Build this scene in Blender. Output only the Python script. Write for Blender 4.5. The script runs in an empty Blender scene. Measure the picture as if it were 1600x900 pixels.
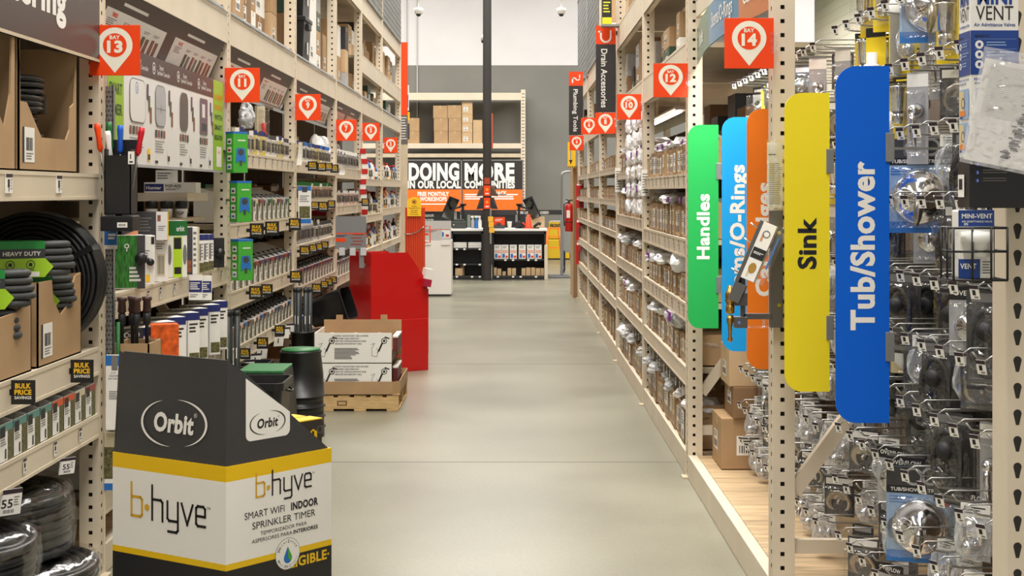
import bpy, bmesh, math, random
from mathutils import Matrix, Vector
random.seed(7)
C = bpy.context.scene.collection
SC = bpy.context.scene
H = 1.55            # eye height
F = 2200.0          # focal length in pixels of a 1600 wide frame
VX, VY = 803.0, 300.0
# ------------------------------------------------------------------ camera
cam = bpy.data.cameras.new('camera'); cam.sensor_width = 36.0; cam.lens = 36.0 * F / 1600
cam.shift_x = -(VX - 800) / 1600; cam.shift_y = -(450 - VY) / 1600
cam.clip_start = 0.05; cam.clip_end = 200
camo = bpy.data.objects.new('camera', cam); C.objects.link(camo)
camo.location = (0, 0, H); camo.rotation_euler = (math.pi / 2, 0, 0); SC.camera = camo
# ------------------------------------------------------------------ exposure, world, lights
SC.view_settings.view_transform = 'Standard'; SC.view_settings.look = 'None'
SC.view_settings.exposure = 0.32; SC.view_settings.gamma = 1.0; SC.view_settings.use_curve_mapping = False
w = bpy.data.worlds.new('world'); SC.world = w; w.use_nodes = True
w.node_tree.nodes['Background'].inputs[0].default_value = (1.0, 0.97, 0.92, 1)
w.node_tree.nodes['Background'].inputs[1].default_value = 0.55
def area(name, loc, sx, sy, power, color=(1, 0.962, 0.905), rot=(0, 0, 0)):
    l = bpy.data.lights.new(name, 'AREA'); l.shape = 'RECTANGLE'; l.size = sx; l.size_y = sy
    l.energy = power; l.color = color
    o = bpy.data.objects.new(name, l); o.location = loc; o.rotation_euler = rot; C.objects.link(o); return o
for k in range(7):
    area('overhead_light', (-0.35, -1.5 + k * 4.6, 7.6), 2.2, 3.6, 290 if k < 5 else 200)
for k in range(3):
    area('overhead_light', (-7.0, 4 + k * 12, 7.6), 1.6, 6, 300)
    area('overhead_light', (7.0, 4 + k * 12, 7.6), 1.6, 6, 300)

area('overhead_light', (-4.0, 27.5, 7.8), 5, 2.0, 330); area('overhead_light', (4.0, 27.5, 7.8), 5, 2.0, 330)  # pair of lamps added to brighten the back wall

# ------------------------------------------------------------------ materials
def lin(c):
    return tuple(((v / 255) / 12.92 if v / 255 <= 0.04045 else ((v / 255 + 0.055) / 1.055) ** 2.4) for v in c)
MATS = {}
def mat(name, rgb, rough=0.5, metal=0.0, noise=0.0, nscale=8.0, spec=0.5, bump=0.0, coat=0.0, trans=0.0, stretch=None):
    """principled material; noise = amount of tone variation from a procedural noise"""
    if name in MATS: return MATS[name]
    m = bpy.data.materials.new(name); m.use_nodes = True; nt = m.node_tree; b = nt.nodes['Principled BSDF']
    c = lin(rgb); b.inputs['Base Color'].default_value = (*c, 1); b.inputs['Roughness'].default_value = rough
    b.inputs['Metallic'].default_value = metal; b.inputs['Specular IOR Level'].default_value = spec
    if coat: b.inputs['Coat Weight'].default_value = coat; b.inputs['Coat Roughness'].default_value = 0.1
    if noise or bump:
        tc = nt.nodes.new('ShaderNodeTexCoord'); n = nt.nodes.new('ShaderNodeTexNoise')
        n.inputs['Scale'].default_value = nscale; n.inputs['Detail'].default_value = 5
        if stretch:
            mp = nt.nodes.new('ShaderNodeMapping'); mp.inputs['Scale'].default_value = stretch
            nt.links.new(tc.outputs['Object'], mp.inputs[0]); nt.links.new(mp.outputs[0], n.inputs['Vector'])
        else: nt.links.new(tc.outputs['Object'], n.inputs['Vector'])
        if noise:
            r = nt.nodes.new('ShaderNodeValToRGB')
            r.color_ramp.elements[0].position = 0.3; r.color_ramp.elements[1].position = 0.7
            r.color_ramp.elements[0].color = (*[v * (1 - noise) for v in c], 1)
            r.color_ramp.elements[1].color = (*[min(1, v * (1 + noise)) for v in c], 1)
            nt.links.new(n.outputs['Fac'], r.inputs[0]); nt.links.new(r.outputs[0], b.inputs['Base Color'])
        if bump:
            bp = nt.nodes.new('ShaderNodeBump'); bp.inputs['Strength'].default_value = bump; bp.inputs['Distance'].default_value = 0.01
            nt.links.new(n.outputs['Fac'], bp.inputs['Height']); nt.links.new(bp.outputs[0], b.inputs['Normal'])
    MATS[name] = m; return m
def clear(name, tint=(255, 255, 255), gloss=0.35, rough=0.12, bump=0.6, nscale=30, milky=False):
    """thin clear plastic film: see-through with crinkled highlights"""
    if name in MATS: return MATS[name]
    m = bpy.data.materials.new(name); m.use_nodes = True; nt = m.node_tree; nt.nodes.clear()
    out = nt.nodes.new('ShaderNodeOutputMaterial'); mix = nt.nodes.new('ShaderNodeMixShader')
    t = nt.nodes.new('ShaderNodeBsdfTransparent'); t.inputs[0].default_value = (*lin(tint), 1)
    g = nt.nodes.new('ShaderNodeBsdfPrincipled' if milky else 'ShaderNodeBsdfGlossy'); g.inputs[0].default_value = (*lin((225, 228, 230) if milky else (250, 250, 252)), 1)
    g.inputs['Roughness'].default_value = rough
    tc = nt.nodes.new('ShaderNodeTexCoord'); n = nt.nodes.new('ShaderNodeTexNoise'); n.inputs['Scale'].default_value = nscale
    bp = nt.nodes.new('ShaderNodeBump'); bp.inputs['Strength'].default_value = bump; bp.inputs['Distance'].default_value = 0.02
    nt.links.new(tc.outputs['Object'], n.inputs['Vector']); nt.links.new(n.outputs['Fac'], bp.inputs['Height']); nt.links.new(bp.outputs[0], g.inputs['Normal'])
    lw = nt.nodes.new('ShaderNodeLayerWeight'); lw.inputs[0].default_value = gloss; nt.links.new(bp.outputs[0], lw.inputs['Normal'])
    mr = nt.nodes.new('ShaderNodeMapRange'); mr.inputs[3].default_value = gloss * 0.35; mr.inputs[4].default_value = min(1, gloss * 1.9)
    nt.links.new(lw.outputs['Facing'], mr.inputs[0]); nt.links.new(mr.outputs[0], mix.inputs[0])
    nt.links.new(t.outputs[0], mix.inputs[1]); nt.links.new(g.outputs[0], mix.inputs[2]); nt.links.new(mix.outputs[0], out.inputs[0])
    MATS[name] = m; return m
def emit(name, rgb, s):
    if name in MATS: return MATS[name]
    m = bpy.data.materials.new(name); m.use_nodes = True; b = m.node_tree.nodes['Principled BSDF']
    b.inputs['Base Color'].default_value = (*lin(rgb), 1); b.inputs['Emission Color'].default_value = (*lin(rgb), 1); b.inputs['Emission Strength'].default_value = s
    MATS[name] = m; return m
BEIGE = mat('rack_beige_paint', (216, 203, 181), 0.45, noise=0.06, nscale=3)
BEIGE2 = mat('rack_dusty_paint', (200, 184, 158), 0.5, noise=0.10, nscale=5)
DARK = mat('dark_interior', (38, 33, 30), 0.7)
BLACK = mat('black_plastic', (24, 24, 26), 0.4)
SOFTBLACK = mat('black_rubber', (30, 30, 32), 0.55, noise=0.15, nscale=20)
WHITE = mat('white_print', (238, 236, 230), 0.5)
PAPER = mat('white_paper', (240, 238, 232), 0.6)
INK = mat('black_print', (28, 26, 28), 0.5)
GREYINK = mat('grey_print', (120, 118, 116), 0.5)
ORANGE = mat('sign_orange', (240, 70, 16), 0.45, spec=0.3)
KRAFT = mat('kraft_cardboard', (174, 142, 104), 0.75, noise=0.08, nscale=6)
KRAFT2 = mat('pale_cardboard', (194, 164, 126), 0.75, noise=0.08, nscale=6)
KRAFT3 = mat('brown_cardboard', (138, 106, 74), 0.8, noise=0.10, nscale=6)
TAPE = mat('packing_tape', (205, 178, 132), 0.25)
CHROME = mat('chrome', (225, 225, 228), 0.12, metal=1.0)
STEEL = mat('zinc_wire', (170, 170, 168), 0.3, metal=0.9)
GALV = mat('galvanised_grey', (140, 142, 142), 0.45, metal=0.5, noise=0.1)
YELLOW = mat('yellow_print', (250, 200, 30), 0.5)
RED = mat('red_print', (190, 25, 22), 0.45)
FILM = clear('clear_film')
BLISTER = clear('clear_blister', gloss=0.2, rough=0.05, bump=0.5, nscale=26)
BAGFILM = clear('poly_bag', gloss=0.4, rough=0.2, bump=1.0, nscale=22, milky=True)

# ------------------------------------------------------------------ mesh builder
def frame(o, right, up):
    r = Vector(right).normalized(); u = Vector(up).normalized(); n = r.cross(u)
    m = Matrix((r, u, n)).transposed().to_4x4(); m.translation = Vector(o); return m
def to_cam(x, y, z): return frame((x, y, z), (1, 0, 0), (0, 0, 1))      # faces -Y, towards the viewer
def to_right(x, y, z): return frame((x, y, z), (0, 1, 0), (0, 0, 1))    # faces +X  (left racks)
def to_left(x, y, z): return frame((x, y, z), (0, -1, 0), (0, 0, 1))    # faces -X  (right racks)
TXT = {}
def text_geo(s, bold):
    k = (s, bold)
    if k in TXT: return TXT[k]
    c = bpy.data.curves.new('t', 'FONT'); c.body = s; c.size = 1; c.align_x = 'CENTER'; c.align_y = 'CENTER'
    c.resolution_u = 3; c.offset = bold; c.fill_mode = 'FRONT'; c.space_character = 1.0 + bold * 1.5
    o = bpy.data.objects.new('t', c); C.objects.link(o)
    dg = bpy.context.evaluated_depsgraph_get(); me = bpy.data.meshes.new_from_object(o.evaluated_get(dg))
    vs = [v.co.copy() for v in me.vertices]; fs = [tuple(p.vertices) for p in me.polygons]
    bpy.data.objects.remove(o); bpy.data.curves.remove(c); bpy.data.meshes.remove(me)
    if vs:
        x0 = min(v.x for v in vs); x1 = max(v.x for v in vs); y0 = min(v.y for v in vs); y1 = max(v.y for v in vs)
        vs = [Vector(((v.x - (x0 + x1) / 2), (v.y - (y0 + y1) / 2), 0)) for v in vs]
        TXT[k] = (vs, fs, x1 - x0, y1 - y0)
    else: TXT[k] = ([], [], 1, 1)
    return TXT[k]
class MB:
    def __init__(s, m=None): s.v = []; s.f = []; s.mi = []; s.sm = []; s.ms = []; s.m = m or Matrix()
    def mid(s, m):
        if m not in s.ms: s.ms.append(m)
        return s.ms.index(m)
    def add(s, vs, fs, m, smooth=False):
        b = len(s.v); k = s.mid(m); M = s.m
        s.v += [tuple(M @ Vector(v)) for v in vs]
        for f in fs: s.f.append(tuple(i + b for i in f)); s.mi.append(k); s.sm.append(smooth)
        return s
    def rect(s, x0, y0, x1, y1, z, m): return s.add([(x0, y0, z), (x1, y0, z), (x1, y1, z), (x0, y1, z)], [(0, 1, 2, 3)], m)
    def poly(s, p, z, m): return s.add([(x, y, z) for x, y in p], [tuple(range(len(p)))], m)
    def quad(s, p, m): return s.add(p, [tuple(range(len(p)))], m)
    def box(s, x0, y0, z0, x1, y1, z1, m, bev=0.0):
        if x0 > x1: x0, x1 = x1, x0
        if y0 > y1: y0, y1 = y1, y0
        if z0 > z1: z0, z1 = z1, z0
        if bev <= 0:
            v = [(x, y, z) for z in (z0, z1) for y in (y0, y1) for x in (x0, x1)]
            return s.add(v, [(0, 2, 3, 1), (4, 5, 7, 6), (0, 1, 5, 4), (2, 6, 7, 3), (0, 4, 6, 2), (1, 3, 7, 5)], m)
        b = min(bev, (x1 - x0) / 2.01, (y1 - y0) / 2.01, (z1 - z0) / 2.01); bm = bmesh.new()
        bmesh.ops.create_cube(bm, size=1)
        for q in bm.verts: q.co = Vector(((x0 + x1) / 2 + q.co.x * (x1 - x0), (y0 + y1) / 2 + q.co.y * (y1 - y0), (z0 + z1) / 2 + q.co.z * (z1 - z0)))
        bmesh.ops.bevel(bm, geom=bm.edges[:], offset=b, segments=2, affect='EDGES', profile=0.5)
        bm.verts.index_update(); s.add([q.co.copy() for q in bm.verts], [tuple(q.index for q in f.verts) for f in bm.faces], m, False); bm.free(); return s
    def prism(s, p, z0, z1, m, mside=None):
        n = len(p); v = [(x, y, z0) for x, y in p] + [(x, y, z1) for x, y in p]
        s.add(v, [tuple(range(n))[::-1], tuple(range(n, 2 * n))], m)
        return s.add(v, [(i, (i + 1) % n, n + (i + 1) % n, n + i) for i in range(n)], mside or m)
    def lathe(s, prof, m, n=20, smooth=True, sx=1.0, sy=1.0):
        """profile of (radius, z) turned about the local z axis"""
        v = []; f = []
        for r, z in prof:
            for i in range(n):
                a = 2 * math.pi * i / n; v.append((r * math.cos(a) * sx, r * math.sin(a) * sy, z))
        for j in range(len(prof) - 1):
            for i in range(n): f.append((j * n + i, j * n + (i + 1) % n, (j + 1) * n + (i + 1) % n, (j + 1) * n + i))
        if prof[0][0] > 1e-6: f.append(tuple(range(n))[::-1])
        if prof[-1][0] > 1e-6: f.append(tuple((len(prof) - 1) * n + i for i in range(n)))
        return s.add(v, f, m, smooth)
    def tube(s, pts, r, m, n=8, closed=False, smooth=True):
        pts = [Vector(p) for p in pts]; k = len(pts); v = []; f = []; ref = None
        for i, p in enumerate(pts):
            if closed: t = pts[(i + 1) % k] - pts[i - 1]
            else: t = pts[min(i + 1, k - 1)] - pts[max(i - 1, 0)]
            t.normalize()
            if ref is None: ref = Vector((0, 0, 1)) if abs(t.z) < 0.9 else Vector((1, 0, 0))
            a = (ref - t * ref.dot(t)).normalized(); ref = a; b = t.cross(a)
            rr = r[i] if isinstance(r, (list, tuple)) else r
            for j in range(n):
                q = 2 * math.pi * j / n; v.append(p + a * (rr * math.cos(q)) + b * (rr * math.sin(q)))
        for i in range(k if closed else k - 1):
            for j in range(n): f.append((i * n + j, i * n + (j + 1) % n, ((i + 1) % k) * n + (j + 1) % n, ((i + 1) % k) * n + j))
        if not closed: f.append(tuple(range(n))[::-1]); f.append(tuple((k - 1) * n + j for j in range(n)))
        return s.add(v, f, m, smooth)
    def disc(s, x, y, r, z, m, n=28, r2=None):
        r2 = r2 or r
        return s.poly([(x + r * math.cos(2 * math.pi * i / n), y + r2 * math.sin(2 * math.pi * i / n)) for i in range(n)], z, m)
    def ring(s, x, y, r0, r1, z, m, n=28, a0=0, a1=2 * math.pi, sy=1.0):
        v = []; f = []
        for i in range(n + 1):
            a = a0 + (a1 - a0) * i / n
            v += [(x + r0 * math.cos(a), y + r0 * math.sin(a) * sy, z), (x + r1 * math.cos(a), y + r1 * math.sin(a) * sy, z)]
            if i: f.append((2 * i - 2, 2 * i - 1, 2 * i + 1, 2 * i))
        return s.add(v, f, m)
    def text(s, t, x, y, h, m, z=0.0, bold=0.0, wide=None, rot=0.0, cap=0.69):
        """text centred on (x, y) with capital height h; wide = total width"""
        vs, fs, w_, h_ = text_geo(t, bold); k = h / cap; kx = wide / w_ if wide else k; c, sn = math.cos(rot), math.sin(rot)
        return s.add([(x + v.x * kx * c - v.y * k * sn, y + v.x * kx * sn + v.y * k * c, z) for v in vs], fs, m)
    def lines(s, x0, y0, x1, y1, n, m, z, fill=0.45, rag=0.35, seed=1):
        """n lines of tiny unreadable copy drawn as bars"""
        r = random.Random(seed); st = (y1 - y0) / n
        for i in range(n): s.rect(x0, y1 - i * st - st * fill, x1 - (x1 - x0) * rag * r.random(), y1 - i * st, z, m)
        return s
    def barcode(s, x0, y0, x1, y1, m, z, n=14, seed=1):
        r = random.Random(seed); x = x0; st = (x1 - x0) / n
        for i in range(n): s.rect(x0 + i * st, y0, x0 + i * st + st * (0.25 + 0.5 * r.random()), y1, z, m)
        return s
    def build(s, name, parent=None, loc=None, rz=0.0):
        me = bpy.data.meshes.new(name); me.from_pydata(s.v, [], s.f)
        for m in s.ms: me.materials.append(m)
        me.polygons.foreach_set('material_index', s.mi); me.polygons.foreach_set('use_smooth', s.sm); me.update()
        o = bpy.data.objects.new(name, me); C.objects.link(o)
        if parent: o.parent = parent
        if loc: o.location = loc
        if rz: o.rotation_euler = (0, 0, rz)
        return o
def tag(o, label, cat, group=None):
    o['label'] = label; o['category'] = cat
    if group: o['group'] = group
    o['kind'] = 'thing'
    return o
def thing(name, label, cat, loc=(0, 0, 0), rz=0.0, group=None):
    o = bpy.data.objects.new(name, None); o.empty_display_size = 0.05; C.objects.link(o); o.location = loc; o.rotation_euler = (0, 0, rz)
    return tag(o, label, cat, group)
def struct(o): o['kind'] = 'structure'; return o
KIDS = {}
def copy_tree(o, label, loc, rz=0.0, group=None, rot=None, scale=None, cat=None):
    """copy of a thing, its parts and their sub-parts"""
    c = o.copy(); C.objects.link(c); c.location = loc; c.rotation_euler = rot or (0, 0, rz); c['label'] = label
    if scale: c.scale = scale
    if group: c['group'] = group
    elif 'group' in c: del c['group']
    if cat: c['category'] = cat
    for ch in o.children:
        d = ch.copy(); C.objects.link(d); d.parent = c
        for g in ch.children:
            e = g.copy(); C.objects.link(e); e.parent = d
    return c
class Maker:
    """first call uses the prototype itself, later calls copy it"""
    def __init__(s, fn): s.fn = fn; s.o = None
    def __call__(s, label, loc, rz=0.0, group=None, rot=None, scale=None, cat=None):
        if s.o is None:
            s.o = s.fn(); o = s.o; o.location = loc; o.rotation_euler = rot or (0, 0, rz); o['label'] = label
            if scale: o.scale = scale
            if group: o['group'] = group
            if cat: o['category'] = cat
            o['kind'] = 'thing'; return o
        return copy_tree(s.o, label, loc, rz, group, rot, scale, cat)
def rr(x0, y0, x1, y1, r, n=5, corners=(1, 1, 1, 1)):
    """rounded rectangle outline; corners = bottom left, bottom right, top right, top left"""
    p = []
    for k, (cx, cy, a) in enumerate(((x0 + r, y0 + r, math.pi), (x1 - r, y0 + r, 1.5 * math.pi), (x1 - r, y1 - r, 0), (x0 + r, y1 - r, 0.5 * math.pi))):
        if corners[k]: p += [(cx + r * math.cos(a + math.pi / 2 * i / n), cy + r * math.sin(a + math.pi / 2 * i / n)) for i in range(n + 1)]
        else: p.append(((x0, y0), (x1, y0), (x1, y1), (x0, y1))[k])
    return p
XL, XR = -1.66, 0.94            # aisle faces of the two rack rows
def Lp(px, py, x=XL):            # point on the left rack face
    d = F * x / (px - VX); return Vector((x, d, H + (VY - py) / F * d))
def Rp(px, py, x=XR): return Lp(px, py, x)
def Dp(px, py, d): return Vector(((px - VX) / F * d, d, H + (VY - py) / F * d))
ORD = ['first', 'second', 'third', 'fourth', 'fifth', 'sixth', 'seventh', 'eighth', 'ninth', 'tenth', 'eleventh', 'twelfth', 'thirteenth',
       'fourteenth', 'fifteenth', 'sixteenth', 'seventeenth', 'eighteenth', 'nineteenth', 'twentieth']
def nth(i):
    T = ['', '', 'twenty', 'thirty', 'forty']
    return ORD[i] if i < 20 else (T[(i + 1) // 10] + ('-' + ['', 'first', 'second', 'third', 'fourth', 'fifth', 'sixth', 'seventh', 'eighth', 'ninth'][(i + 1) % 10] if (i + 1) % 10 else 'th'))
# ------------------------------------------------------------------ the room
def concrete():
    m = bpy.data.materials.new('polished_concrete'); m.use_nodes = True; nt = m.node_tree; b = nt.nodes['Principled BSDF']
    tc = nt.nodes.new('ShaderNodeTexCoord')
    n = nt.nodes.new('ShaderNodeTexNoise'); n.inputs['Scale'].default_value = 0.8; n.inputs['Detail'].default_value = 6; n.inputs['Roughness'].default_value = 0.5
    n2 = nt.nodes.new('ShaderNodeTexNoise'); n2.inputs['Scale'].default_value = 55; n2.inputs['Detail'].default_value = 6
    for q in (n, n2): nt.links.new(tc.outputs['Object'], q.inputs['Vector'])
    r = nt.nodes.new('ShaderNodeValToRGB'); r.color_ramp.elements[0].position = 0.3; r.color_ramp.elements[1].position = 0.72
    r.color_ramp.elements[0].color = (*lin((120, 118, 103)), 1); r.color_ramp.elements[1].color = (*lin((146, 143, 126)), 1)
    nt.links.new(n.outputs['Fac'], r.inputs[0])
    mx = nt.nodes.new('ShaderNodeMix'); mx.data_type = 'RGBA'; mx.blend_type = 'MULTIPLY'; mx.inputs[0].default_value = 0.35
    r2 = nt.nodes.new('ShaderNodeValToRGB'); r2.color_ramp.elements[0].position = 0.35; r2.color_ramp.elements[1].position = 0.6
    r2.color_ramp.elements[0].color = (0.72, 0.72, 0.70, 1); r2.color_ramp.elements[1].color = (1, 1, 1, 1)
    nt.links.new(n2.outputs['Fac'], r2.inputs[0]); nt.links.new(r.outputs[0], mx.inputs[6]); nt.links.new(r2.outputs[0], mx.inputs[7])
    nt.links.new(mx.outputs[2], b.inputs['Base Color'])
    rg = nt.nodes.new('ShaderNodeMapRange'); rg.inputs[3].default_value = 0.26; rg.inputs[4].default_value = 0.40
    nt.links.new(n.outputs['Fac'], rg.inputs[0]); nt.links.new(rg.outputs[0], b.inputs['Roughness'])
    b.inputs['Specular IOR Level'].default_value = 0.38
    return m
CONC = concrete(); JOINT = mat('floor_joint', (82, 78, 70), 0.8)
WY = 33.0
b = MB(); b.box(-16, -6, -0.2, 16, WY + 0.3, 0, CONC)
jy = 2200 * H / (722 - 300)
for y in (jy, jy + 4.6, jy + 9.2, jy + 13.8, jy + 18.4): b.box(-16, y - 0.004, -0.01, 16, y + 0.004, 0.0006, JOINT)
b.box(4.4, -6, -0.01, 4.408, WY, 0.0006, JOINT)
struct(b.build('floor'))
WALLW = mat('white_wall_paint', (226, 224, 226), 0.8, noise=0.03, nscale=1.5)
WALLG = mat('grey_wall_paint', (128, 127, 122), 0.8, noise=0.05, nscale=1.2)
b = MB(); zb = H + (300 - 102) / F * WY
b.box(-16, WY, 0, 16, WY + 0.25, zb, WALLG); b.box(-16, WY, zb, 16, WY + 0.25, 9, WALLW)
for px in (636, 652): b.box((px - VX) / F * WY - 0.012, WY - 0.03, 3.2, (px - VX) / F * WY + 0.012, WY + 0.01, 9, mat('conduit_paint', (186, 184, 184), 0.6))
struct(b.build('wall_back'))
for nm, x in (('wall_left', -16), ('wall_right', 16)):
    b = MB(); b.box(x - 0.2, -6, 0, x, WY + 0.3, 9, WALLW) if x < 0 else b.box(x, -6, 0, x + 0.2, WY + 0.3, 9, WALLW); struct(b.build(nm))
b = MB(); b.box(-16, -6.2, 0, 16, -6, 9, WALLW); struct(b.build('wall_front'))
b = MB(); b.box(-16, -6, 9, 16, WY + 0.3, 9.2, mat('ceiling_white', (225, 225, 222), 0.8)); struct(b.build('ceiling'))

# ------------------------------------------------------------------ rack uprights
def holed_strip(b, M, w, z0, z1, holes, m, pitch=0.0508, hs=0.0075):
    """a flat strip of width w with square holes punched through, in local frame M (x across, y up)"""
    b.m = M; n = int((z1 - z0) / pitch)
    xs = [0]
    for h in holes: xs += [h - hs, h + hs]
    xs.append(w)
    for i in range(len(xs) - 1):
        if i % 2 == 0: b.rect(xs[i], z0, xs[i + 1], z1, 0, m)
        else:
            y = z0
            for k in range(n):
                yc = z0 + (k + 0.5) * pitch; b.rect(xs[i], y, xs[i + 1], yc - hs, 0, m); y = yc + hs
            b.rect(xs[i], y, xs[i + 1], z1, 0, m)
    b.m = Matrix()
def upright(side, y, z1, label, depth=1.05, w=0.078, brace=True):
    """side -1 = left row (aisle face looks to +x), +1 = right row"""
    xf = XL if side < 0 else XR; s = 1 if side > 0 else -1
    t = thing('rack_upright', label, 'rack upright', (xf, y, 0), group=None)
    b = MB()
    x0 = 0 if s > 0 else -w
    holed_strip(b, to_cam(x0, 0, 0), w, 0.01, z1, [w * 0.42 if s > 0 else w * 0.58], BEIGE)                    # web facing the viewer
    M = to_left(0, w, 0) if s > 0 else to_right(0, 0, 0)
    holed_strip(b, M, w, 0.01, z1, [w / 2], BEIGE)                                                             # aisle face
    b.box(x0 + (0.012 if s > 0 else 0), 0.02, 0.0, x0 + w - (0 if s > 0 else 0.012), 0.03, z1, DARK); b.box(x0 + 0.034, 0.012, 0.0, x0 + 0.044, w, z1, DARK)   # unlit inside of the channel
    b.box(x0 - 0.004, w - 0.002, 0.0, x0 + w + 0.004, w, z1, BEIGE)
    b.build('front_post', t)
    b = MB(); b.box(s * depth, 0, 0, s * (depth - w), w, z1, BEIGE2); b.build('rear_post', t)
    b = MB(); b.box(x0 - 0.03 if s > 0 else x0, 0.0, 0, x0 + w + (0 if s > 0 else 0.03), w, 0.01, BEIGE2); b.build('foot_plate', t)
    if brace:
        z = 0.26; up = True
        while z < 1.0:
            b = MB(); b.box(s * w, 0.02, z - 0.025, s * (depth - w), 0.05, z + 0.025, BEIGE); b.build('horizontal_brace', t)
            q = MB(); za, zb2 = (z + 0.2, z + 1.42)
            p0, p1 = Vector((s * w, 0, za)), Vector((s * (depth - w), 0, zb2)); d = (p1 - p0).normalized(); n = Vector((-d.z, 0, d.x)) * 0.026
            pts = [p0 + n, p1 + n, p1 - n, p0 - n]
            v = [(p.x, 0.015, p.z) for p in pts] + [(p.x, 0.05, p.z) for p in pts]
            q.add(v, [(0, 1, 2, 3), (7, 6, 5, 4), (0, 4, 5, 1), (1, 5, 6, 2), (2, 6, 7, 3), (3, 7, 4, 0)], BEIGE); q.build('diagonal_brace', t)
            z += 1.5
    return t
LY = [5.63, 8.15, 10.65, 13.1, 15.3, 17.7, 20.6]
LN = ['thirteen', 'eleven', 'nine', 'seven', 'five', 'three']
RY = [2.69, 5.10, 7.60, 10.2, 12.85, 15.4, 17.9, 20.5]
RN = {1: 'fourteen', 2: 'twelve', 3: 'ten', 4: 'eight', 5: 'six', 6: 'four'}
for i, y in enumerate(LY):
    lb = f'beige perforated rack upright carrying the orange bay {LN[i]} sign' if i < 6 else 'beige perforated rack upright ending the sprinkler row by the counter'
    upright(-1, y, 4.6 if i > 3 else 4.2, lb)
for i, y in enumerate(RY):
    lb = f'beige perforated rack upright carrying the orange bay {RN[i]} sign' if i in RN else ('beige upright with teardrop slots beside the wire basket' if i == 0 else 'beige perforated upright ending the plumbing row near the fire extinguisher')
    if i: upright(1, y, 4.4, lb)
# near right upright: two columns of teardrop slots
t = thing('rack_upright', 'beige upright with two columns of teardrop slots beside the wire basket', 'rack upright', (XR, RY[0], 0))
b = MB(); w_ = 0.12
def tear(b, cx, z):
    for dx in (0.022, 0.052):
        p = [(cx * 0 + dx + 0.008 * math.cos(a), z + 0.008 * math.sin(a)) for a in [math.pi * q / 6 for q in range(7)]] + [(dx - 0.003, z - 0.022), (dx + 0.003, z - 0.022)]
        b.poly(p, 0.0004, DARK)
b.box(0, 0, 0, w_, 0.08, 3.0, BEIGE, 0.004)
b.m = to_cam(0, 0, 0)
for k in range(58): tear(b, 0, 0.06 + k * 0.0508)
b.m = Matrix(); b.build('front_post', t)
b = MB(); b.box(0.95, 0, 0, 1.03, 0.08, 3.0, BEIGE2); b.build('rear_post', t)
for zz in (1.02, 1.18):
    b = MB(); b.box(0.085, -0.004, zz, 0.11, 0, zz + 0.14, BEIGE2); b.build('bracket_plate', t)

# ------------------------------------------------------------------ shelves (beam + deck + price tags)
TAGHEAD = mat('tag_head', (52, 40, 50), 0.5)
PEGB = mat('beige_pegboard', (196, 180, 152), 0.6, noise=0.05)
def price_tag(b, M, w=0.032, h=0.05, seed=1):
    b.m = M; b.rect(-w / 2, -h / 2, w / 2, h / 2, 0.001, PAPER); b.rect(-w / 2, h / 2 - h * 0.2, w / 2, h / 2, 0.0016, TAGHEAD)
    b.rect(-w * 0.28, -h * 0.12, w * 0.22, h * 0.2, 0.0016, INK); b.rect(-w * 0.1, -h * 0.36, w * 0.35, -h * 0.22, 0.0016, GREYINK); b.m = Matrix()
def shelf(side, y0, y1, z0, z1, label, ntags=0, depth=1.0, deck=True, xf=None, name='rack_shelf', mtl=None, setback=0.0, tagz=None, tw=0.032, th=0.05, lip=True):
    s = 1 if side > 0 else -1; xf = xf if xf is not None else (XL if side < 0 else XR)
    xf += s * setback
    t = thing(name, label, 'shelf', (xf, y0, z0)); L = y1 - y0; hgt = z1 - z0; m = mtl or BEIGE
    b = MB(); b.box(0, 0.002, 0, s * 0.05, L - 0.002, hgt, m, 0.004)
    if lip:
        b.box(-s * 0.002, 0.002, hgt - 0.012, s * 0.01, L - 0.002, hgt + 0.002, m); b.box(-s * 0.002, 0.002, 0, s * 0.01, L - 0.002, 0.012, m)
    b.build('front_beam', t)
    if deck: b = MB(); b.box(s * 0.05, 0.004, hgt - 0.03, s * depth, L - 0.004, hgt - 0.002, BEIGE2); b.build('deck', t)
    for k in range(ntags):
        b = MB(); yy = L * (k + 0.5 + random.uniform(-0.25, 0.25)) / ntags; zz = tagz if tagz is not None else hgt * 0.55
        M = to_right(0.003, yy, zz) if s < 0 else to_left(-0.003, yy, zz)
        price_tag(b, M, tw, th); b.build('price_tag', t)
    return t
def back_panel(side, y0, y1, z0, z1, x, label, m=None, holes=False):
    b = MB(); b.box(x, y0 + 0.01, z0, x + 0.01, y1 - 0.01, z1, m or PEGB)
    return tag(b.build('back_panel'), label, 'rack back panel')
BAYN = ['under the drip watering header', 'under the bay thirteen sign', 'under the bay eleven sign', 'under the bay nine sign', 'under the bay seven sign', 'under the bay five sign', 'under the bay three sign']
LB = [(3.2, 5.63)] + [(LY[i] + 0.078, LY[i + 1]) for i in range(6)]
DARKPEG = mat('shaded_brown_board', (92, 76, 60), 0.8, noise=0.1)  # shade of the bay recesses is put into this board colour
for i, (y0, y1) in enumerate(LB):
    back_panel(-1, y0, y1, 0.13, 2.4, -2.52, f'shade-darkened brown board closing the back of the bay {BAYN[i]}', DARKPEG)
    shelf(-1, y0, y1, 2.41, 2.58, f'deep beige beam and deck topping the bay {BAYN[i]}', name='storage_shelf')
    if i >= 1: shelf(-1, y0, y1, 3.51, 3.71, f'uppermost overhead beam and deck above the bay {BAYN[i]}', name='storage_shelf')
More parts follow.
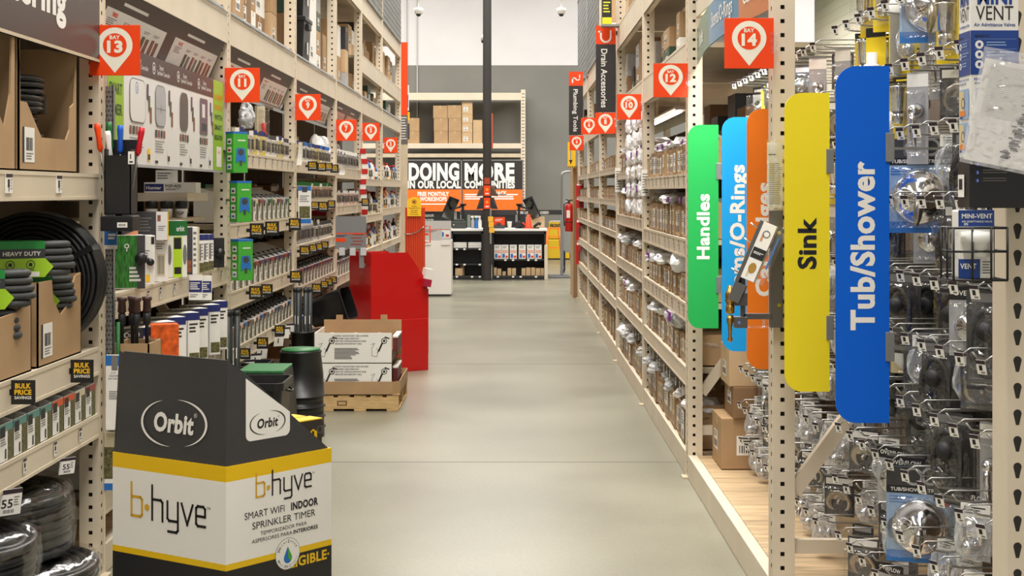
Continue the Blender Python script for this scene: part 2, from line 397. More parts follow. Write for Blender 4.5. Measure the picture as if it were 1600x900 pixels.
# shelf heights (bottom, top) of each left bay, nearest bay first
SH = {0: [(1.52, 1.62), (0.82, 0.93), (0.57, 0.665)],
      1: [(1.02, 1.125), (0.57, 0.67), (0.24, 0.33)],
      2: [(1.70, 1.79), (1.27, 1.36), (0.86, 0.96), (0.52, 0.62)],
      3: [(1.70, 1.79), (1.40, 1.47), (1.05, 1.14), (0.73, 0.815), (0.36, 0.44)],
      4: [(1.68, 1.79), (1.33, 1.42), (0.98, 1.07), (0.66, 0.75), (0.3, 0.4)],
      5: [(1.62, 1.70), (1.2, 1.29), (0.82, 0.9), (0.3, 0.4)],
      6: [(1.62, 1.72), (1.25, 1.34), (0.82, 0.9), (0.3, 0.4)]}
LVL = ['top', 'second', 'third', 'fourth', 'lowest']
TG = {0: [0, 0, 7], 1: [9, 8, 6], 2: [11, 4, 2, 9], 3: [6, 4, 7, 8, 6], 4: [8, 6, 5, 5, 4], 5: [0, 0, 3, 0], 6: [0, 0, 2, 0]}
for i in SH:
    for k, (a, c) in enumerate(SH[i]):
        shelf(-1, LB[i][0], LB[i][1], a, c, f'beige goods shelf, {LVL[k]} one down, {BAYN[i]}', TG[i][k], depth=0.84)
b = None
# right row
RB = [(2.77, 5.10)] + [(RY[i] + 0.078, RY[i + 1]) for i in range(1, 7)]
RBN = ['beside the blue tub and shower sign', 'under the bay fourteen sign', 'under the bay twelve sign', 'under the bay ten sign', 'under the bay eight sign', 'under the bay six sign', 'under the bay four sign']
for i, (y0, y1) in enumerate(RB):
    if i >= 1: shelf(1, y0, y1, 2.19, 2.37, f'beige overhead beam and deck topping the bay {RBN[i]}', name='storage_shelf') if i >= 2 else None
    if i >= 1: shelf(1, y0, y1, 2.84, 3.05, f'upper storage beam and deck above the bay {RBN[i]}', name='storage_shelf')
RSH = {2: [(1.57, 1.65), (1.19, 1.29), (0.84, 0.94), (0.49, 0.59)],
       3: [(1.66, 1.72), (1.26, 1.35), (0.88, 0.97), (0.5, 0.59)],
       4: [(1.72, 1.78), (1.42, 1.48), (1.12, 1.18), (0.8, 0.89), (0.46, 0.55)],
       5: [(1.72, 1.78), (1.42, 1.48), (1.12, 1.18), (0.8, 0.89), (0.46, 0.55)],
       6: [(1.72, 1.78), (1.42, 1.48), (1.12, 1.18), (0.8, 0.89), (0.46, 0.55)]}
for i in RSH:
    back_panel(1, RB[i][0], RB[i][1], 0.13, 2.18, 1.78, f'shade-darkened brown board closing the back of the bay {RBN[i]}', DARKPEG)
    for k, (a, c) in enumerate(RSH[i]):
        shelf(1, RB[i][0], RB[i][1], a, c, f'beige goods shelf, {LVL[k]} one down, {RBN[i]}', 10 if k < 3 else 12, depth=0.8, tagz=(None if k < 3 else -0.03), th=0.06)
# base beams and plank decks
WOOD = mat('pine_deck_board', (184, 158, 122), 0.65, noise=0.3, nscale=3.5, stretch=(1.2, 14, 4))
for i, (y0, y1) in enumerate(RB):
    t = thing('base_deck', f'low base beam with plank deck of the bay {RBN[i]}', 'rack base deck', (XR, y0, 0))
    L = y1 - y0; b = MB(); b.box(0, 0.002, 0.0, 0.05, L - 0.002, 0.13, BEIGE, 0.004); b.build('kick_beam', t)
    n = int(L / 0.28); 
    for k in range(n):
        b = MB(); b.box(0.052, k * L / n + 0.003, 0.10, 0.83, (k + 1) * L / n - 0.003, 0.128, WOOD, 0.002); b.build('deck_board', t)
for i, (y0, y1) in enumerate(LB):
    t = thing('base_deck', f'low base beam and board of the bay {BAYN[i]}', 'rack base deck', (XL, y0, 0)); L = y1 - y0
    b = MB(); b.box(0, 0.002, 0, -0.05, L - 0.002, 0.12, BEIGE, 0.004); b.build('kick_beam', t)
    b = MB(); b.box(-0.052, 0.002, 0.09, -0.83, L - 0.002, 0.118, WOOD); b.build('deck_board', t)
# ------------------------------------------------------------------ signs
CLIP = clear('clear_clip', gloss=0.3)
SGREEN = mat('sign_green', (40, 172, 84), 0.5, spec=0.2); SSKY = mat('sign_sky_blue', (30, 165, 242), 0.5, spec=0.2); SOR = mat('sign_amber', (238, 124, 34), 0.5, spec=0.2)
SYEL = mat('sign_yellow', (246, 224, 44), 0.5, spec=0.2); SBLU = mat('sign_royal_blue', (4, 96, 214), 0.5, spec=0.2)
CREAM = mat('pin_cream', (240, 234, 218), 0.45)
def bay_sign(num, word, x0, y0, x1, y1, d, where):
    p = Dp(x0, y1, d); q = Dp(x1, y0, d); s = q.x - p.x; hh = q.z - p.z
    t = thing('bay_sign', f'square orange hanging sign for bay {word}, {where}', 'sign', (p.x, d, p.z))
    b = MB(); b.box(0, 0, 0, s, 0.004, hh, ORANGE, 0.001); b.m = to_cam(0, -0.0006, 0)
    cx, cy, ro, ri = s * 0.5, hh * 0.60, s * 0.35, s * 0.235; a0 = math.radians(-33)
    b.poly([(cx + ro * math.cos(a0 + (math.pi + math.radians(66)) * i / 30), cy + ro * math.sin(a0 + (math.pi + math.radians(66)) * i / 30)) for i in range(31)] + [(cx, hh * 0.05)], 0, CREAM)
    b.disc(cx, cy, ri, 0.0006, ORANGE, 32)
    b.text('BAY', cx, cy + hh * 0.155, hh * 0.075, CREAM, 0.0012, 0.03)
    b.text(num, cx, cy - hh * 0.03, hh * 0.215, CREAM, 0.0012, 0.05, wide=s * ({'1': 0.1}.get(num, 0.135) if len(num) == 1 else (0.24 if num == '11' else 0.31)))
    b.m = Matrix(); b.build('sign_plate', t)
    b = MB(); e0, e1 = (-0.03, 0.014) if x0 < VX else (s - 0.014, max(s + 0.012, XR + 0.005 - p.x)); b.box(e0, -0.003, hh * 0.3, e1, 0.007, hh * 0.72, CLIP); b.box(e0 if x0 < VX else e1 - 0.02, 0.007, hh * 0.45, e0 + 0.02 if x0 < VX else e1, 0.05, hh * 0.55, CLIP); b.build('sign_clip', t)
    return t
lw = 'on the sprinkler row'; rw = 'on the plumbing row'
for num, word, x0, y0, x1, y1, d, wh in (('13', 'thirteen', 140, 39, 219, 118, 5.60, lw), ('11', 'eleven', 351, 106, 406, 160, 8.12, lw), ('9', 'nine', 461, 147, 501, 188, 10.62, lw),
        ('7', 'seven', 525, 187, 557, 220, 13.07, lw), ('5', 'five', 566, 192, 593, 220, 15.27, lw), ('3', 'three', 600, 215, 621, 239, 17.67, lw),
        ('14', 'fourteen', 1132, 28, 1209, 107, 5.07, rw), ('12', 'twelve', 1021, 99, 1075, 152, 7.57, rw), ('10', 'ten', 964, 147, 1002, 187, 10.17, rw),
        ('8', 'eight', 930, 176, 962, 209, 12.8, rw), ('6', 'six', 908, 184, 933, 210, 15.37, rw), ('4', 'four', 890, 212, 912, 235, 17.87, rw)):
    bay_sign(num, word, x0, y0, x1, y1, d, wh)
# tall fin signs standing out from the faucet bays
def fin(label, txt, x0, d, ztop, zbot, m, tm, th_, tl, tcy, wdt=0.156, corner=(1, 0, 0, 1)):
    t = thing('fin_sign', label, 'sign', (x0, d, zbot)); b = MB(); hh = ztop - zbot
    b.m = to_cam(0, 0.003, 0); b.prism(rr(0, 0, wdt, hh, 0.06, 8, corner), -0.003, 0.003, m)
    b.text(txt, wdt * 0.5, tcy - zbot, th_, tm, 0.0036, 0.035, wide=tl, rot=math.pi / 2); b.m = Matrix(); b.build('sign_board', t)
    for zz in (0.18, hh - 0.28):
        b = MB(); b.box(wdt - 0.012, -0.006, zz, wdt + 0.014, 0.0, zz + 0.085, GALV, 0.002); b.box(wdt + 0.006, -0.002, zz + 0.036, 1.63 - x0, 0.002, zz + 0.043, STEEL); b.build('bracket', t)
for label, txt, x0p, d, yt, yb, m, tm, th_, tl, tc in (
        ('tall green fin sign reading Handles', 'Handles', 1075, 7.2, 195, 513, SGREEN, WHITE, 0.060, 0.334, 354),
        ('tall sky blue fin sign reading Stems and O-Rings', 'Stems/O-Rings', 1128, 6.27, 183, 549, SSKY, WHITE, 0.060, 0.62, 366),
        ('tall orange fin sign reading Cartridges', 'Cartridges', 1167, 5.62, 170, 577, SOR, WHITE, 0.062, 0.455, 374),
        ('tall yellow fin sign reading Sink in black', 'Sink', 1226, 4.89, 145, 612, SYEL, INK, 0.060, 0.18, 380),
        ('tall royal blue fin sign reading Tub and Shower', 'Tub/Shower', 1306, 4.1, 103, 661, SBLU, WHITE, 0.065, 0.492, 384)):
    p = Dp(x0p, yt, d); q = Dp(x0p, yb, d)
    fin(label, txt, p.x, d, p.z, q.z, m, tm, th_, tl, H + (VY - tc) / F * d)
# curved header above bay 14
t = thing('curved_header', 'bowed green, blue and orange header sign under the tube light', 'sign', (0, 0, 0))
def arc(y): return 0.985 - 0.075 * math.sin(math.pi * min(1, max(0, (y - 4.95) / 2.62)))
GH = {'g': mat('header_green', (62, 112, 74), 0.25), 'b': mat('header_blue', (62, 128, 170), 0.25), 'o': mat('header_orange', (205, 120, 62), 0.25)}
for k, (a, c, mk, txt) in enumerate(((6.62, 7.57, 'g', 'Handles'), (5.78, 6.62, 'b', 'Stems/O-Rings'), (5.19, 5.78, 'o', 'Cartridges'))):
    b = MB(); n = 10; v = []; f = []
    for i in range(n + 1):
        y = a + (c - a) * i / n
        for z in (2.235, 2.425): v += [(arc(y), y, z), (arc(y) + 0.006, y, z)]
    for i in range(n):
        o = 4 * i; f += [(o, o + 2, o + 6, o + 4), (o + 1, o + 5, o + 7, o + 3), (o, o + 4, o + 5, o + 1), (o + 2, o + 3, o + 7, o + 6)]
    b.add(v, f, GH[mk]); ym = (a + c) / 2; dx = arc(ym - 0.2) - arc(ym + 0.2)
    vs, fs, w_, h_ = text_geo(txt, 0.01); kx = min(0.66, 0.085 * w_ / 0.69 * 0.8) / w_
    b.add([(arc(ym - q.x * kx) - 0.002, ym - q.x * kx, 2.33 + q.y * 0.1) for q in vs], fs, WHITE); b.build('header_segment', t)
# lamp above it
t = thing('tube_light', 'beige fluorescent tube fixture under the beam above the curved header', 'lamp', (1.02, 5.3, 2.44))
b = MB(); b.box(-0.05, 0, 0.035, 0.25, 2.2, 0.12, BEIGE, 0.004); b.build('housing', t)
b = MB(); b.tube([(0, 0.65, 0.012), (0, 2.05, 0.012)], 0.016, emit('tube_glow', (255, 240, 225), 9), 10); b.build('tube', t)
l = area('tube_light_lamp', (1.02, 6.4, 2.42), 0.1, 1.6, 26, (1, 0.93, 0.86)); l.data.shape = 'RECTANGLE'
# dark blade signs far down the plumbing row
def blade(label, txt, x0, yt, ym, yb, x1, d, icon):
    p = Dp(x0, yb, d); q = Dp(x1, yt, d); w_ = q.x - p.x; hh = q.z - p.z; zo = (H + (VY - ym) / F * d) - p.z
    t = thing('blade_sign', label, 'sign', (p.x, d, p.z)); b = MB(); b.box(0, 0, 0, w_, 0.01, zo, mat('sign_charcoal', (42, 38, 38), 0.45)); b.m = to_cam(0, -0.001, 0)
    b.text(txt, w_ * 0.42, zo * 0.5, w_ * 0.30, WHITE, 0, 0.015, wide=zo * 0.86, rot=-math.pi / 2); b.m = Matrix(); b.build('name_panel', t)
    b = MB(); b.box(0, 0, zo, w_, 0.01, hh, ORANGE); b.m = to_cam(0, -0.001, 0); c = (zo + hh) / 2; s = w_ * 0.5
    if icon: 
        b.ring(s, c - 0.02, w_ * 0.2, w_ * 0.29, 0, WHITE, 16, math.pi, 2 * math.pi); b.rect(s - w_ * 0.29, c - 0.02, s - w_ * 0.2, c + w_ * 0.18, 0, WHITE); b.rect(s + w_ * 0.2, c - 0.02, s + w_ * 0.29, c + w_ * 0.24, 0, WHITE); b.rect(s - w_ * 0.38, c + w_ * 0.12, s - w_ * 0.2, c + w_ * 0.2, 0, WHITE)
    else:
        b.ring(s + w_ * 0.12, c + 0.01, w_ * 0.12, w_ * 0.19, 0, WHITE, 12, math.pi, 2 * math.pi); b.rect(s - w_ * 0.3, c - w_ * 0.3, s - w_ * 0.2, c + w_ * 0.1, 0, WHITE); b.rect(s - w_ * 0.3, c, s - w_ * 0.05, c + w_ * 0.08, 0, WHITE); b.rect(s + w_ * 0.22, c, s + w_ * 0.3, c + w_ * 0.28, 0, WHITE)
    b.m = Matrix(); b.build('icon_panel', t)
    b = MB(); b.box(w_ - 0.01, 0.004, hh * 0.9, XR + 0.006 - p.x, 0.012, hh * 0.94, GALV); b.box(XR - 0.01 - p.x, 0.004, hh * 0.9, XR + 0.006 - p.x, 0.09, hh * 0.94, GALV); b.build('bracket', t)
blade('tall charcoal blade sign reading Drain Accessories with pipe trap icon', 'Drain Accessories', 931, 40, 69, 175.5, 962, 12.8, 1)
blade('tall charcoal blade sign reading Plumbing Tools with wrench icon', 'Plumbing Tools', 889, 112, 134, 211, 911, 17.9, 0)
# bulk price flags clipped to the left shelves
BKY = mat('flag_gold', (240, 190, 30), 0.5)
def mk_bulk():
    t = thing('price_flag', 'x', 'sign'); b = MB(); b.box(0, 0, 0, 0.08, 0.004, 0.08, mat('flag_black', (20, 18, 18), 0.45), 0.001); b.m = to_cam(0, -0.0008, 0)
    b.text('BULK', 0.04, 0.061, 0.0155, BKY, 0, 0.035, wide=0.052); b.text('PRICE', 0.04, 0.0405, 0.0155, BKY, 0, 0.035, wide=0.056); b.text('SAVINGS', 0.04, 0.0225, 0.0095, WHITE, 0, 0.02, wide=0.056)
    b.m = Matrix(); b.build('flag', t); b = MB(); b.box(-0.03, 0.0, 0.03, 0.006, 0.005, 0.05, BLACK); b.build('clip', t); return t
bulk = Maker(mk_bulk)
BF = [(17, 594, 55), (110, 562, 146), (390, 349, 412), (414, 346, 436), (451, 341, 470), (389, 447, 410), (408, 444, 426), (453, 423, 472), (374, 544, 391), (401, 527, 419), (429, 508, 445),
      (481, 252, 496), (496, 254, 510), (508, 255, 518), (516, 257, 529), (486, 315, 497), (497, 315, 513), (512, 313, 524), (468, 384, 485), (483, 382, 494), (492, 380, 503), (501, 377, 511),
      (487, 443, 503), (501, 439, 511), (508, 435, 517), (515, 432, 522), (565, 310, 577)]
import bisect
cnts = {}
for k, (x0, y0, x1) in enumerate(BF):
    d = F * 1.655 / (VX - x0) if k < 2 else F * 1.64 / (VX - x0); s = max((x1 - x0) / F * d, 0.066) / 0.08
    i = bisect.bisect(LY, d); z = H + (VY - y0) / F * d - 0.08 * s; zc = z + 0.04 * s
    lv = min(range(len(SH[i])), key=lambda q: abs(sum(SH[i][q]) / 2 - zc)); a, c = SH[i][lv]; zc = min(max(zc, a - 0.02), c + 0.02); z = zc - 0.04 * s
    n = cnts.get((i, lv), 0); cnts[(i, lv)] = n + 1
    bulk(f'black bulk price flag, {nth(n)} along the {LVL[lv]} shelf {BAYN[i]}', (XL + 0.005 if k < 2 else XL + 0.02, d, z), scale=(s, 1, s))
# ------------------------------------------------------------------ black and yellow floor display
BHG = mat('display_charcoal', (62, 62, 64), 0.42, noise=0.05, nscale=4); BHY = mat('display_yellow', (232, 190, 20), 0.42); BHW = mat('display_white', (236, 234, 228), 0.42)
BHGOLD = mat('logo_gold', (214, 168, 40), 0.5); BHB = mat('display_black', (34, 34, 36), 0.45)
def ribbon(b, pts, w, m, z=0.0, closed=False):
    """flat stroke of width w along points, square joins"""
    n = len(pts)
    for i in range(n if closed else n - 1):
        p = Vector(pts[i] + (0,)) if len(pts[i]) == 2 else Vector(pts[i]); q = Vector((*pts[(i + 1) % n], 0)); d = (q - p).normalized(); e = Vector((-d.y, d.x, 0)) * w / 2; x = d * w / 2
        b.quad([(p - x - e)[:2] + (z,), (q + x - e)[:2] + (z,), (q + x + e)[:2] + (z,), (p - x + e)[:2] + (z,)], m)
def bhyve(b, cx, cy, wd, z):
    """the b-hexagon-hyve wordmark from rounded strokes; wd = full width"""
    u = wd / 9.0; t = u * 0.235; x0 = cx - wd / 2; y0 = cy - u * 0.9
    def st(p, m): ribbon(b, [(x0 + x * u, y0 + y * u) for x, y in p], t, m, z)
    st([(0.1, 3.0), (0.1, 0.1), (1.2, 0.1), (1.4, 0.3), (1.4, 1.6), (1.2, 1.8), (0.1, 1.8)], BHGOLD)
    b.poly([(x0 + u * (2.0 + 0.33 * math.cos(a)), y0 + u * (1.0 + 0.33 * math.sin(a))) for a in [math.pi / 6 + math.pi / 3 * i for i in range(6)]], z, BHGOLD)
    st([(2.65, 3.0), (2.65, 0.0)], INK); st([(2.65, 1.8), (3.7, 1.8), (3.9, 1.6), (3.9, 0.0)], INK)
    st([(4.5, 1.8), (4.5, 0.35), (4.7, 0.15), (5.75, 0.15)], INK); st([(5.75, 1.8), (5.75, -0.6), (5.55, -0.8), (4.6, -0.8)], INK)
    st([(6.2, 1.8), (6.85, 0.05), (7.5, 1.8)], INK)
    st([(8.95, 0.1), (8.1, 0.1), (7.9, 0.3), (7.9, 1.6), (8.1, 1.8), (8.75, 1.8), (8.95, 1.6), (8.95, 0.95), (7.9, 0.95)], INK)
    b.text('TM', x0 + 9.35 * u, y0 + 1.75 * u, u * 0.22, INK, z)
def orbit_logo(b, cx, cy, wd, m, z, bold=0.04, slant=0):
    vs, fs, w_, h_ = text_geo('Orbit', bold); k = wd * 0.66 / w_
    b.add([(cx + v.x * k + v.y * k * slant, cy + v.y * k * 1.15, z) for v in vs], fs, m)
    # two crescents
    for a0, a1, dx, dy in ((0.62 * math.pi, 1.5 * math.pi, -0.005, 0), (-0.38 * math.pi, 0.5 * math.pi, 0.005, 0)):
        n = 24; R, ry = wd * 0.5, wd * 0.285; v = []; f = []
        for i in range(n + 1):
            a = a0 + (a1 - a0) * i / n; th_ = wd * 0.03 * math.sin(math.pi * i / n)
            v += [(cx + dx + (R + th_) * math.cos(a), cy + dy + (ry + th_) * math.sin(a), z), (cx + dx + (R - th_ * 0.2) * math.cos(a), cy + dy + (ry - th_ * 0.2) * math.sin(a), z)]
            if i: f.append((2 * i - 2, 2 * i, 2 * i + 1, 2 * i - 1))
        b.add(v, f, m)
    b.text('R', cx + wd * 0.345, cy + wd * 0.12, wd * 0.022, m, z); b.ring(cx + wd * 0.345, cy + wd * 0.12, wd * 0.02, wd * 0.025, z, m, 12)
D0 = 4.3; K0 = D0 / F
pc = Vector((-450 * K0, D0)); pl = Vector((-627 * K0 * 1.059, D0 * 1.059)); pr = Vector((-285 * K0 * 1.076, D0 * 1.076)); pb = pl + pr - pc
zb0 = H - 430 * K0; zy = H - 454 * K0; zw = H - 583 * K0; zg = H - 593 * K0
t = thing('floor_display', 'charcoal, yellow and white hooded cardboard floor display beside the drip tubing', 'display', (pc.x, pc.y, 0))
def loc2(p): return (p.x - pc.x, p.y - pc.y)
LL, LR = (pc - pl).length, (pr - pc).length
def faceM(a, c, z=0): return frame((a.x - pc.x, a.y - pc.y, z), (c.x - a.x, c.y - a.y, 0), (0, 0, 1))
b = MB(); q = [loc2(p) for p in (pc, pr, pb, pl)]
b.prism(q, 0, zg, BHB); b.prism(q, zg, zw, BHY); b.prism(q, zw, zy, BHW); b.prism(q, zy, zb0, BHY)
b.m = faceM(pl, pc); bhyve(b, LL * 0.50, (zy + zw) / 2 + 0.008, LL * 0.66, 0.0012)
b.m = faceM(pc, pr); bhyve(b, LR * 0.53, zy - 0.044, LR * 0.53, 0.0012)
b.text('SMART WIFI', LR * 0.35, zy - 0.117, 0.0215, INK, 0.001, 0.0, wide=LR * 0.37); b.text('INDOOR', LR * 0.73, zy - 0.117, 0.0225, INK, 0.001, 0.04, wide=LR * 0.265)
b.text('SPRINKLER TIMER', LR * 0.535, zy - 0.152, 0.0215, INK, 0.001, 0.0, wide=LR * 0.60); b.text('TEMPORIZADOR PARA', LR * 0.53, zy - 0.180, 0.0115, INK, 0.001, 0.0, wide=LR * 0.44)
b.text('ASPERSORES PARA', LR * 0.42, zy - 0.200, 0.0115, INK, 0.001, 0.0, wide=LR * 0.38); b.text('INTERIORES', LR * 0.74, zy - 0.200, 0.0115, INK, 0.001, 0.03, wide=LR * 0.24)
wx, wz = LR * 0.565, zw - 0.012; b.disc(wx, wz, 0.0505, 0.0012, GREYINK, 36); b.disc(wx, wz, 0.049, 0.0016, BHW, 36)
def drop(b, cx, cy, s, z, m, half=0):
    p = [(cx + s * 0.62 * math.cos(a), cy - s * 0.35 + s * 0.62 * math.sin(a)) for a in [math.radians(-200 + 220 * i / 16) for i in range(17)]] + [(cx, cy + s)]
    if half: p = [(x, y) for x, y in p if x >= cx - 1e-6] + [(cx, cy - s * 0.97)]; p = [(cx, cy - s * 0.97)] + [q for q in p[:-1]]
    b.poly(p, z, m)
drop(b, wx, wz - 0.004, 0.027, 0.002, mat('drop_blue', (30, 110, 190), 0.4)); 
b.poly([(wx, wz + 0.023), (wx + 0.017, wz - 0.012), (wx + 0.010, wz - 0.026), (wx + 0.0, wz - 0.012)], 0.0024, mat('drop_green', (70, 160, 60), 0.4))
def arctext(b, s, cx, cy, r, a0, a1, h, m, z, inward=False):
    for i, ch in enumerate(s):
        a = math.radians(a0 + (a1 - a0) * (i + 0.5) / len(s))
        if ch != ' ': b.text(ch, cx + r * math.cos(a), cy + r * math.sin(a), h if ch.isupper() else h * 0.75, m, z, 0.01, rot=(a - math.pi / 2) if not inward else (a + math.pi / 2))
arctext(b, 'WaterSense', wx, wz, 0.039, 162, 22, 0.0105, INK, 0.002); arctext(b, 'Meets EPA Criteria', wx, wz, 0.041, 202, 340, 0.0085, GREYINK, 0.002, True)
b.text('ELIGIBLE', LR * 0.74, zg - 0.026, 0.03, BHY, 0.0008, 0.03, wide=LR * 0.42); b.disc(LR * 0.965, zg - 0.026, 0.004, 0.0008, BHY, 10)
b.m = Matrix(); b.build('base_carton', t)
# hood: tall back sheet, two sloping cheeks
ins = 0.02; ht = zb0 + (559 - 0) * 0 + 0.325
def inset(p, f): c = (pc + pb) / 2; return p + (c - p) * f
b = MB(); a0, c0 = inset(pl, 0.02), inset(pc, 0.02); a1, c1 = inset(pl, 0.10), inset(pc, 0.045)
zl1 = ht + 0.0
v = [(*loc2(a0), zb0 - 0.01), (*loc2(c0), zb0 - 0.01), (*loc2(c1), zl1), (*loc2(a1), zl1)]
nrm = Vector((c0.y - a0.y, -(c0.x - a0.x), 0)).normalized() * -0.007
b.add(v + [tuple(Vector(x) + nrm) for x in v], [(0, 1, 2, 3), (7, 6, 5, 4), (0, 4, 5, 1), (1, 5, 6, 2), (2, 6, 7, 3), (3, 7, 4, 0)], BHG)
b.m = frame(Vector(v[0]), Vector(v[1]) - Vector(v[0]), (Vector(v[3]) - Vector(v[0]))); orbit_logo(b, LL * 0.52, 0.125, LL * 0.53, BHW, 0.0085); b.m = Matrix(); b.build('hood_back', t)
for nm, A, B in (('hood_cheek', pc, pr), ('hood_cheek', pl, pb)):
    b = MB(); A0 = inset(A, 0.02); B0 = inset(B, 0.02); A1 = inset(A, 0.045 if A is pc else 0.10); L_ = (B0 - A0).length; sgn = -1 if A is pc else 1
    M = frame((*loc2(A0), zb0 - 0.01), (*((B0 - A0)), 0), (0, 0, 1)); hh = ht - zb0 + 0.01; tp = (A1 - A0).dot((B0 - A0).normalized())
    b.m = M; b.prism([(0, 0), (L_, 0), (L_, 0.006), (0.17 * L_ + tp, hh * 0.86), (tp, hh)], -0.006, 0.0, BHG)
    if A is pc:
        y1 = hh * 0.815; b.poly([(L_ * 0.18, y1)] + [(L_ * 0.60, hh * 0.445)] + [(L_ * 0.60 - 0.02 + 0.02 * math.cos(-a), hh * 0.225 + 0.02 + 0.02 * math.sin(-a)) for a in [math.pi / 2 * i / 5 for i in range(6)]] + [(L_ * 0.18 + 0.02 - 0.02 * math.sin(a), hh * 0.225 + 0.02 - 0.02 * math.cos(a)) for a in [math.pi / 2 * i / 5 for i in range(6)]], 0.001, BHW)
        orbit_logo(b, L_ * 0.385, hh * 0.375, L_ * 0.30, INK, 0.0018, 0.03, 0.15)
    b.m = Matrix(); b.build(nm, t)
# timers standing in the display
def mk_timer():
    t = thing('timer_box', 'x', 'box'); b = MB(); b.box(0, 0, 0, 0.125, 0.06, 0.095, mat('timer_brown', (52, 46, 42), 0.5), 0.002); b.box(-0.0005, -0.0005, 0.093, 0.1255, 0.0605, 0.0965, BHY); b.m = to_cam(0, -0.001, 0)
    for hx, hy in ((0.02, 0.03), (0.04, 0.055), (0.115, 0.06), (0.055, 0.02)): b.ring(hx, hy, 0.011, 0.013, 0, GREYINK, 6)
    b.poly([(0.085 + 0.02 * math.cos(a), 0.045 + 0.02 * math.sin(a)) for a in [math.pi / 6 + math.pi / 3 * i for i in range(6)]], 0.0004, BHY); b.rect(0.081, 0.04, 0.089, 0.058, 0.0008, INK)
    b.lines(0.075, 0.014, 0.095, 0.022, 2, BHW, 0.0006); b.m = Matrix(); b.build('carton', t); return t
tm = Maker(mk_timer); ax = (pr - pc).normalized(); ay = (pl - pc).normalized(); ang = math.atan2(ax.y, ax.x)
for k in range(3):
    p = pc + ax * (LR - 0.135) + ay * (0.03 + k * 0.07); tm(f'dark sprinkler timer box with yellow top, {nth(k)} behind the hood cheek', (p.x, p.y, zb0 + 0.001), rz=ang)

# ------------------------------------------------------------------ header above the drip tubing
BRN = mat('header_brown', (66, 52, 50), 0.3)
t = thing('header_board', 'dark brown aisle header reading Drip Watering', 'sign', (XL + 0.012, 3.3, 2.065)); b = MB(); b.box(-0.012, 0, 0, 0, 2.30, 0.4, BRN); b.box(-0.013, 0, 0, 0.001, 2.30, 0.012, BEIGE2)
b.m = to_right(0.001, 0, 0); b.text('Drip Watering', 1.17, 0.165, 0.118, WHITE, 0, 0.04, wide=1.42); b.m = Matrix(); b.build('header_panel', t)

# ------------------------------------------------------------------ drip tubing bay
BLKTUBE = mat('black_tubing', (26, 26, 28), 0.38, noise=0.2, nscale=30)
def wob_ring(r, n, z, sx=1, sy=1, w=0.004, seed=0):
    R = random.Random(seed); ph = R.random() * 6
    return [(r * sx * math.cos(2 * math.pi * i / n), r * sy * math.sin(2 * math.pi * i / n), z + w * math.sin(2 * 2 * math.pi * i / n + ph)) for i in range(n)]
def coil_mesh(b, r, tr, rings, layers, m, seed=0, n=36, w=0.004):
    for j in range(layers):
        for i in range(rings): b.tube(wob_ring(r - i * tr * 1.9, n, tr + j * tr * 1.85, w=w, seed=seed * 31 + j * 7 + i), tr, m, 8, closed=True)
def mk_coil():
    t = thing('tubing_coil', 'x', 'tubing coil'); b = MB(); coil_mesh(b, 0.17, 0.011, 4, 3, BLKTUBE, 3); b.build('coil', t)
    for a in (0.6, 2.5, 4.4):
        b = MB(); b.m = Matrix.Rotation(a, 4, 'Z'); b.box(0.085, -0.008, -0.001, 0.19, 0.008, 0.001, SOFTBLACK); b.box(0.184, -0.008, 0, 0.187, 0.008, 0.066, SOFTBLACK); b.box(0.085, -0.008, 0.065, 0.187, 0.008, 0.067, SOFTBLACK); b.m = Matrix(); b.build('strap', t)
    return t
coil = Maker(mk_coil)
def dispenser(label, x, y0, y1, z, h, dep, notch, m=KRAFT, rot=0.0, sticker=True, hback=None):
    """open topped carton; notch = outline of its front panel top edge as (fraction along y, fraction of height)"""
    t = thing('open_carton', label, 'carton', (x, y0, z), rot); L = y1 - y0; th_ = 0.006; hb = hback or h
    b = MB(); b.box(-dep, 0, 0, 0, L, th_, m); b.box(-dep, 0, th_, -dep + th_, L, hb, m)
    for yy in (0, L - th_): b.m = to_cam(0, yy + th_, 0); b.prism([(-dep, 0), (0, 0), (0, h * notch[0 if yy == 0 else -1][1]), (-dep * 0.25, hb), (-dep, hb)], 0, th_, m); b.m = Matrix()
    b.build('body', t)
    b = MB(); b.m = to_right(0, 0, 0); b.prism([(0, 0), (L, 0)] + [(f * L, g * h) for f, g in notch[::-1]], -th_, 0, m)
    if sticker:
        b.rect(0.03, 0.03, 0.15, 0.15, 0.001, WHITE); b.rect(0.03, 0.03, 0.048, 0.15, 0.0014, INK); b.barcode(0.065, 0.07, 0.135, 0.115, INK, 0.0014, seed=5); b.lines(0.065, 0.035, 0.14, 0.062, 3, GREYINK, 0.0014)
    b.m = Matrix(); b.build('front_panel', t); return t
z = 1.622
dispenser('kraft carton of black tubing on the tagged beam, first under the header', XL - 0.004, 4.02, 4.70, z, 0.46, 0.46, [(0, 1), (0.62, 1), (0.7, 0.5), (0.85, 0.3), (0.93, 0.55), (0.95, 1), (1, 1)], sticker=False)
dispenser('torn kraft carton of tubing coils beside the bay thirteen sign', XL - 0.004, 4.735, 5.36, z, 0.47, 0.46, [(0, 1), (0.02, 0.5), (0.12, 0.5), (0.16, 0.46), (0.36, 0.255), (0.8, 0.26), (0.86, 0.34), (0.88, 0.52), (0.95, 0.56), (1, 0.95)])
for bx, yc in ((0, 4.36), (1, 5.08)):
    for k in range(5): coil(f'black drip tubing coil, {nth(k)} up in the {("first", "torn")[bx]} kraft carton', (XL - 0.235 + random.uniform(-0.02, 0.02), yc + random.uniform(-0.02, 0.02), z + 0.008 + k * 0.0675), rz=k * 0.7)
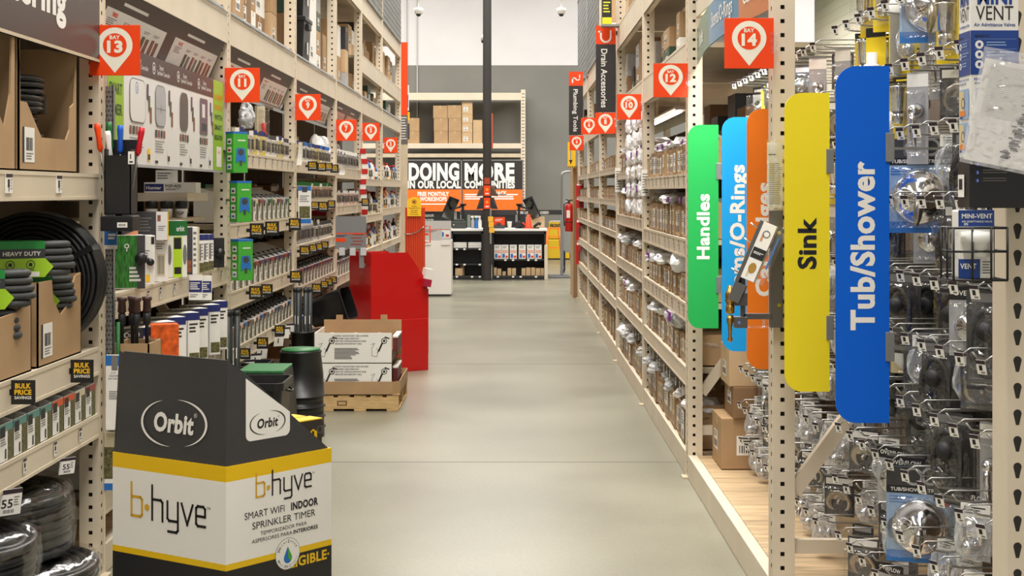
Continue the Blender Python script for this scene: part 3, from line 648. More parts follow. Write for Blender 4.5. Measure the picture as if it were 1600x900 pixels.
# tags on that beam
for yy, k in ((4.62, 0), (5.13, 1)):
    t = thing('price_card', f'white price card on the beam under the {("first", "torn")[k]} kraft tubing carton', 'price card', (XL + 0.004, yy, 1.578)); b = MB(); b.box(-0.003, -0.03, -0.032, 0, 0.03, 0.032, PAPER)
    b.m = to_right(0.0006, 0, 0); b.rect(-0.03, 0.02, 0.03, 0.032, 0, TAGHEAD); b.rect(-0.014, -0.012, 0.004, 0.014, 0, INK); b.rect(-0.006, -0.026, 0.0, -0.008, 0.0002, INK); b.lines(0.012, -0.024, 0.026, 0.014, 4, GREYINK, 0); b.m = Matrix(); b.build('card', t)
# middle level: hoses and a big standing coil
z = 0.932
HOSE = mat('grey_hose', (58, 60, 60), 0.6, noise=0.12, nscale=25)
def racetrack(r, L, z, n=10):
    p = [(L + r * math.cos(a), r * math.sin(a), z) for a in [-math.pi / 2 + math.pi * i / n for i in range(n + 1)]]
    return p + [(-L + r * math.cos(a), r * math.sin(a), z) for a in [math.pi / 2 + math.pi * i / n for i in range(n + 1)]]
HG1 = mat('hose_label_green', (30, 140, 60), 0.4); HG2 = mat('hose_label_lime', (160, 205, 40), 0.4); HG3 = mat('hose_label_grey', (52, 58, 60), 0.4)
def mk_hose():
    t = thing('hose_bundle', 'x', 'hose'); b = MB()
    for j in range(5):
        for r in (0.052, 0.028): b.tube(racetrack(r, 0.16 + 0.006 * ((j * 3) % 4), 0.013 + j * 0.025), 0.0125, HOSE, 8, closed=True)
    b.build('hose_loops', t); b = MB()
    b.m = Matrix.Translation((0.02, 0, 0)); p = [(-0.12, 0.0), (0.10, 0.0), (0.13, 0.035), (0.10, 0.066), (-0.12, 0.066)]
    b.box(-0.12, -0.070, -0.002, 0.10, 0.070, 0.0, HG2); 
    for s in (-1, 1):
        y = s * 0.070; v = [(x, y, q) for x, q in p]; b.quad(v if s < 0 else v[::-1], HG2); v = [(-0.12, y, 0.066), (0.10, y, 0.066), (0.10, y, 0.100), (-0.12, y, 0.100)]; b.quad(v if s < 0 else v[::-1], HG3)
        v = [(-0.12, y, 0.100), (0.10, y, 0.100), (0.10, y, 0.124), (-0.12, y, 0.124)]; b.quad(v if s < 0 else v[::-1], HG1)
    b.box(-0.12, -0.070, 0.124, 0.10, 0.070, 0.127, HG1); b.box(-0.12, -0.071, 0.001, 0.08, -0.07, 0.018, PAPER)
    b.m = Matrix.Translation((0.02, -0.0712, 0)) @ frame((0, 0, 0), (1, 0, 0), (0, 0, 1)); b.text('HEAVY DUTY', 0.02, 0.083, 0.014, WHITE, 0, 0.03, wide=0.13); b.ring(-0.085, 0.083, 0.007, 0.011, 0, YELLOW, 16)
    for xx in (-0.08, -0.02, 0.05): b.ring(xx, 0.044, 0.013, 0.0155, 0, INK, 18); b.rect(xx - 0.006, 0.038, xx + 0.006, 0.05, 0, INK); b.lines(xx - 0.014, 0.020, xx + 0.014, 0.026, 1, INK, 0)
    b.m = Matrix(); b.build('label_sleeve', t); return t
hose = Maker(mk_hose)
dispenser('notched kraft carton holding heavy duty hoses beside the big coil', XL - 0.006, 4.93, 5.42, z, 0.30, 0.36, [(0, 1), (0.3, 1.0), (0.34, 0.75), (0.5, 0.55), (0.62, 0.62), (0.86, 1.0), (1, 1.03)])
dispenser('kraft carton of hoses on the bulk price shelf, first in its row', XL - 0.006, 4.40, 4.86, z, 0.26, 0.42, [(0, 0.85), (0.3, 0.8), (0.7, 0.83), (0.85, 0.9), (1, 1.0)])
hose('grey hose bundle with green heavy duty label laid over the notched carton', (XL - 0.16, 5.05, z + 0.315), rz=0.52)
hose('grey hose bundle in the notched carton under the labelled one', (XL - 0.18, 5.17, z + 0.18), rz=0.72)
hose('grey hose bundle heaped on the carton first in the row', (XL - 0.16, 4.64, z + 0.232), rz=0.62)
hose('grey hose bundle inside the carton first in the row', (XL - 0.2, 4.62, z + 0.10), rz=0.62)
t = dispenser('tall dark kraft carton standing behind the hose bundles', XL - 0.44, 4.5, 4.92, z, 0.5, 0.3, [(0, 1), (0.4, 1), (0.8, 0.96), (1, 0.9)], m=KRAFT3, sticker=False)
t = thing('tubing_coil', 'large black poly pipe coil standing on edge behind the hoses', 'tubing coil', (XL - 0.21, 5.56, z + 0.275)); t.rotation_euler = (math.radians(90), 0, 0)
b = MB(); coil_mesh(b, 0.258, 0.0095, 7, 6, BLKTUBE, 11, n=48, w=0.006); b.m = Matrix.Translation((0, 0, -0.06)); b.m = Matrix(); b.build('coil', t)
for a in (0.5, 2.4, 4.3): b = MB(); b.m = Matrix.Rotation(a, 4, 'Z'); b.box(0.15, -0.012, -0.002, 0.268, 0.012, 0.0, BLACK); b.box(0.266, -0.012, 0, 0.269, 0.012, 0.112, BLACK); b.box(0.15, -0.012, 0.111, 0.268, 0.012, 0.113, BLACK); b.m = Matrix(); b.build('strap', t)
# lower level: small open trays of fittings
z = 0.667
TEAL = mat('pack_teal', (90, 140, 132), 0.5); ORP = mat('pack_orange', (214, 92, 44), 0.5); REDP = mat('pack_brick', (150, 62, 44), 0.5); FOL = mat('pack_foliage', (96, 92, 56), 0.6, noise=0.75, nscale=90)
TAN = mat('pack_tan', (206, 196, 166), 0.5)
def tray(label, x, y0, w_, z, h, hm, dep=0.28, style=0, name='tray_carton'):
    """white printed tray: low front, sides rising to the back"""
    t = thing(name, label, 'carton', (x, y0, z)); th_ = 0.003; hb = h * 1.5; bm_ = KRAFT2
    b = MB(); b.box(-dep, 0, 0, 0, w_, th_, bm_); b.box(-dep, 0, 0, -dep + th_, w_, hb, bm_)
    for yy in (0, w_ - th_): b.m = to_cam(0, yy + th_, 0); b.prism([(-dep, 0), (0, 0), (0, h), (-dep * 0.8, hb), (-dep, hb)], 0, th_, WHITE if style != 2 else bm_); b.m = Matrix()
    b.build('tray_body', t); b = MB(); b.box(-th_, 0, 0, 0, w_, h, WHITE if style != 2 else TAN); b.m = to_right(0.0008, 0, 0)
    b.rect(0, h * 0.8, w_, h, 0, hm); b.rect(w_ * 0.62, 0, w_, h * 0.8, 0.0002, FOL if style == 0 else hm); b.rect(w_ * 0.06, h * 0.66, w_ * 0.42, h * 0.94, 0.0004, INK)
    b.lines(w_ * 0.08, h * 0.42, w_ * 0.55, h * 0.62, 3, GREYINK, 0.0004, seed=int(y0 * 100)); b.rect(w_ * 0.4, h * 0.08, w_ * 0.5, h * 0.34, 0.0004, INK); b.m = Matrix(); b.build('front_panel', t); return t
yy = 4.42
for k in range(9):
    w_ = 0.125; hm = [TEAL, TEAL, TEAL, TEAL, TEAL, ORP, ORP, TAN, REDP][k]
    tray(f'fitting tray with {["teal", "teal", "teal", "teal", "teal", "orange", "orange", "tan", "brick red"][k]} trim, {nth(k)} along the low shelf under the bulk flags', XL - 0.004, yy, w_, z, 0.125, hm); yy += w_ + 0.006
BAGM = clear('poly_bag2', gloss=0.45, rough=0.25, bump=1.0, nscale=14, milky=True)
def crumple(b, sx, sy, sz, m, seed=1, n=10, k=0.35):
    R = random.Random(seed); bm = bmesh.new(); bmesh.ops.create_icosphere(bm, subdivisions=3, radius=1)
    from mathutils import noise as NZ
    for q in bm.verts:
        o = NZ.noise(q.co * 1.7 + Vector((seed * 3.1, seed, 0))) * k + NZ.noise(q.co * 4.5 + Vector((seed, 2, seed * 1.7))) * k * 0.5
        q.co = q.co * (1 + o); q.co = Vector((q.co.x * sx, q.co.y * sy, max(q.co.z * sz, -sz * 0.75)))
    bm.verts.index_update(); b.add([q.co.copy() for q in bm.verts], [tuple(q.index for q in f.verts) for f in bm.faces], m, False); bm.free(); return b
def bag(label, loc, sx, sy, sz, seed, m=None, inner=None, rz=0, name='poly_bag', lab=None):
    t = thing(name, label, 'bag', loc, rz); b = MB(); b.m = Matrix.Translation((0, 0, sz * 0.75)); crumple(b, sx, sy, sz, m or BAGM, seed); b.build('film', t)
    if inner: b = MB(); b.m = Matrix.Translation((0, 0, sz * 0.6)); crumple(b, sx * 0.72, sy * 0.72, sz * 0.55, inner, seed + 9, k=0.6); b.build('contents', t)
    if lab: b = MB(); b.m = Matrix.Translation((-sx * 0.95 if loc[0] > 0 else sx * 0.95, 0, sz * 0.9)); b.box(-0.004, -sy * 0.4, -sz * 0.35, 0.004, sy * 0.4, sz * 0.35, lab); b.build('header_card', t)
    return t
for k in range(2): bag(f'crumpled clear bag of fittings, {nth(k)} on the low fitting trays', (XL - 0.13, 5.0 + k * 0.25, z + 0.11), 0.09, 0.10, 0.06, 3 + k, inner=KRAFT3)
# bottom: wrapped pipe coils
WRAP = clear('stretch_wrap', gloss=0.2, rough=0.14, bump=1.0, nscale=9)
PIPE = mat('dark_pipe', (30, 31, 34), 0.35, noise=0.12, nscale=20)
def wrapped(label, loc, r, layers, seed, sticker=False, rot=(0, 0, 0)):
    t = thing('wrapped_pipe_coil', label, 'pipe coil', loc); t.rotation_euler = rot; tr = 0.017; b = MB(); coil_mesh(b, r, tr, 4, layers, PIPE, seed, n=44, w=0.005); b.build('coil', t)
    h = layers * tr * 1.85 + tr; b = MB(); n = 56; R = random.Random(seed); v = []; f = []
    prof = [(r - 0.105, h * 0.9), (r - 0.09, h + 0.012), (r - 0.03, h + 0.022), (r + 0.018, h - 0.005), (r + 0.029, h * 0.66), (r + 0.031, h * 0.33), (r + 0.02, 0.0), (r - 0.04, -0.006 + 0.008)]
    for j, (pr_, pz) in enumerate(prof):
        for i in range(n): k = R.uniform(-0.006, 0.006); v.append(((pr_ + k) * math.cos(2 * math.pi * i / n), (pr_ + k) * math.sin(2 * math.pi * i / n), max(0.001, pz + R.uniform(-0.005, 0.005))))
    for j in range(len(prof) - 1):
        for i in range(n): f.append((j * n + i, j * n + (i + 1) % n, (j + 1) * n + (i + 1) % n, (j + 1) * n + i))
    b.add(v, f, WRAP, True); b.build('wrap', t)
    if sticker:
        a = math.radians(-78); b = MB(); b.m = Matrix.Translation(((r + 0.035) * math.cos(a), (r + 0.035) * math.sin(a), h * 0.52)) @ frame((0, 0, 0), (math.cos(a + math.pi / 2), math.sin(a + math.pi / 2), 0), (0, 0, 1))
        b.rect(-0.05, -0.03, 0.05, 0.03, 0, mat('sticker_pale', (206, 216, 208), 0.4)); b.rect(-0.05, 0.014, 0.03, 0.03, 0.0005, INK); b.text('9947', 0.014, -0.012, 0.02, INK, 0.0006, 0.02); b.lines(-0.045, -0.025, -0.022, 0.01, 4, GREYINK, 0.0006); b.m = Matrix(); b.build('sticker', t)
        b = MB(); b.m = Matrix.Translation((0.10, -0.17, h + 0.03)) @ Matrix.Rotation(0.5, 4, 'Z'); b.box(-0.07, -0.03, 0, 0.06, 0.03, 0.002, PAPER); b.m = Matrix(); b.build('paper_slip', t)
    return t
wrapped('stretch wrapped dark pipe coil with pale number sticker under the price cards', (XL - 0.255, 5.17, 0.232), 0.265, 7, 2, True)
wrapped('shiny stretch wrapped pipe coil leaning forward below the first price card', (XL - 0.16, 4.56, 0.255), 0.235, 6, 5, rot=(0, 0.10, 0))
wrapped('stretch wrapped pipe coil lying under the stickered coil', (XL - 0.17, 5.17, 0.122), 0.28, 2, 7)
wrapped('stretch wrapped pipe coil lying under the shiny leaning coil', (XL - 0.20, 4.53, 0.122), 0.28, 2, 8)
for k, (px, py, d, s) in enumerate(((16, 785, 4.55, 0.085), (107, 728, 5.25, 0.06))):
    p = Lp(px, py, XL + 0.02); t = thing('price_card', f'white hanging price card, {nth(k)} below the fitting tray shelf', 'price card', (XL + 0.015, p.y, p.z)); b = MB(); b.m = frame((0, 0, 0), (0.75, 0.66, 0), (0.1, 0, 1))
    b.prism([(-s / 2, -s / 2), (s / 2, -s / 2), (s / 2, s / 2), (-s / 2, s / 2)], -0.002, 0, PAPER); b.rect(-s / 2, s * 0.32, s / 2, s / 2, 0.0006, TAGHEAD); b.text('55', -s * 0.06, -s * 0.05, s * 0.32, INK, 0.0006, 0.02); b.lines(s * 0.2, -s * 0.2, s * 0.42, s * 0.2, 4, GREYINK, 0.0006); b.barcode(-s * 0.2, -s * 0.42, s * 0.25, -s * 0.28, INK, 0.0006); b.m = Matrix(); b.build('card', t)
# ------------------------------------------------------------------ goods on the left row
PUR = mat('pack_purple', (92, 62, 96), 0.5); NAVY = mat('pack_navy', (38, 46, 110), 0.45); LIME = mat('pack_lime', (176, 214, 40), 0.45); LGRN = mat('pack_green', (66, 160, 52), 0.45)
DGRN = mat('pack_dark_green', (20, 104, 44), 0.45); LEAF = mat('pack_grass_photo', (48, 120, 40), 0.5, noise=0.8, nscale=26, stretch=(8, 8, 1)); PINK = mat('pack_salmon', (226, 178, 164), 0.5); BLUEP = mat('pack_blue', (40, 110, 190), 0.45)
CHAR = mat('pack_charcoal', (66, 66, 70), 0.45); AMB = mat('pack_amber', (226, 130, 40), 0.5); YGR = mat('pack_yellow', (226, 208, 80), 0.5); ORG2 = mat('orange_film', (226, 92, 26), 0.3, noise=0.45, nscale=35)
SKIN = mat('printed_hand', (206, 140, 100), 0.5); SILV = mat('pack_grey', (170, 170, 172), 0.4)
def pbox(name, label, px0, px1, py0, zb, d, dep, rot, art, m=WHITE, cat='box', bev=0.0015, top=None):
    """box whose front spans px0..px1 seen from the aisle, standing at height zb and reaching up to row py0"""
    a = math.radians(rot); p = Dp(px0, py0, d); w_ = (px1 - px0) / F * d / max(0.3, math.cos(a)) * (1 + 0.0); h = p.z - zb
    t = thing(name, label, cat, (p.x, d, zb), a); b = MB(); b.box(0, 0, 0, w_, dep, h, m, bev)
    if top: b.box(-0.0006, -0.0006, h * (1 - 0.16), w_ + 0.0006, dep + 0.0006, h + 0.0006, top)
    b.m = to_cam(0, -0.0012, 0); art(b, w_, h); b.m = Matrix(); b.build('carton', t); return t
# perforated steel wing strip
t = thing('perforated_strip', 'grey perforated steel strip holding the black flag holder', 'steel strip', (XL - 0.045, 5.725, 0.86)); W_ = 0.075; hh = 1.12
b = MB(); b.box(0, 0, 0, W_, 0.003, hh, GALV); b.box(W_ - 0.003, 0, 0, W_, 0.03, hh, GALV); b.m = to_cam(0, -0.0005, 0)
for r in range(58):
    for c in range(5): b.rect(0.008 + c * 0.0135 + (r % 2) * 0.0067, 0.01 + r * 0.019, 0.014 + c * 0.0135 + (r % 2) * 0.0067, 0.0165 + r * 0.019, 0, DARK)
b.m = Matrix(); b.build('strip', t)
# black holder with marking flags
hx, hy, hz = XL + 0.042, 5.56, 1.46
t = thing('flag_holder', 'black open box holder on the perforated strip full of marking flags', 'holder', (hx, hy, hz)); b = MB()
for q in ((0, 0, 0, 0.105, 0.004, 0.235), (0, 0.096, 0, 0.105, 0.1, 0.30), (0, 0, 0, 0.004, 0.1, 0.26), (0.101, 0, 0, 0.105, 0.1, 0.26), (0, 0, 0, 0.105, 0.1, 0.004)): b.box(*q, BLACK)
b.box(-0.012, -0.012, -0.065, 0.115, 0.1, -0.005, BLACK, 0.003); b.box(0.02, 0.1, 0.1, 0.05, 0.17, 0.14, BLACK); b.build('box', t)
b = MB(); b.box(0.095, -0.003, 0.20, 0.12, -0.001, 0.25, PAPER); b.m = to_cam(0, -0.0035, 0); b.text('1', 0.105, 0.23, 0.018, INK, 0, 0.03); b.rect(0.10, 0.206, 0.114, 0.212, 0, INK); b.m = Matrix(); b.build('price_tag', t)
b = MB(); b.box(0.055, -0.014, -0.05, 0.095, -0.0125, -0.03, PAPER); b.m = to_cam(0, -0.0146, 0); b.barcode(0.06, -0.044, 0.09, -0.036, INK, 0, 9); b.m = Matrix(); b.build('label', t)
FL = [('orange', ORANGE, 0.012, 0.03, 0.36, -8), ('blue', mat('flag_blue', (20, 90, 200), 0.4), 0.055, 0.03, 0.35, 0), ('red', mat('flag_red', (205, 20, 40), 0.4), 0.088, 0.03, 0.345, 9), ('white', WHITE, 0.03, 0.06, 0.33, -6), ('green', DGRN, 0.028, 0.075, 0.365, -5)]
for nm, m, x, y, h, lean in FL:
    t = thing('marking_flag', f'{nm} rolled marking flag standing in the black holder', 'flag', (hx + x, hy + y, hz + 0.005)); t.rotation_euler = (0, math.radians(lean), 0)
    b = MB(); b.tube([(0, 0, 0), (0, 0, h * 0.9)], 0.0025, STEEL, 6); b.build('wire_stake', t); b = MB(); b.lathe([(0.004, h - 0.115), (0.012, h - 0.10), (0.010, h - 0.06), (0.013, h - 0.02), (0.011, h), (0.0, h)], m, 10); b.build('rolled_flag', t)
def hang(name, label, px0, py0, px1, py1, d, draw, m=WHITE, cat='hanging pack', dep=0.02):
    p = Dp(px0, py1, d); q = Dp(px1, py0, d); t = thing(name, label, cat, (p.x, d, p.z)); w_, h = q.x - p.x, q.z - p.z
    b = MB(); b.box(0, 0, 0, w_, dep, h, m, 0.001); b.m = to_cam(0, -0.0008, 0); draw(b, w_, h); b.m = Matrix(); b.build('card', t); b = MB(); b.tube([(w_ * 0.5, dep, h * 0.95), (w_ * 0.5, dep + 0.03, h * 0.97), (min(w_ * 0.5, XL - 0.02 - p.x), dep + 0.07, h * 0.97), (min(w_ * 0.5, XL - 0.02 - p.x), dep + 0.1, h * 0.97)], 0.003, STEEL, 6); b.build('hook', t); return t
def a1(b, w, h): b.rect(0, h * 0.86, w, h, 0, BLUEP); b.rect(w * 0.35, h * 0.8, w * 0.7, h * 1.0, 0.0005, GREYINK); b.text('15 FT', w * 0.45, h * 0.76, h * 0.022, INK, 0); b.text('ADJUSTABLE', w * 0.5, h * 0.72, h * 0.022, INK, 0, wide=w * 0.6); b.text('PATTERN', w * 0.45, h * 0.685, h * 0.022, INK, 0); b.lines(w * 0.2, h * 0.40, w * 0.8, h * 0.52, 5, GREYINK, 0)
hang('nozzle_pack', 'white adjustable pattern nozzle pack hanging behind the charcoal hood', 165, 555, 192, 672, 5.66, a1)
def a2(b, w, h): b.rect(0, h * 0.2, w, h * 0.75, 0, FOL); b.rect(0, 0, w, h * 0.12, 0, BLUEP); b.rect(0, h * 0.75, w, h, 0, TAN)
hang('emitter_pack', 'small picture pack with blue foot hanging below the nozzle pack', 163, 676, 182, 766, 5.7, a2)
def a3(b, w, h): b.rect(0, h * 0.15, w, h * 0.86, 0, BLUEP); b.rect(w * 0.3, h * 0.5, w * 0.9, h * 0.6, 0.0004, WHITE); b.rect(w * 0.3, h * 0.38, w * 0.8, h * 0.46, 0.0004, WHITE)
hang('shelf_talker', 'small blue card hanging on the perforated strip', 163, 349, 183, 389, 5.68, a3, dep=0.003, cat='card')
# angled picture boards under the top beams
GB = mat('board_charcoal', (58, 50, 48), 0.35); BRD = mat('board_white', (232, 230, 228), 0.35); WOODP = mat('printed_wood', (140, 84, 58), 0.5, noise=0.5, nscale=40)
def angled(i, y0, y1, txts, label, pink=False):
    x1, z1, x0, z0 = XL - 0.005, 2.41, XL - 0.11, 2.175; up = Vector((x1 - x0, 0, z1 - z0)); hh = up.length; n = len(txts); L = y1 - y0
    t = thing('angled_board', label, 'sign', (x0, y0, z0)); M = frame((0, 0, 0), (0, 1, 0), up)
    b = MB(M); b.box(0, 0, -0.008, L, hh, 0, GB); b.box(0, -0.004, -0.012, L, 0.006, 0.012, SILV)
    for k, tx in enumerate(txts):
        a = L * (k + 0.12) / n; c = L * (k + 0.97) / n; w_ = c - a; m = PINK if pink else BRD
        b.rect(a, 0.012, c, hh * 0.66, 0.001, m); (b.text(tx, a + w_ * 0.14, hh * 0.57, hh * 0.07, ORANGE, 0.0016, 0.03) if tx else b.lines(a + w_ * 0.06, hh * 0.54, a + w_ * 0.2, hh * 0.6, 1, ORANGE, 0.0016)); b.lines(a + w_ * 0.06, hh * 0.36, a + w_ * 0.2, hh * 0.5, 4, GREYINK, 0.0016)
        for q in range(4):
            u = a + w_ * (0.30 + q * 0.17); b.rect(u, hh * 0.1, u + w_ * 0.055, hh * 0.42, 0.0016, WOODP if q % 2 else FOL); b.rect(u + w_ * 0.075, hh * 0.08, u + w_ * 0.13, hh * 0.40, 0.0016, WOODP if q > 1 else GREYINK); b.lines(u, hh * 0.46, u + w_ * 0.11, hh * 0.52, 2, GREYINK, 0.0016)
        b.lines(a + w_ * 0.2, hh * 0.77, a + w_ * 0.6, hh * 0.83, 1, BRD, 0.001, 0.9, 0.1)
    b.build('board', t)
angled(1, 5.75, 8.12, ['TIMERS', 'VALVES'], 'angled charcoal guide board above the smart controller panel')
angled(2, 8.25, 10.62, ['', ''], 'angled charcoal guide board behind the bay eleven sign')
angled(3, 10.75, 13.07, ['', ''], 'angled charcoal guide board behind the bay nine sign')
angled(4, 13.2, 15.25, ['', ''], 'angled guide board with pink panels behind the bay seven sign', True)
# big smart controller board
t = thing('product_board', 'white product board picturing four smart sprinkler controllers with lime side strips', 'sign', (XL + 0.003, 5.735, 1.66)); hh = 0.51; L = 2.28
b = MB(); b.m = to_right(0, 0, 0); b.box(0, 0, -0.012, L, hh, 0, BRD); b.rect(0, 0, L, 0.012, 0.001, SILV)
b.rect(0.24, hh * 0.80, 2.02, hh, 0.001, mat('board_header_brown', (70, 48, 46), 0.35)); LIM = mat('board_lime', (150, 190, 40), 0.4)
b.rect(0, 0.012, 0.24, hh, 0.0014, LIM); b.rect(2.02, 0.012, L, hh, 0.0014, LIM)
for k, s_ in enumerate(("IT'S A", 'SMART', 'TIMER')): b.text(s_, 0.12, hh * (0.80 - 0.17 * k), hh * 0.085, mat('deep_green_print', (40, 70, 24), 0.5), 0.002, 0.03, wide=0.19)
for k, s_ in enumerate(('SAVE MONEY', 'AND WATER', 'WITH', 'SMART', 'IRRIGATION')): b.text(s_, 2.15, hh * (0.82 - 0.11 * k), hh * 0.055, mat('lime_print', (226, 150, 20), 0.5) if k < 2 else MATS['deep_green_print'], 0.002, 0.03, wide=0.20)
b.rect(2.10, hh * 0.06, 2.23, hh * 0.28, 0.002, WHITE); b.text('SAVE', 2.165, hh * 0.22, hh * 0.035, ORANGE, 0.0026)
DEVG = mat('device_grey', (178, 178, 182), 0.4); DEVD = mat('device_brown', (96, 86, 82), 0.4); DEVP = mat('device_plum', (120, 92, 104), 0.4)
for k, (c, m, w_) in enumerate(((0.46, BRD, 0.13), (0.86, DEVG, 0.095), (1.33, DEVD, 0.085), (1.78, DEVP, 0.09))):
    b.prism(rr(c - w_, hh * 0.38, c + w_, hh * 0.76, 0.05 if k != 3 else 0.015), 0.0015, 0.003, GREYINK); b.prism(rr(c - w_ + 0.006, hh * 0.39, c + w_ - 0.006, hh * 0.75, 0.045 if k != 3 else 0.012), 0.002, 0.0036, m)
    if k == 0: b.ring(c - 0.02, hh * 0.68, 0.022, 0.026, 0.004, BLUEP, 16); b.rect(c - 0.022, hh * 0.65, c - 0.014, hh * 0.7, 0.004, BLUEP)
    if k == 1: b.rect(c - w_, hh * 0.54, c + w_, hh * 0.546, 0.004, GREYINK); b.rect(c - 0.004, hh * 0.5, c + 0.004, hh * 0.58, 0.004, GREYINK)
    if k == 3: b.rect(c - 0.05, hh * 0.56, c + 0.02, hh * 0.70, 0.004, BRD); b.rect(c - 0.06, hh * 0.42, c + 0.06, hh * 0.5, 0.004, CHAR)
    for q in range(3): b.rect(c + 0.155 + q * 0.028, hh * (0.60 - 0.1 * q), c + 0.185 + q * 0.028, hh * (0.74 - 0.1 * q), 0.002, (PUR, FOL, WOODP)[q])
    for q in range(4): b.rect(c - w_ + q * 0.05, hh * 0.28, c - w_ + 0.035 + q * 0.05, hh * 0.35, 0.002, CHAR if (q + k) % 2 else WOODP)
    b.lines(c - w_, hh * 0.13, c + w_ * 0.9, hh * 0.25, 5, GREYINK, 0.002, 0.35, seed=k); b.rect(c - w_, hh * 0.045, c - w_ + 0.05, hh * 0.07, 0.002, INK); b.rect(c + w_ + 0.04, hh * 0.06, c + w_ + 0.085, hh * 0.17, 0.002, YELLOW if k == 0 else BRD); b.rect(c + w_ + 0.045, hh * 0.07, c + w_ + 0.08, hh * 0.12, 0.0024, INK)
    b.ring(c - 0.12, hh * 0.90, 0.022, 0.028, 0.002, BRD, 18); b.rect(c - 0.13, hh * 0.88, c - 0.11, hh * 0.92, 0.002, BRD); b.text('Smart', c + 0.02, hh * 0.925, 0.022, BRD, 0.002, 0.01); b.text('Sprinkler Controller', c + 0.06, hh * 0.868, 0.020, BRD, 0.002, 0.01, wide=0.24)
b.m = Matrix(); b.build('board', t)
# recess behind: rear shelf with rotor boxes
t = thing('rear_shelf', 'narrow dusty rear shelf carrying rotor cups below the product board', 'shelf', (-2.45, 6.2, 1.39)); b = MB(); b.box(0, 0, 0, 0.68, 1.85, 0.02, BEIGE2); b.build('deck', t)
b = MB(); 
for yy in (0.1, 1.7): b.box(0, yy, -0.16, 0.03, yy + 0.03, 0, BEIGE2)
b.build('bracket', t)
t = thing('rear_shelf', 'upper cross rail shelf under the long rotor box', 'shelf', (-2.45, 7.55, 1.50)); b = MB(); b.box(0, 0, 0, 0.70, 0.5, 0.045, BEIGE); b.build('deck', t)
def aH(b, w, h): b.rect(0.004, 0.008, w * 0.38, h - 0.008, 0, NAVY); b.text('Hunter', w * 0.19, h * 0.48, h * 0.3, BRD, 0.0005, 0.03, wide=w * 0.30); b.text('PGP-ADJ', w * 0.56, h * 0.62, h * 0.25, INK, 0.0005, 0.02, wide=w * 0.3); b.lines(w * 0.42, h * 0.2, w * 0.7, h * 0.4, 2, GREYINK, 0.0005)
pbox('rotor_box', 'long white and navy rotor box on the cross rail shelf', 225, 306, 285, 1.546, 7.6, 0.12, 0, aH)
def aG(b, w, h): b.lines(w * 0.1, h * 0.2, w * 0.9, h * 0.8, 3, GREYINK, 0)
pbox('rotor_box', 'small white box stacked on the long rotor box', 243, 271, 266, 1.546 + 0.055, 7.62, 0.1, 0, aG)
def mk_cup():
    t = thing('rotor_cup', 'x', 'cup'); b = MB(); b.lathe([(0.028, 0), (0.032, 0.04), (0.031, 0.075), (0, 0.078)], BRD, 16); b.lathe([(0.0325, 0.05), (0.033, 0.075), (0.033, 0.09), (0, 0.092)], BLACK, 16); b.m = to_cam(0, -0.0335, 0); b.text('PGP', 0, 0.026, 0.016, INK, 0, 0.02); b.m = Matrix(); b.build('cup', t); return t
cup = Maker(mk_cup)
for k in range(3): cup(f'white and black rotor cup, {nth(k)} in the dim recess below the product board', (-1.93 + k * 0.075, 7.5 + 0.02 * k, 1.411))
bag('dusty clear bag of parts beside the rotor cups', (-1.88, 7.85, 1.412), 0.06, 0.07, 0.06, 31, inner=TAN)
# shelf of timers (top 1.125)
Z = 1.127
def aGreen(b, w, h):
    b.rect(0, h * 0.02, w * 0.74, h, 0, LEAF); b.rect(w * 0.74, 0, w, h, 0, CHAR); b.ring(w * 0.42, h * 0.80, 0.006, 0.011, 0.0005, BRD, 14); b.rect(w * 0.40, h * 0.70, w * 0.44, h * 0.75, 0.0005, BRD)
    for q in range(4): b.rect(w * 0.5, h * (0.14 + 0.075 * q), w * (0.86 - 0.05 * q), h * (0.185 + 0.075 * q), 0.0006, BRD)
    b.m = b.m @ Matrix.Translation((w * 0.86, h * 0.56, 0)); b.lathe([(0.026, 0), (0.027, 0.018), (0.022, 0.028), (0, 0.029)], BLACK, 18)
pbox('timer_carton', 'green grass printed timer carton with a black dial', 177, 222, 368, Z, 6.12, 0.1, 22, aGreen)
def aWht(b, w, h): b.rect(w * 0.7, h * 0.82, w * 0.95, h * 0.97, 0, INK); b.lines(w * 0.1, h * 0.5, w * 0.6, h * 0.7, 4, GREYINK, 0); b.rect(w * 0.3, h * 0.05, w * 0.6, h * 0.2, 0, YELLOW); b.m = b.m @ Matrix.Translation((w * 0.6, h * 0.46, 0)); b.lathe([(0.016, 0), (0.017, 0.022), (0, 0.024)], BLACK, 14)
pbox('timer_carton', 'white timer carton with a small black knob next to the green one', 222, 240, 368, Z, 6.42, 0.1, 24, aWht)
def aBar(b, w, h): b.rect(w * 0.02, 0, w * 0.2, h, 0, CHAR); b.rect(w * 0.72, h * 0.86, w * 0.95, h * 0.97, 0, WOODP); b.lines(w * 0.3, h * 0.66, w * 0.8, h * 0.8, 3, GREYINK, 0); b.rect(w * 0.35, h * 0.12, w * 0.8, h * 0.58, 0, TAN); b.barcode(w * 0.38, h * 0.16, w * 0.76, h * 0.54, GREYINK, 0.0005, 8)
pbox('timer_carton', 'white timer carton with charcoal edge under the dark camera box', 236, 260, 366, Z, 6.62, 0.12, 26, aBar)
def aCam(b, w, h): b.poly([(w * 0.1, h * 0.3), (w * 0.7, h * 0.42), (w * 0.95, h * 0.9), (w, h * 0.5), (w, 0), (w * 0.8, 0)], 0, SKIN); b.prism(rr(w * 0.25, h * 0.5, w * 0.75, h * 0.9, 0.004), 0, 0.003, BLACK); 
pbox('timer_carton', 'black carton picturing a hand holding a screen', 190, 214, 336, Z + 0.196, 6.2, 0.1, 15, aCam, m=CHAR)
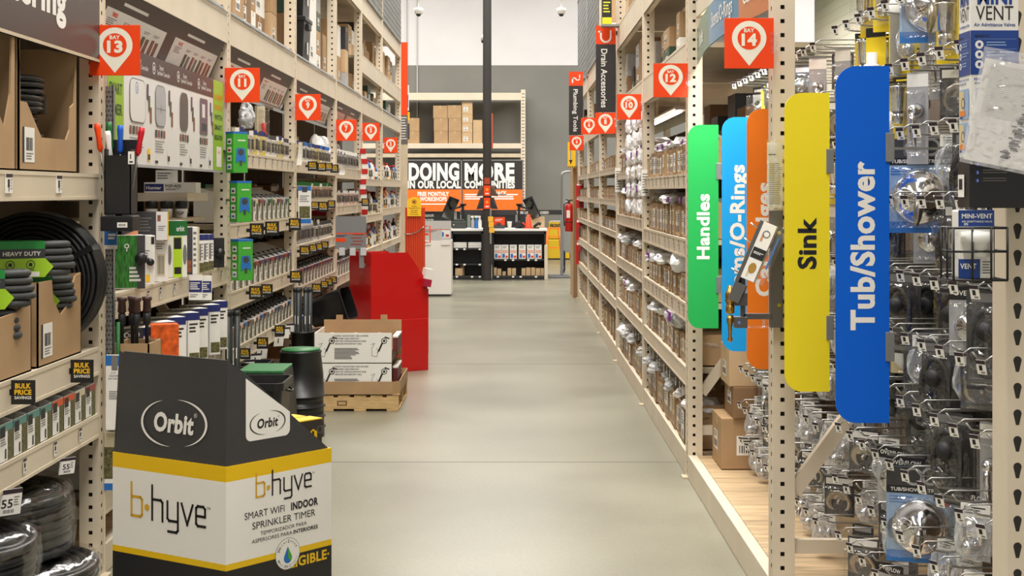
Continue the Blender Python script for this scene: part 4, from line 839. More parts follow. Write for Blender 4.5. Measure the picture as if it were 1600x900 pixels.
def aDk(b, w, h): b.lines(w * 0.1, h * 0.25, w * 0.5, h * 0.8, 5, GREYINK, 0); b.rect(w * 0.62, 0, w, h, 0, BRD); b.rect(w * 0.66, h * 0.66, w * 0.76, h * 0.88, 0.0005, WOODP); b.rect(w * 0.96, 0, w, h, 0.0006, YELLOW); b.lines(w * 0.68, h * 0.3, w * 0.92, h * 0.5, 3, GREYINK, 0.0005)
pbox('timer_carton', 'charcoal and white carton lying over the white timer cartons', 212, 259, 331, Z + 0.198, 6.55, 0.12, 20, aDk, m=CHAR)
def aLime(b, w, h): b.rect(w * 0.3, 0, w * 0.75, h * 0.72, 0, LIME); b.rect(w * 0.34, h * 0.5, w * 0.7, h * 0.7, 0.0004, INK); b.rect(0, h * 0.74, w, h, 0.0006, DGRN); b.text('orbit', w * 0.66, h * 0.86, h * 0.09, BRD, 0.001, 0.02, wide=w * 0.4); b.disc(w * 0.12, h * 0.4, w * 0.1, 0.0006, GREYINK, 16, h * 0.18); b.disc(w * 0.88, h * 0.4, w * 0.1, 0.0006, GREYINK, 16, h * 0.18); b.rect(w * 0.36, h * 0.06, w * 0.70, h * 0.18, 0.0005, INK)
pbox('timer_carton', 'lime and dark green two head timer pack', 261, 289, 345, Z, 6.95, 0.09, 28, aLime)
def aDW(b, w, h): b.rect(0, 0, w * 0.5, h, 0, CHAR); b.rect(w * 0.86, 0, w, h, 0, TAN); b.rect(w * 0.12, h * 0.05, w * 0.42, h * 0.3, 0.0004, WOODP); b.lines(w * 0.55, h * 0.1, w * 0.8, h * 0.9, 7, GREYINK, 0)
pbox('timer_carton', 'half charcoal half white timer carton past the lime pack', 290, 309, 355, Z, 7.2, 0.1, 30, aDW)
def aNv(b, w, h): b.rect(0, h * 0.84, w, h, 0, NAVY); b.rect(w * 0.1, h * 0.3, w * 0.5, h * 0.75, 0, GREYINK); b.rect(0, 0, w, h * 0.25, 0.0004, FOL); b.lines(w * 0.55, h * 0.35, w * 0.9, h * 0.75, 5, GREYINK, 0)
for k in range(3): pbox('timer_pack', f'slim navy topped timer pack, {nth(k)} past the half charcoal carton', 310 + k * 8, 317 + k * 8, 366, Z, 7.4 + k * 0.13, 0.08, 30, aNv)
def aBk(b, w, h): b.m = b.m @ Matrix.Translation((w * 0.5, h * 0.5, 0)); b.lathe([(w * 0.45, 0), (w * 0.45, 0.02), (0, 0.026)], BLACK, 14)
pbox('timer_pack', 'black clamshell timer at the end of the timer shelf', 335, 349, 372, Z, 7.86, 0.05, 30, aBk, m=SOFTBLACK)
for k, px in enumerate((304, 319)):
    d = F * 1.63 / (VX - px); p = Dp(px - 7, 469, d); t = thing('rebate_card', f'small white and navy rebate card, {nth(k)} hanging from the timer shelf', 'card', (XL + 0.02, d, p.z)); b = MB(); b.box(-0.02, 0, 0, 0.05, 0.003, 0.13, PAPER); b.rect; b.m = to_cam(0, -0.0006, 0); b.rect(-0.018, 0.04, 0.048, 0.10, 0, NAVY); b.lines(-0.012, 0.05, 0.04, 0.09, 4, PAPER, 0.0004); b.lines(-0.012, 0.01, 0.03, 0.03, 2, GREYINK, 0); b.m = Matrix(); b.build('card', t)
# low shelf of wifi timers (top 0.67)
Z = 0.672
def aOrb(b, w, h):
    b.rect(0, h * 0.78, w * 0.58, h, 0, CHAR); b.rect(w * 0.58, h * 0.86, w, h, 0, NAVY); b.text('Orbit', w * 0.29, h * 0.89, h * 0.075, BRD, 0.0005, 0.02); b.ring(w * 0.29, h * 0.89, w * 0.18, w * 0.2, 0.0005, BRD, 18, sy=0.5)
    b.rect(w * 0.28, h * 0.48, w * 0.46, h * 0.72, 0.0004, mat('icon_crimson', (160, 24, 60), 0.5)); b.rect(w * 0.31, h * 0.53, w * 0.43, h * 0.70, 0.0006, BRD); b.lines(w * 0.08, h * 0.1, w * 0.4, h * 0.4, 4, GREYINK, 0.0004); b.rect(w * 0.62, 0, w * 0.66, h * 0.86, 0.0004, SILV); b.lines(w * 0.7, h * 0.6, w * 0.95, h * 0.8, 3, INK, 0.0004); b.rect(w * 0.7, h * 0.05, w * 0.98, h * 0.25, 0.0004, FOL)
for k in range(7):
    y = 6.25 + k * 0.25
    t = thing('wifi_timer_box', f'white, charcoal and navy wifi timer box, {nth(k)} along the shelf behind the charcoal hood', 'box', (XL - 0.09 + 0.012 * (k % 2), y, Z), math.radians(38)); b = MB(); b.box(0, 0, 0, 0.19, 0.10, 0.27, WHITE, 0.0015); b.m = to_cam(0, -0.0012, 0); aOrb(b, 0.19, 0.27); b.m = Matrix(); b.build('carton', t)
def aO(b, w, h): b.rect(0, 0, w, h, 0, ORG2)
pbox('film_wrapped_box', 'orange film wrapped box in front of the wifi timers', 236, 276, 508, Z, 6.28, 0.09, 20, aO, m=ORG2)
def mk_riser():
    t = thing('sprinkler_stake', 'x', 'sprinkler'); b = MB(); b.lathe([(0.008, 0), (0.008, 0.3), (0.016, 0.31), (0.016, 0.35), (0.012, 0.352)], SOFTBLACK, 10); b.build('riser', t); b = MB(); b.lathe([(0.012, 0.352), (0.018, 0.36), (0.0155, 0.40), (0.021, 0.405), (0.021, 0.418), (0, 0.42)], mat('sprinkler_brown', (70, 44, 40), 0.5), 12); b.build('nozzle', t); return t
riser = Maker(mk_riser)
dispenser('small kraft carton of upright sprinkler stakes behind the hood', -1.49, 5.75, 5.95, 0.69, 0.24, 0.145, [(0, 1), (0.45, 1), (0.5, 0.85), (0.55, 1), (1, 1)], sticker=False)
t = thing('plank_shelf', 'small grey ledge bracket under the sprinkler stake carton', 'shelf', (-1.64, 5.74, 0.67)); b = MB(); b.box(-0.03, 0, 0, 0.16, 0.22, 0.018, GALV); b.build('ledge', t)
for k in range(4): riser(f'black and brown sprinkler stake, {nth(k)} in the small kraft carton behind the hood', (-1.612 + 0.03 * k, 5.79 + 0.05 * (k % 2), 0.698))
t = thing('green_tube', 'dark green riser tube standing beside the sprinkler stakes', 'tube', (-1.612, 5.735, 0.69)); b = MB(); b.tube([(0, 0, 0.0), (0, 0, 0.33)], 0.008, DGRN, 10); b.build('tube', t)
# third low shelf goods seen beside the display
for k in range(5):
    tray(f'fitting tray with blue trim, {nth(k)} on the lowest shelf beside the yellow display', XL - 0.004, 5.74 + k * 0.2, 0.17, 0.332, 0.12, BLUEP)
# ---- generic shelf goods
def mk_head():
    t = thing('popup_sprinkler', 'x', 'sprinkler'); b = MB(); b.lathe([(0.014, 0), (0.016, 0.02), (0.016, 0.11), (0.022, 0.118), (0.022, 0.14), (0.010, 0.148), (0.009, 0.156), (0, 0.157)], SOFTBLACK, 10); b.build('body', t); return t
head = Maker(mk_head)
def mk_pack(nm, w_, h, cols):
    def f():
        t = thing('blister_pack', 'x', 'pack'); b = MB(); b.box(-0.004, 0, 0, 0, w_, h, cols[0]); b.m = to_right(0.0006, 0, 0); b.rect(0, h * 0.8, w_, h, 0, cols[1]); b.lines(w_ * 0.1, h * 0.08, w_ * 0.9, h * 0.24, 3, GREYINK, 0); b.rect(w_ * 0.1, h * 0.3, w_ * 0.9, h * 0.74, 0, cols[2]); b.m = Matrix(); b.build('card', t)
        b = MB(); b.box(0.001, w_ * 0.12, h * 0.1, 0.028, w_ * 0.88, h * 0.78, BLISTER, 0.006); b.build('blister', t)
        b = MB(); b.m = Matrix.Translation((0.014, w_ * 0.5, h * 0.2)); b.lathe([(0.007, 0), (0.009, h * 0.1), (0.006, h * 0.3), (0.011, h * 0.42), (0, h * 0.45)], SOFTBLACK, 8); b.m = Matrix(); b.build('fitting', t); return t
    return Maker(f)
PK = {'white': mk_pack('w', 0.075, 0.15, (WHITE, CHAR, TAN)), 'yellow': mk_pack('y', 0.08, 0.16, (YGR, NAVY, YGR)), 'silver': mk_pack('s', 0.07, 0.17, (SILV, WHITE, SILV)), 'salmon': mk_pack('p', 0.08, 0.14, (PINK, WHITE, PINK)), 'green': mk_pack('g', 0.08, 0.16, (TAN, DGRN, AMB)), 'blue': mk_pack('b', 0.08, 0.16, (WHITE, BLUEP, SILV)), 'tan': mk_pack('t', 0.07, 0.15, (TAN, WHITE, TAN))}
SHN = lambda i, k: f'{LVL[k]} shelf ' + BAYN[i].replace('the bay', 'bay').replace(' sign', '')
def packs(i, k, y0, y1, kinds, step=0.095, deep=1):
    y = y0; n = {}; z = SH[i][k][1] + 0.003
    while y + 0.08 < y1:
        kd = random.choice(kinds); j = n.get(kd, 0); n[kd] = j + 1
        for q in range(deep):
            PK[kd](f'{kd} blister pack, {nth(j)} of its colour on the {SHN(i, k)}' if q == 0 else f'{kd} blister pack, {nth(j)} behind others on the {SHN(i, k)}', (XL - 0.035 - q * 0.07 + random.uniform(-0.006, 0.006), y, z), rz=random.uniform(-0.08, 0.08) - 0.25)
        y += step * random.uniform(0.95, 1.15)
def trays(i, k, y0, y1, cols, w_=0.16, h=0.13, heads=4, dep=0.26, style=0):
    y = y0; j = 0; z = SH[i][k][1] + 0.003
    while y + w_ < y1:
        nm, m = cols[j % len(cols)]; tray(f'white tray with {nm} front, {nth(j)} along the {SHN(i, k)}', XL - 0.006, y, w_, z, h, m, dep, style)
        for q in range(heads): head(f'black sprinkler heads standing in the trays of the {SHN(i, k)}', (XL - 0.05 - 0.055 * (q // 2), y + w_ * (0.3 + 0.4 * (q % 2)), z + 0.004 + 0.012 * (q // 2)), group=f'sprinkler heads of the {SHN(i, k)}')
        y += w_ + 0.012; j += 1
def cartons(i, k, y0, y1, cols, n, hmax=0.2):
    z = SH[i][k][1] + 0.003; y = y0
    for j in range(n):
        w_ = (y1 - y0) / n * random.uniform(0.75, 0.95); nm, m = random.choice(cols); h = hmax * random.uniform(0.6, 1); x = XL - 0.3 - random.uniform(0, 0.12)
        t = thing('small_carton', f'{nm} small carton, {nth(j)} at the back of the {SHN(i, k)}', 'carton', (x, y, z), random.uniform(-0.15, 0.15)); b = MB(); b.box(-0.18, 0, 0, 0, w_, h, m, 0.002); b.m = to_right(0.0008, 0, 0); b.rect(w_ * 0.1, h * 0.6, w_ * 0.9, h * 0.9, 0, WHITE); b.rect(w_ * 0.15, h * 0.15, w_ * 0.6, h * 0.4, 0, CHAR); b.m = Matrix(); b.build('carton', t); y += (y1 - y0) / n
KR = [('kraft', KRAFT), ('dark kraft', KRAFT3), ('pale', KRAFT2), ('charcoal', CHAR), ('white', WHITE)]
PU = [('purple', PUR), ('brick', REDP), ('plum', PUR)]
packs(2, 0, 8.55, 10.55, ['white', 'white', 'yellow', 'tan'], 0.105); cartons(2, 0, 9.15, 10.5, [('grey', SILV), ('white', WHITE), ('dark kraft', KRAFT3)], 6, 0.3)
GREYC = mat('grey_sheet', (176, 178, 178), 0.4)
for k, (yy, hh) in enumerate(((8.62, 0.42), (8.95, 0.34))):
    t = thing('slanted_carton', f'grey slant sided carton, {nth(k)} behind the blister packs on the top shelf of bay eleven', 'carton', (XL - 0.12, yy, 1.794)); b = MB(); b.m = to_cam(0, 0.12, 0); b.prism([(-0.42, 0), (0, 0), (0, 0.1), (-0.24, hh), (-0.42, hh)], 0, 0.12, GREYC); b.prism([(-0.02, 0.135), (-0.24, hh + 0.002), (-0.23, hh + 0.012), (-0.005, 0.11)], 0.01, 0.11, KRAFT3); b.m = Matrix(); b.build('carton', t)
t = thing('tall_pack', 'tall clear pack with red fittings rising above the bay eleven blister packs', 'pack', (XL - 0.10, 9.55, 1.794), -0.3); b = MB(); b.box(0, 0, 0, 0.02, 0.12, 0.34, TAN, 0.002); b.build('card', t); b = MB(); b.box(0.021, 0.01, 0.02, 0.06, 0.11, 0.32, BLISTER, 0.006); b.build('blister', t); b = MB(); b.m = Matrix.Translation((0.04, 0.06, 0.12)); b.lathe([(0.02, 0), (0.024, 0.03), (0.012, 0.06), (0.018, 0.1), (0, 0.11)], RED, 12); b.m = Matrix(); b.build('fitting', t)
bag('clear pointed bag hanging open above the blister packs of bay eleven', (XL - 0.02, 8.85, 1.95), 0.05, 0.10, 0.09, 71, m=BAGFILM, inner=SILV)
trays(2, 1, 8.45, 10.6, [('red', REDP), ('grey', SILV), ('green', DGRN), ('white', TAN)], 0.17, 0.14); cartons(2, 1, 8.4, 10.5, [('yellow', YGR), ('green', DGRN), ('kraft', KRAFT)], 7, 0.24)
trays(2, 2, 8.25, 10.6, PU, 0.18, 0.14); cartons(2, 2, 8.4, 10.5, KR, 6, 0.24)
trays(2, 3, 8.25, 10.6, [('brown', WOODP), ('white', WHITE), ('salmon', PINK), ('blue', BLUEP)], 0.13, 0.12, 3)
packs(3, 0, 10.8, 12.9, ['yellow', 'blue', 'white'], 0.1); cartons(3, 0, 10.9, 12.8, [('white', WHITE), ('kraft', KRAFT)], 5, 0.26)
packs(3, 1, 10.85, 13.0, ['green', 'tan', 'green'], 0.1); cartons(3, 1, 10.9, 12.9, KR, 5, 0.16)
packs(3, 2, 10.8, 13.0, ["white", "silver", "white"], 0.1)
trays(3, 3, 10.8, 13.05, PU, 0.17, 0.13); trays(3, 4, 10.8, 13.05, [('purple', PUR), ('blue', BLUEP), ('white', TAN)], 0.17, 0.13)
packs(4, 0, 13.25, 15.2, ['silver', 'silver', 'white'], 0.1); packs(4, 1, 13.25, 15.2, ['salmon', 'salmon', 'white'], 0.1); packs(4, 2, 13.3, 15.2, ['white', 'salmon'], 0.11); trays(4, 3, 13.25, 15.2, PU, 0.2, 0.14, 2); trays(4, 4, 13.25, 15.2, PU, 0.24, 0.14, 2)
for k, (yy, s) in enumerate(((13.4, 0.10), (13.75, 0.12), (14.15, 0.1), (14.55, 0.11), (14.95, 0.09))): bag(f'crumpled clear bag of fittings, {nth(k)} heaped on the {SHN(4, 0)}', (XL - 0.22, yy, SH[4][0][1] + 0.003), s, s * 1.2, s * 1.3, 40 + k, inner=SILV)
for k, (yy, s) in enumerate(((12.55, 0.1), (12.85, 0.11))): bag(f'white crumpled bag, {nth(k)} at the far end of the {SHN(3, 0)}', (XL - 0.1, yy, SH[3][0][1] + 0.003), s * 0.8, s, s * 1.4, 50 + k, m=mat('white_poly', (232, 232, 232), 0.35, bump=0.5, nscale=12))
for k in range(6): bag(f'dark mesh bag of stakes, {nth(k)} along the back of the {SHN(3, 2 + k % 2)}', (XL - 0.44, 10.95 + k * 0.35, SH[3][2 + k % 2][1] + (0.003 if k % 2 == 0 else 0.003)), 0.12, 0.15, 0.11, 60 + k, m=mat('dark_poly', (36, 34, 36), 0.35, bump=0.5, nscale=16))
# farther bays: bottles, packs and cartons of mixed colours
def mk_bottle(m):
    def f():
        t = thing('bottle', 'x', 'bottle'); b = MB(); b.lathe([(0.04, 0), (0.042, 0.01), (0.042, 0.14), (0.03, 0.17), (0.014, 0.185), (0.014, 0.2)], m, 14); b.lathe([(0.0425, 0.04), (0.0428, 0.05), (0.0428, 0.11), (0.0425, 0.12)], WHITE, 14); b.build('body', t); b = MB(); b.lathe([(0.016, 0.198), (0.016, 0.222), (0, 0.223)], RED, 12); b.build('cap', t); return t
    return Maker(f)
BT = {'white': mk_bottle(WHITE), 'blue': mk_bottle(BLUEP), 'amber': mk_bottle(AMB), 'black': mk_bottle(SOFTBLACK)}
for i in (5, 6):
    for k in range(4):
        z = SH[i][k][1] + 0.003; y = LB[i][0] + 0.1; n = {}
        while y < LB[i][1] - 0.15:
            kd = random.choice(list(BT)); n[kd] = n.get(kd, 0) + 1
            if random.random() < 0.62: BT[kd](f'{kd} bottle, {nth(n[kd] - 1)} of its colour on the {SHN(i, k)}', (XL - 0.08, y, z), scale=(1, 1, random.uniform(0.8, 1.25)))
            else: PK[random.choice(['silver', 'blue', 'yellow'])](f'upright blister pack, {nth(n[kd] - 1)} beside the {kd} bottles on the {SHN(i, k)}', (XL - 0.06, y - 0.03, z), rz=-0.2)
            y += random.uniform(0.11, 0.17)
        cartons(i, k, LB[i][0] + 0.1, LB[i][1] - 0.1, KR + [('red', RED), ('blue', BLUEP)], 5, 0.26)
# green pump boxes hung on the post
def mk_pump():
    t = thing('pump_box', 'x', 'box'); w1, w2, h = 0.085, 0.095, 0.235; b = MB(); b.box(0, 0, 0, w2, w1, h, mat('pump_green', (70, 168, 56), 0.4), 0.002); b.box(-0.0006, -0.0006, h - 0.012, w2 + 0.0006, w1 + 0.0006, h + 0.0006, BLUEP)
    b.m = to_cam(0, -0.001, 0); b.prism(rr(w2 * 0.2, h * 0.28, w2 * 0.8, h * 0.6, 0.012), 0, 0.002, BLUEP); b.disc(w2 * 0.5, h * 0.5, w2 * 0.2, 0.0024, CHAR, 18); b.rect(w2 * 0.16, h * 0.24, w2 * 0.26, h * 0.4, 0.0022, BLUEP); b.rect(w2 * 0.74, h * 0.24, w2 * 0.84, h * 0.4, 0.0022, BLUEP); b.rect(w2 * 0.42, h * 0.18, w2 * 0.58, h * 0.3, 0.0022, CHAR); b.lines(w2 * 0.3, h * 0.74, w2 * 0.85, h * 0.8, 1, WHITE, 0.0004)
    b.m = frame((-0.001, w1, 0), (0, -1, 0), (0, 0, 1))
    for q in range(4): b.rect(w1 * 0.25, h * (0.08 + 0.205 * q), w1 * 0.78, h * (0.22 + 0.205 * q), 0, WHITE); b.disc(w1 * 0.5, h * (0.14 + 0.205 * q), w1 * 0.18, 0.0004, (BLUEP, CHAR, RED, NAVY)[q], 12, h * 0.03)
    b.m = Matrix(); b.build('carton', t); b = MB(); b.box(0.01, w1, h * 0.5, 0.05, w1 + 0.06, h * 0.56, GALV); b.build('hang_clip', t); return t
pump = Maker(mk_pump)
for k, (px, py) in enumerate(((349, 270), (355, 347), (357, 438))): p = Dp(px, py, 8.06); pump(f'green sprinkler pump box, {("topmost", "middle", "lowest")[k]} of three hung on the bay eleven post', (p.x + 0.065, 8.02, p.z), rz=math.radians(42))
p = Dp(458, 350, 10.55)
def a5(b, w, h): b.rect(0, h * 0.88, w, h, 0, BLUEP); b.rect(w * 0.3, h * 0.84, w * 0.7, h * 0.98, 0.0005, CHAR); b.rect(w * 0.08, h * 0.14, w * 0.92, h * 0.46, 0, FOL); b.rect(0, 0, w, h * 0.12, 0, BLUEP); b.lines(w * 0.12, h * 0.55, w * 0.9, h * 0.75, 4, GREYINK, 0)
hang('drip_kit_pack', 'tall blue and white drip kit pack hanging on the bay nine post', 466, 291, 486, 349, 10.56, a5)
# loose white price sheets hanging on posts
for k, (x0, y0, x1, y1, d) in enumerate(((461, 222, 472, 258, 10.5), (527, 258, 540, 273, 12.95))):
    p = Dp(x0, y1, d); q = Dp(x1, y0, d); t = thing('paper_sheet', f'curled white paper sheet hanging by the bay {("nine", "seven")[k]} post', 'paper', (p.x, d, p.z)); b = MB(); n = 6; v = []; f = []
    for i in range(n + 1): u = i / n; v += [((q.x - p.x) * (0.2 + 0.3 * u), 0.02 * math.sin(u * 3), (q.z - p.z) * u), ((q.x - p.x) * (0.8 + 0.2 * u), 0.03 * math.sin(u * 3 + 0.5) + 0.03, (q.z - p.z) * u)]
    for i in range(n): f.append((2 * i, 2 * i + 1, 2 * i + 3, 2 * i + 2))
    b.add(v, f, PAPER); b.box(min(0.0, XL - 0.03 - p.x), 0.0, (q.z - p.z) * 0.94, 0.03, 0.2, (q.z - p.z) * 0.98, CLIP); b.build('sheet', t)
# red and white caution tape hanging in bay five
t = thing('caution_tape', 'red and white striped tape hanging down the bay five post', 'tape', (XL + 0.02, 15.28, 1.25)); b = MB()
for j in range(14): b.box(-0.02 + 0.012 * math.sin(j * 0.8), -0.004 - 0.006 * (j % 2), j * 0.055, 0.045 + 0.012 * math.sin(j * 0.8), 0.0, (j + 1) * 0.055, RED if j % 2 else WHITE)
b.box(-0.03, 0, 0.7, 0.03, 0.06, 0.74, GALV); b.build('tape', t)
# ------------------------------------------------------------------ things standing on the floor by the left row
BIN = mat('black_bin', (26, 27, 28), 0.38, noise=0.1, nscale=6); LIDG = mat('lid_green', (46, 112, 62), 0.5, noise=0.2, nscale=60)
def mk_round():
    t = thing('valve_box', 'x', 'valve box'); b = MB(); prof = []
    for k in range(4): prof += [(0.150 - 0.002 * k, 0.0 + k * 0.075), (0.150 - 0.002 * k, 0.066 + k * 0.075), (0.158, 0.068 + k * 0.075), (0.158, 0.074 + k * 0.075)]
    prof += [(0.150, 0.30), (0.142, 0.46), (0.128, 0.60), (0.132, 0.602), (0.132, 0.618), (0, 0.62)]; b.lathe(prof, BIN, 28); b.build('body', t)
    b = MB(); b.lathe([(0.122, 0.618), (0.122, 0.632), (0, 0.634)], LIDG, 28); b.build('lid', t); return t
rb = Maker(mk_round); rb('round black valve box stack with round green lid before the pallet display', (-1.355, 8.95, 0), scale=(1, 1, 0.88))
def taper(b, x0, y0, x1, y1, z0, z1, k, m):
    cx, cy = (x0 + x1) / 2, (y0 + y1) / 2; v = [(x, y, z0) for x, y in ((x0, y0), (x1, y0), (x1, y1), (x0, y1))] + [(cx + (x - cx) * k, cy + (y - cy) * k, z1) for x, y in ((x0, y0), (x1, y0), (x1, y1), (x0, y1))]
    b.add(v, [(0, 3, 2, 1), (4, 5, 6, 7), (0, 1, 5, 4), (1, 2, 6, 5), (2, 3, 7, 6), (3, 0, 4, 7)], m)
t = thing('valve_box', 'rectangular black valve box stack with flat green lid beside the round one', 'valve box', (-1.47, 8.1, 0)); b = MB()
for k in range(2): b.box(-0.15 - 0.008, -0.008, k * 0.14, 0.16 + 0.008, 0.428, k * 0.14 + 0.02, BIN, 0.004); taper(b, -0.15, 0, 0.16, 0.42, k * 0.14 + 0.02, k * 0.14 + 0.14, 0.97, BIN)
taper(b, -0.145, 0.01, 0.155, 0.41, 0.28, 0.50, 0.88, BIN)
for q in (-0.1, 0, 0.1): b.box(q - 0.006, -0.004, 0.04, q + 0.006, 0.03, 0.28, BIN)
b.build('body', t); b = MB(); b.box(-0.125, 0.03, 0.50, 0.135, 0.39, 0.518, LIDG, 0.004); b.build('lid', t)
def mk_tub():
    t = thing('open_tub', 'x', 'tub'); b = MB(); w_, d_, h = 0.27, 0.36, 0.27
    for sgn in (0,):
        o = rr(-w_ / 2, -d_ / 2, w_ / 2, d_ / 2, 0.04); i_ = [(x * 0.96, y * 0.96) for x, y in o]; n = len(o)
        v = [(x * 0.85, y * 0.85, 0) for x, y in o] + [(x, y, h - 0.04) for x, y in o] + [(x * 1.07, y * 1.05, h - 0.04) for x, y in o] + [(x * 1.07, y * 1.05, h) for x, y in o] + [(x * 0.97, y * 0.97, h) for x, y in o] + [(x * 0.83, y * 0.83, 0.01) for x, y in o]
        f = [tuple(range(n))[::-1], tuple(5 * n + k for k in range(n))]
        for j in range(5):
            for k in range(n): f.append((j * n + k, j * n + (k + 1) % n, (j + 1) * n + (k + 1) % n, (j + 1) * n + k))
        b.add(v, f, BIN)
    b.build('tub', t); b = MB(); b.tube([(w_ / 2 + 0.005, -0.05, h - 0.05), (w_ / 2 + 0.03, -0.03, h - 0.06), (w_ / 2 + 0.03, 0.03, h - 0.06), (w_ / 2 + 0.005, 0.05, h - 0.05)], 0.006, BIN, 6); b.build('handle', t); return t
tub = Maker(mk_tub)
tub('open black tub nested on top beside the green lidded valve boxes', (-1.37, 7.66, 0.262)); tub('black tub at the bottom of the nested open tubs', (-1.37, 7.66, 0.0)); tub('open black tub beside the sprinkler rack behind the charcoal hood', (-1.45, 7.2, 0.0), scale=(1, 1, 1.5)) ; tub('open black tub under the bulk flags of the bay eleven post', (-1.57, 8.62, 0.0), scale=(0.6, 0.5, 1.9))
PIPEG = mat('black_pipe_stock', (40, 44, 44), 0.45)
def pipebin(label, x, y, n, r, h, hb, w_):
    t = thing('pipe_bin', label + ' bin', 'bin', (x, y, 0)); b = MB(); b.lathe([(w_ * 0.85, 0), (w_, hb), (w_ * 1.08, hb), (w_ * 1.08, hb + 0.012), (w_ * 0.93, hb + 0.012), (w_ * 0.8, 0.015)], BIN, 22); b.build('bin', t)
    for k in range(n):
        a = 2 * math.pi * k / n; t = thing('pipe_length', f'black pipe length, {nth(k)} of those standing in the {label} bin', 'pipe', (x + (w_ * 0.62) * math.cos(a), y + (w_ * 0.5) * math.sin(a), 0.02)); b = MB(); b.tube([(0, 0, 0), (0, 0, h)], r, PIPEG, 10); b.lathe([(r * 1.12, h - 0.03), (r * 1.12, h), (0, h)], PIPEG, 10); b.build('pipe', t)
        b = MB(); b.m = to_cam(0, -r - 0.0006, h * 0.72); b.rect(-0.003, -0.03, 0.003, 0.03, 0, PAPER); b.m = Matrix(); b.build('label', t)
pipebin('tall black pipe', -1.545, 10.3, 6, 0.017, 0.83, 0.52, 0.085)
pipebin('narrow black pipe', -1.60, 7.98, 3, 0.017, 0.86, 0.5, 0.05)
# price cards under the lowest shelf
for k, (px, py) in enumerate(((380, 583), (391, 572), (402, 562), (412, 551), (447, 520), (456, 514), (438, 532), (503, 516), (511, 512))):
    d = F * 1.62 / (VX - px); zz = H + (VY - py) / F * d; t = thing('price_card', f'white price card, {nth(k)} hanging along the lowest sprinkler shelves past the hood', 'price card', (XL + 0.03, d, zz)); b = MB(); b.m = frame((0, 0, 0), (0.85, 0.5, 0), (0.1, 0, 1)); b.prism([(-0.035, -0.04), (0.035, -0.04), (0.035, 0.04), (-0.035, 0.04)], -0.002, 0, PAPER); b.text('1', -0.005, -0.002, 0.03, INK, 0.0005, 0.04); b.rect(-0.035, 0.026, 0.035, 0.04, 0.0005, TAGHEAD); b.m = Matrix(); b.box(-0.045, 0.0, 0.03, 0.0, 0.004, 0.036, CLIP); b.build('card', t)
# pallet display of drain augers
px0, px1, y0, y1 = -1.36, -0.815, 9.95, 10.75
t = thing('wood_pallet', 'small pine pallet under the white drain tool cartons', 'pallet', (px0, y0, 0)); L = px1 - px0; D = y1 - y0
PINE = mat('pallet_pine', (206, 172, 120), 0.65, noise=0.18, nscale=4, stretch=(3, 3, 14))
for k, yy in enumerate((0, D / 2 - 0.02, D - 0.04)): b = MB(); b.box(0, yy, 0.016, L, yy + 0.035, 0.098, PINE, 0.002); b.m = to_cam(0, yy - 0.0006, 0); (b.rect(0.11, 0.04, 0.18, 0.075, 0, mat('pallet_stamp', (120, 90, 60), 0.7)), b.rect(0.12, 0.048, 0.17, 0.066, 0.0005, PINE)) if k == 0 else 0; b.m = Matrix(); b.build('stringer', t)
for k in range(5): b = MB(); q = k * (L - 0.085) / 4; b.box(q, 0, 0.098, q + 0.085, D, 0.114, PINE, 0.002); b.build('top_board', t)
for k in range(3): b = MB(); q = k * (L - 0.085) / 2; b.box(q, 0, 0, q + 0.085, D, 0.016, PINE, 0.002); b.build('bottom_board', t)
z0 = 0.115
t = thing('pallet_tray', 'kraft tray lining the pallet under the white cartons', 'tray', (px0 - 0.015, y0 - 0.005, z0)); b = MB(); W_ = L + 0.02; DD = D - 0.02
b.box(0, 0, 0, W_, DD, 0.005, KRAFT); 
for q in ((0, 0, W_ - 0.05, 0.005), (0, DD - 0.005, W_, DD), (0, 0, 0.005, DD), (W_ - 0.005, 0.06, W_, DD)): b.box(q[0], q[1], 0, q[2], q[3], 0.095, KRAFT)
b.quad([(W_ - 0.05, 0, 0), (W_, 0.06, 0), (W_, 0.06, 0.095), (W_ - 0.05, 0, 0.095)], KRAFT); b.build('tray', t)
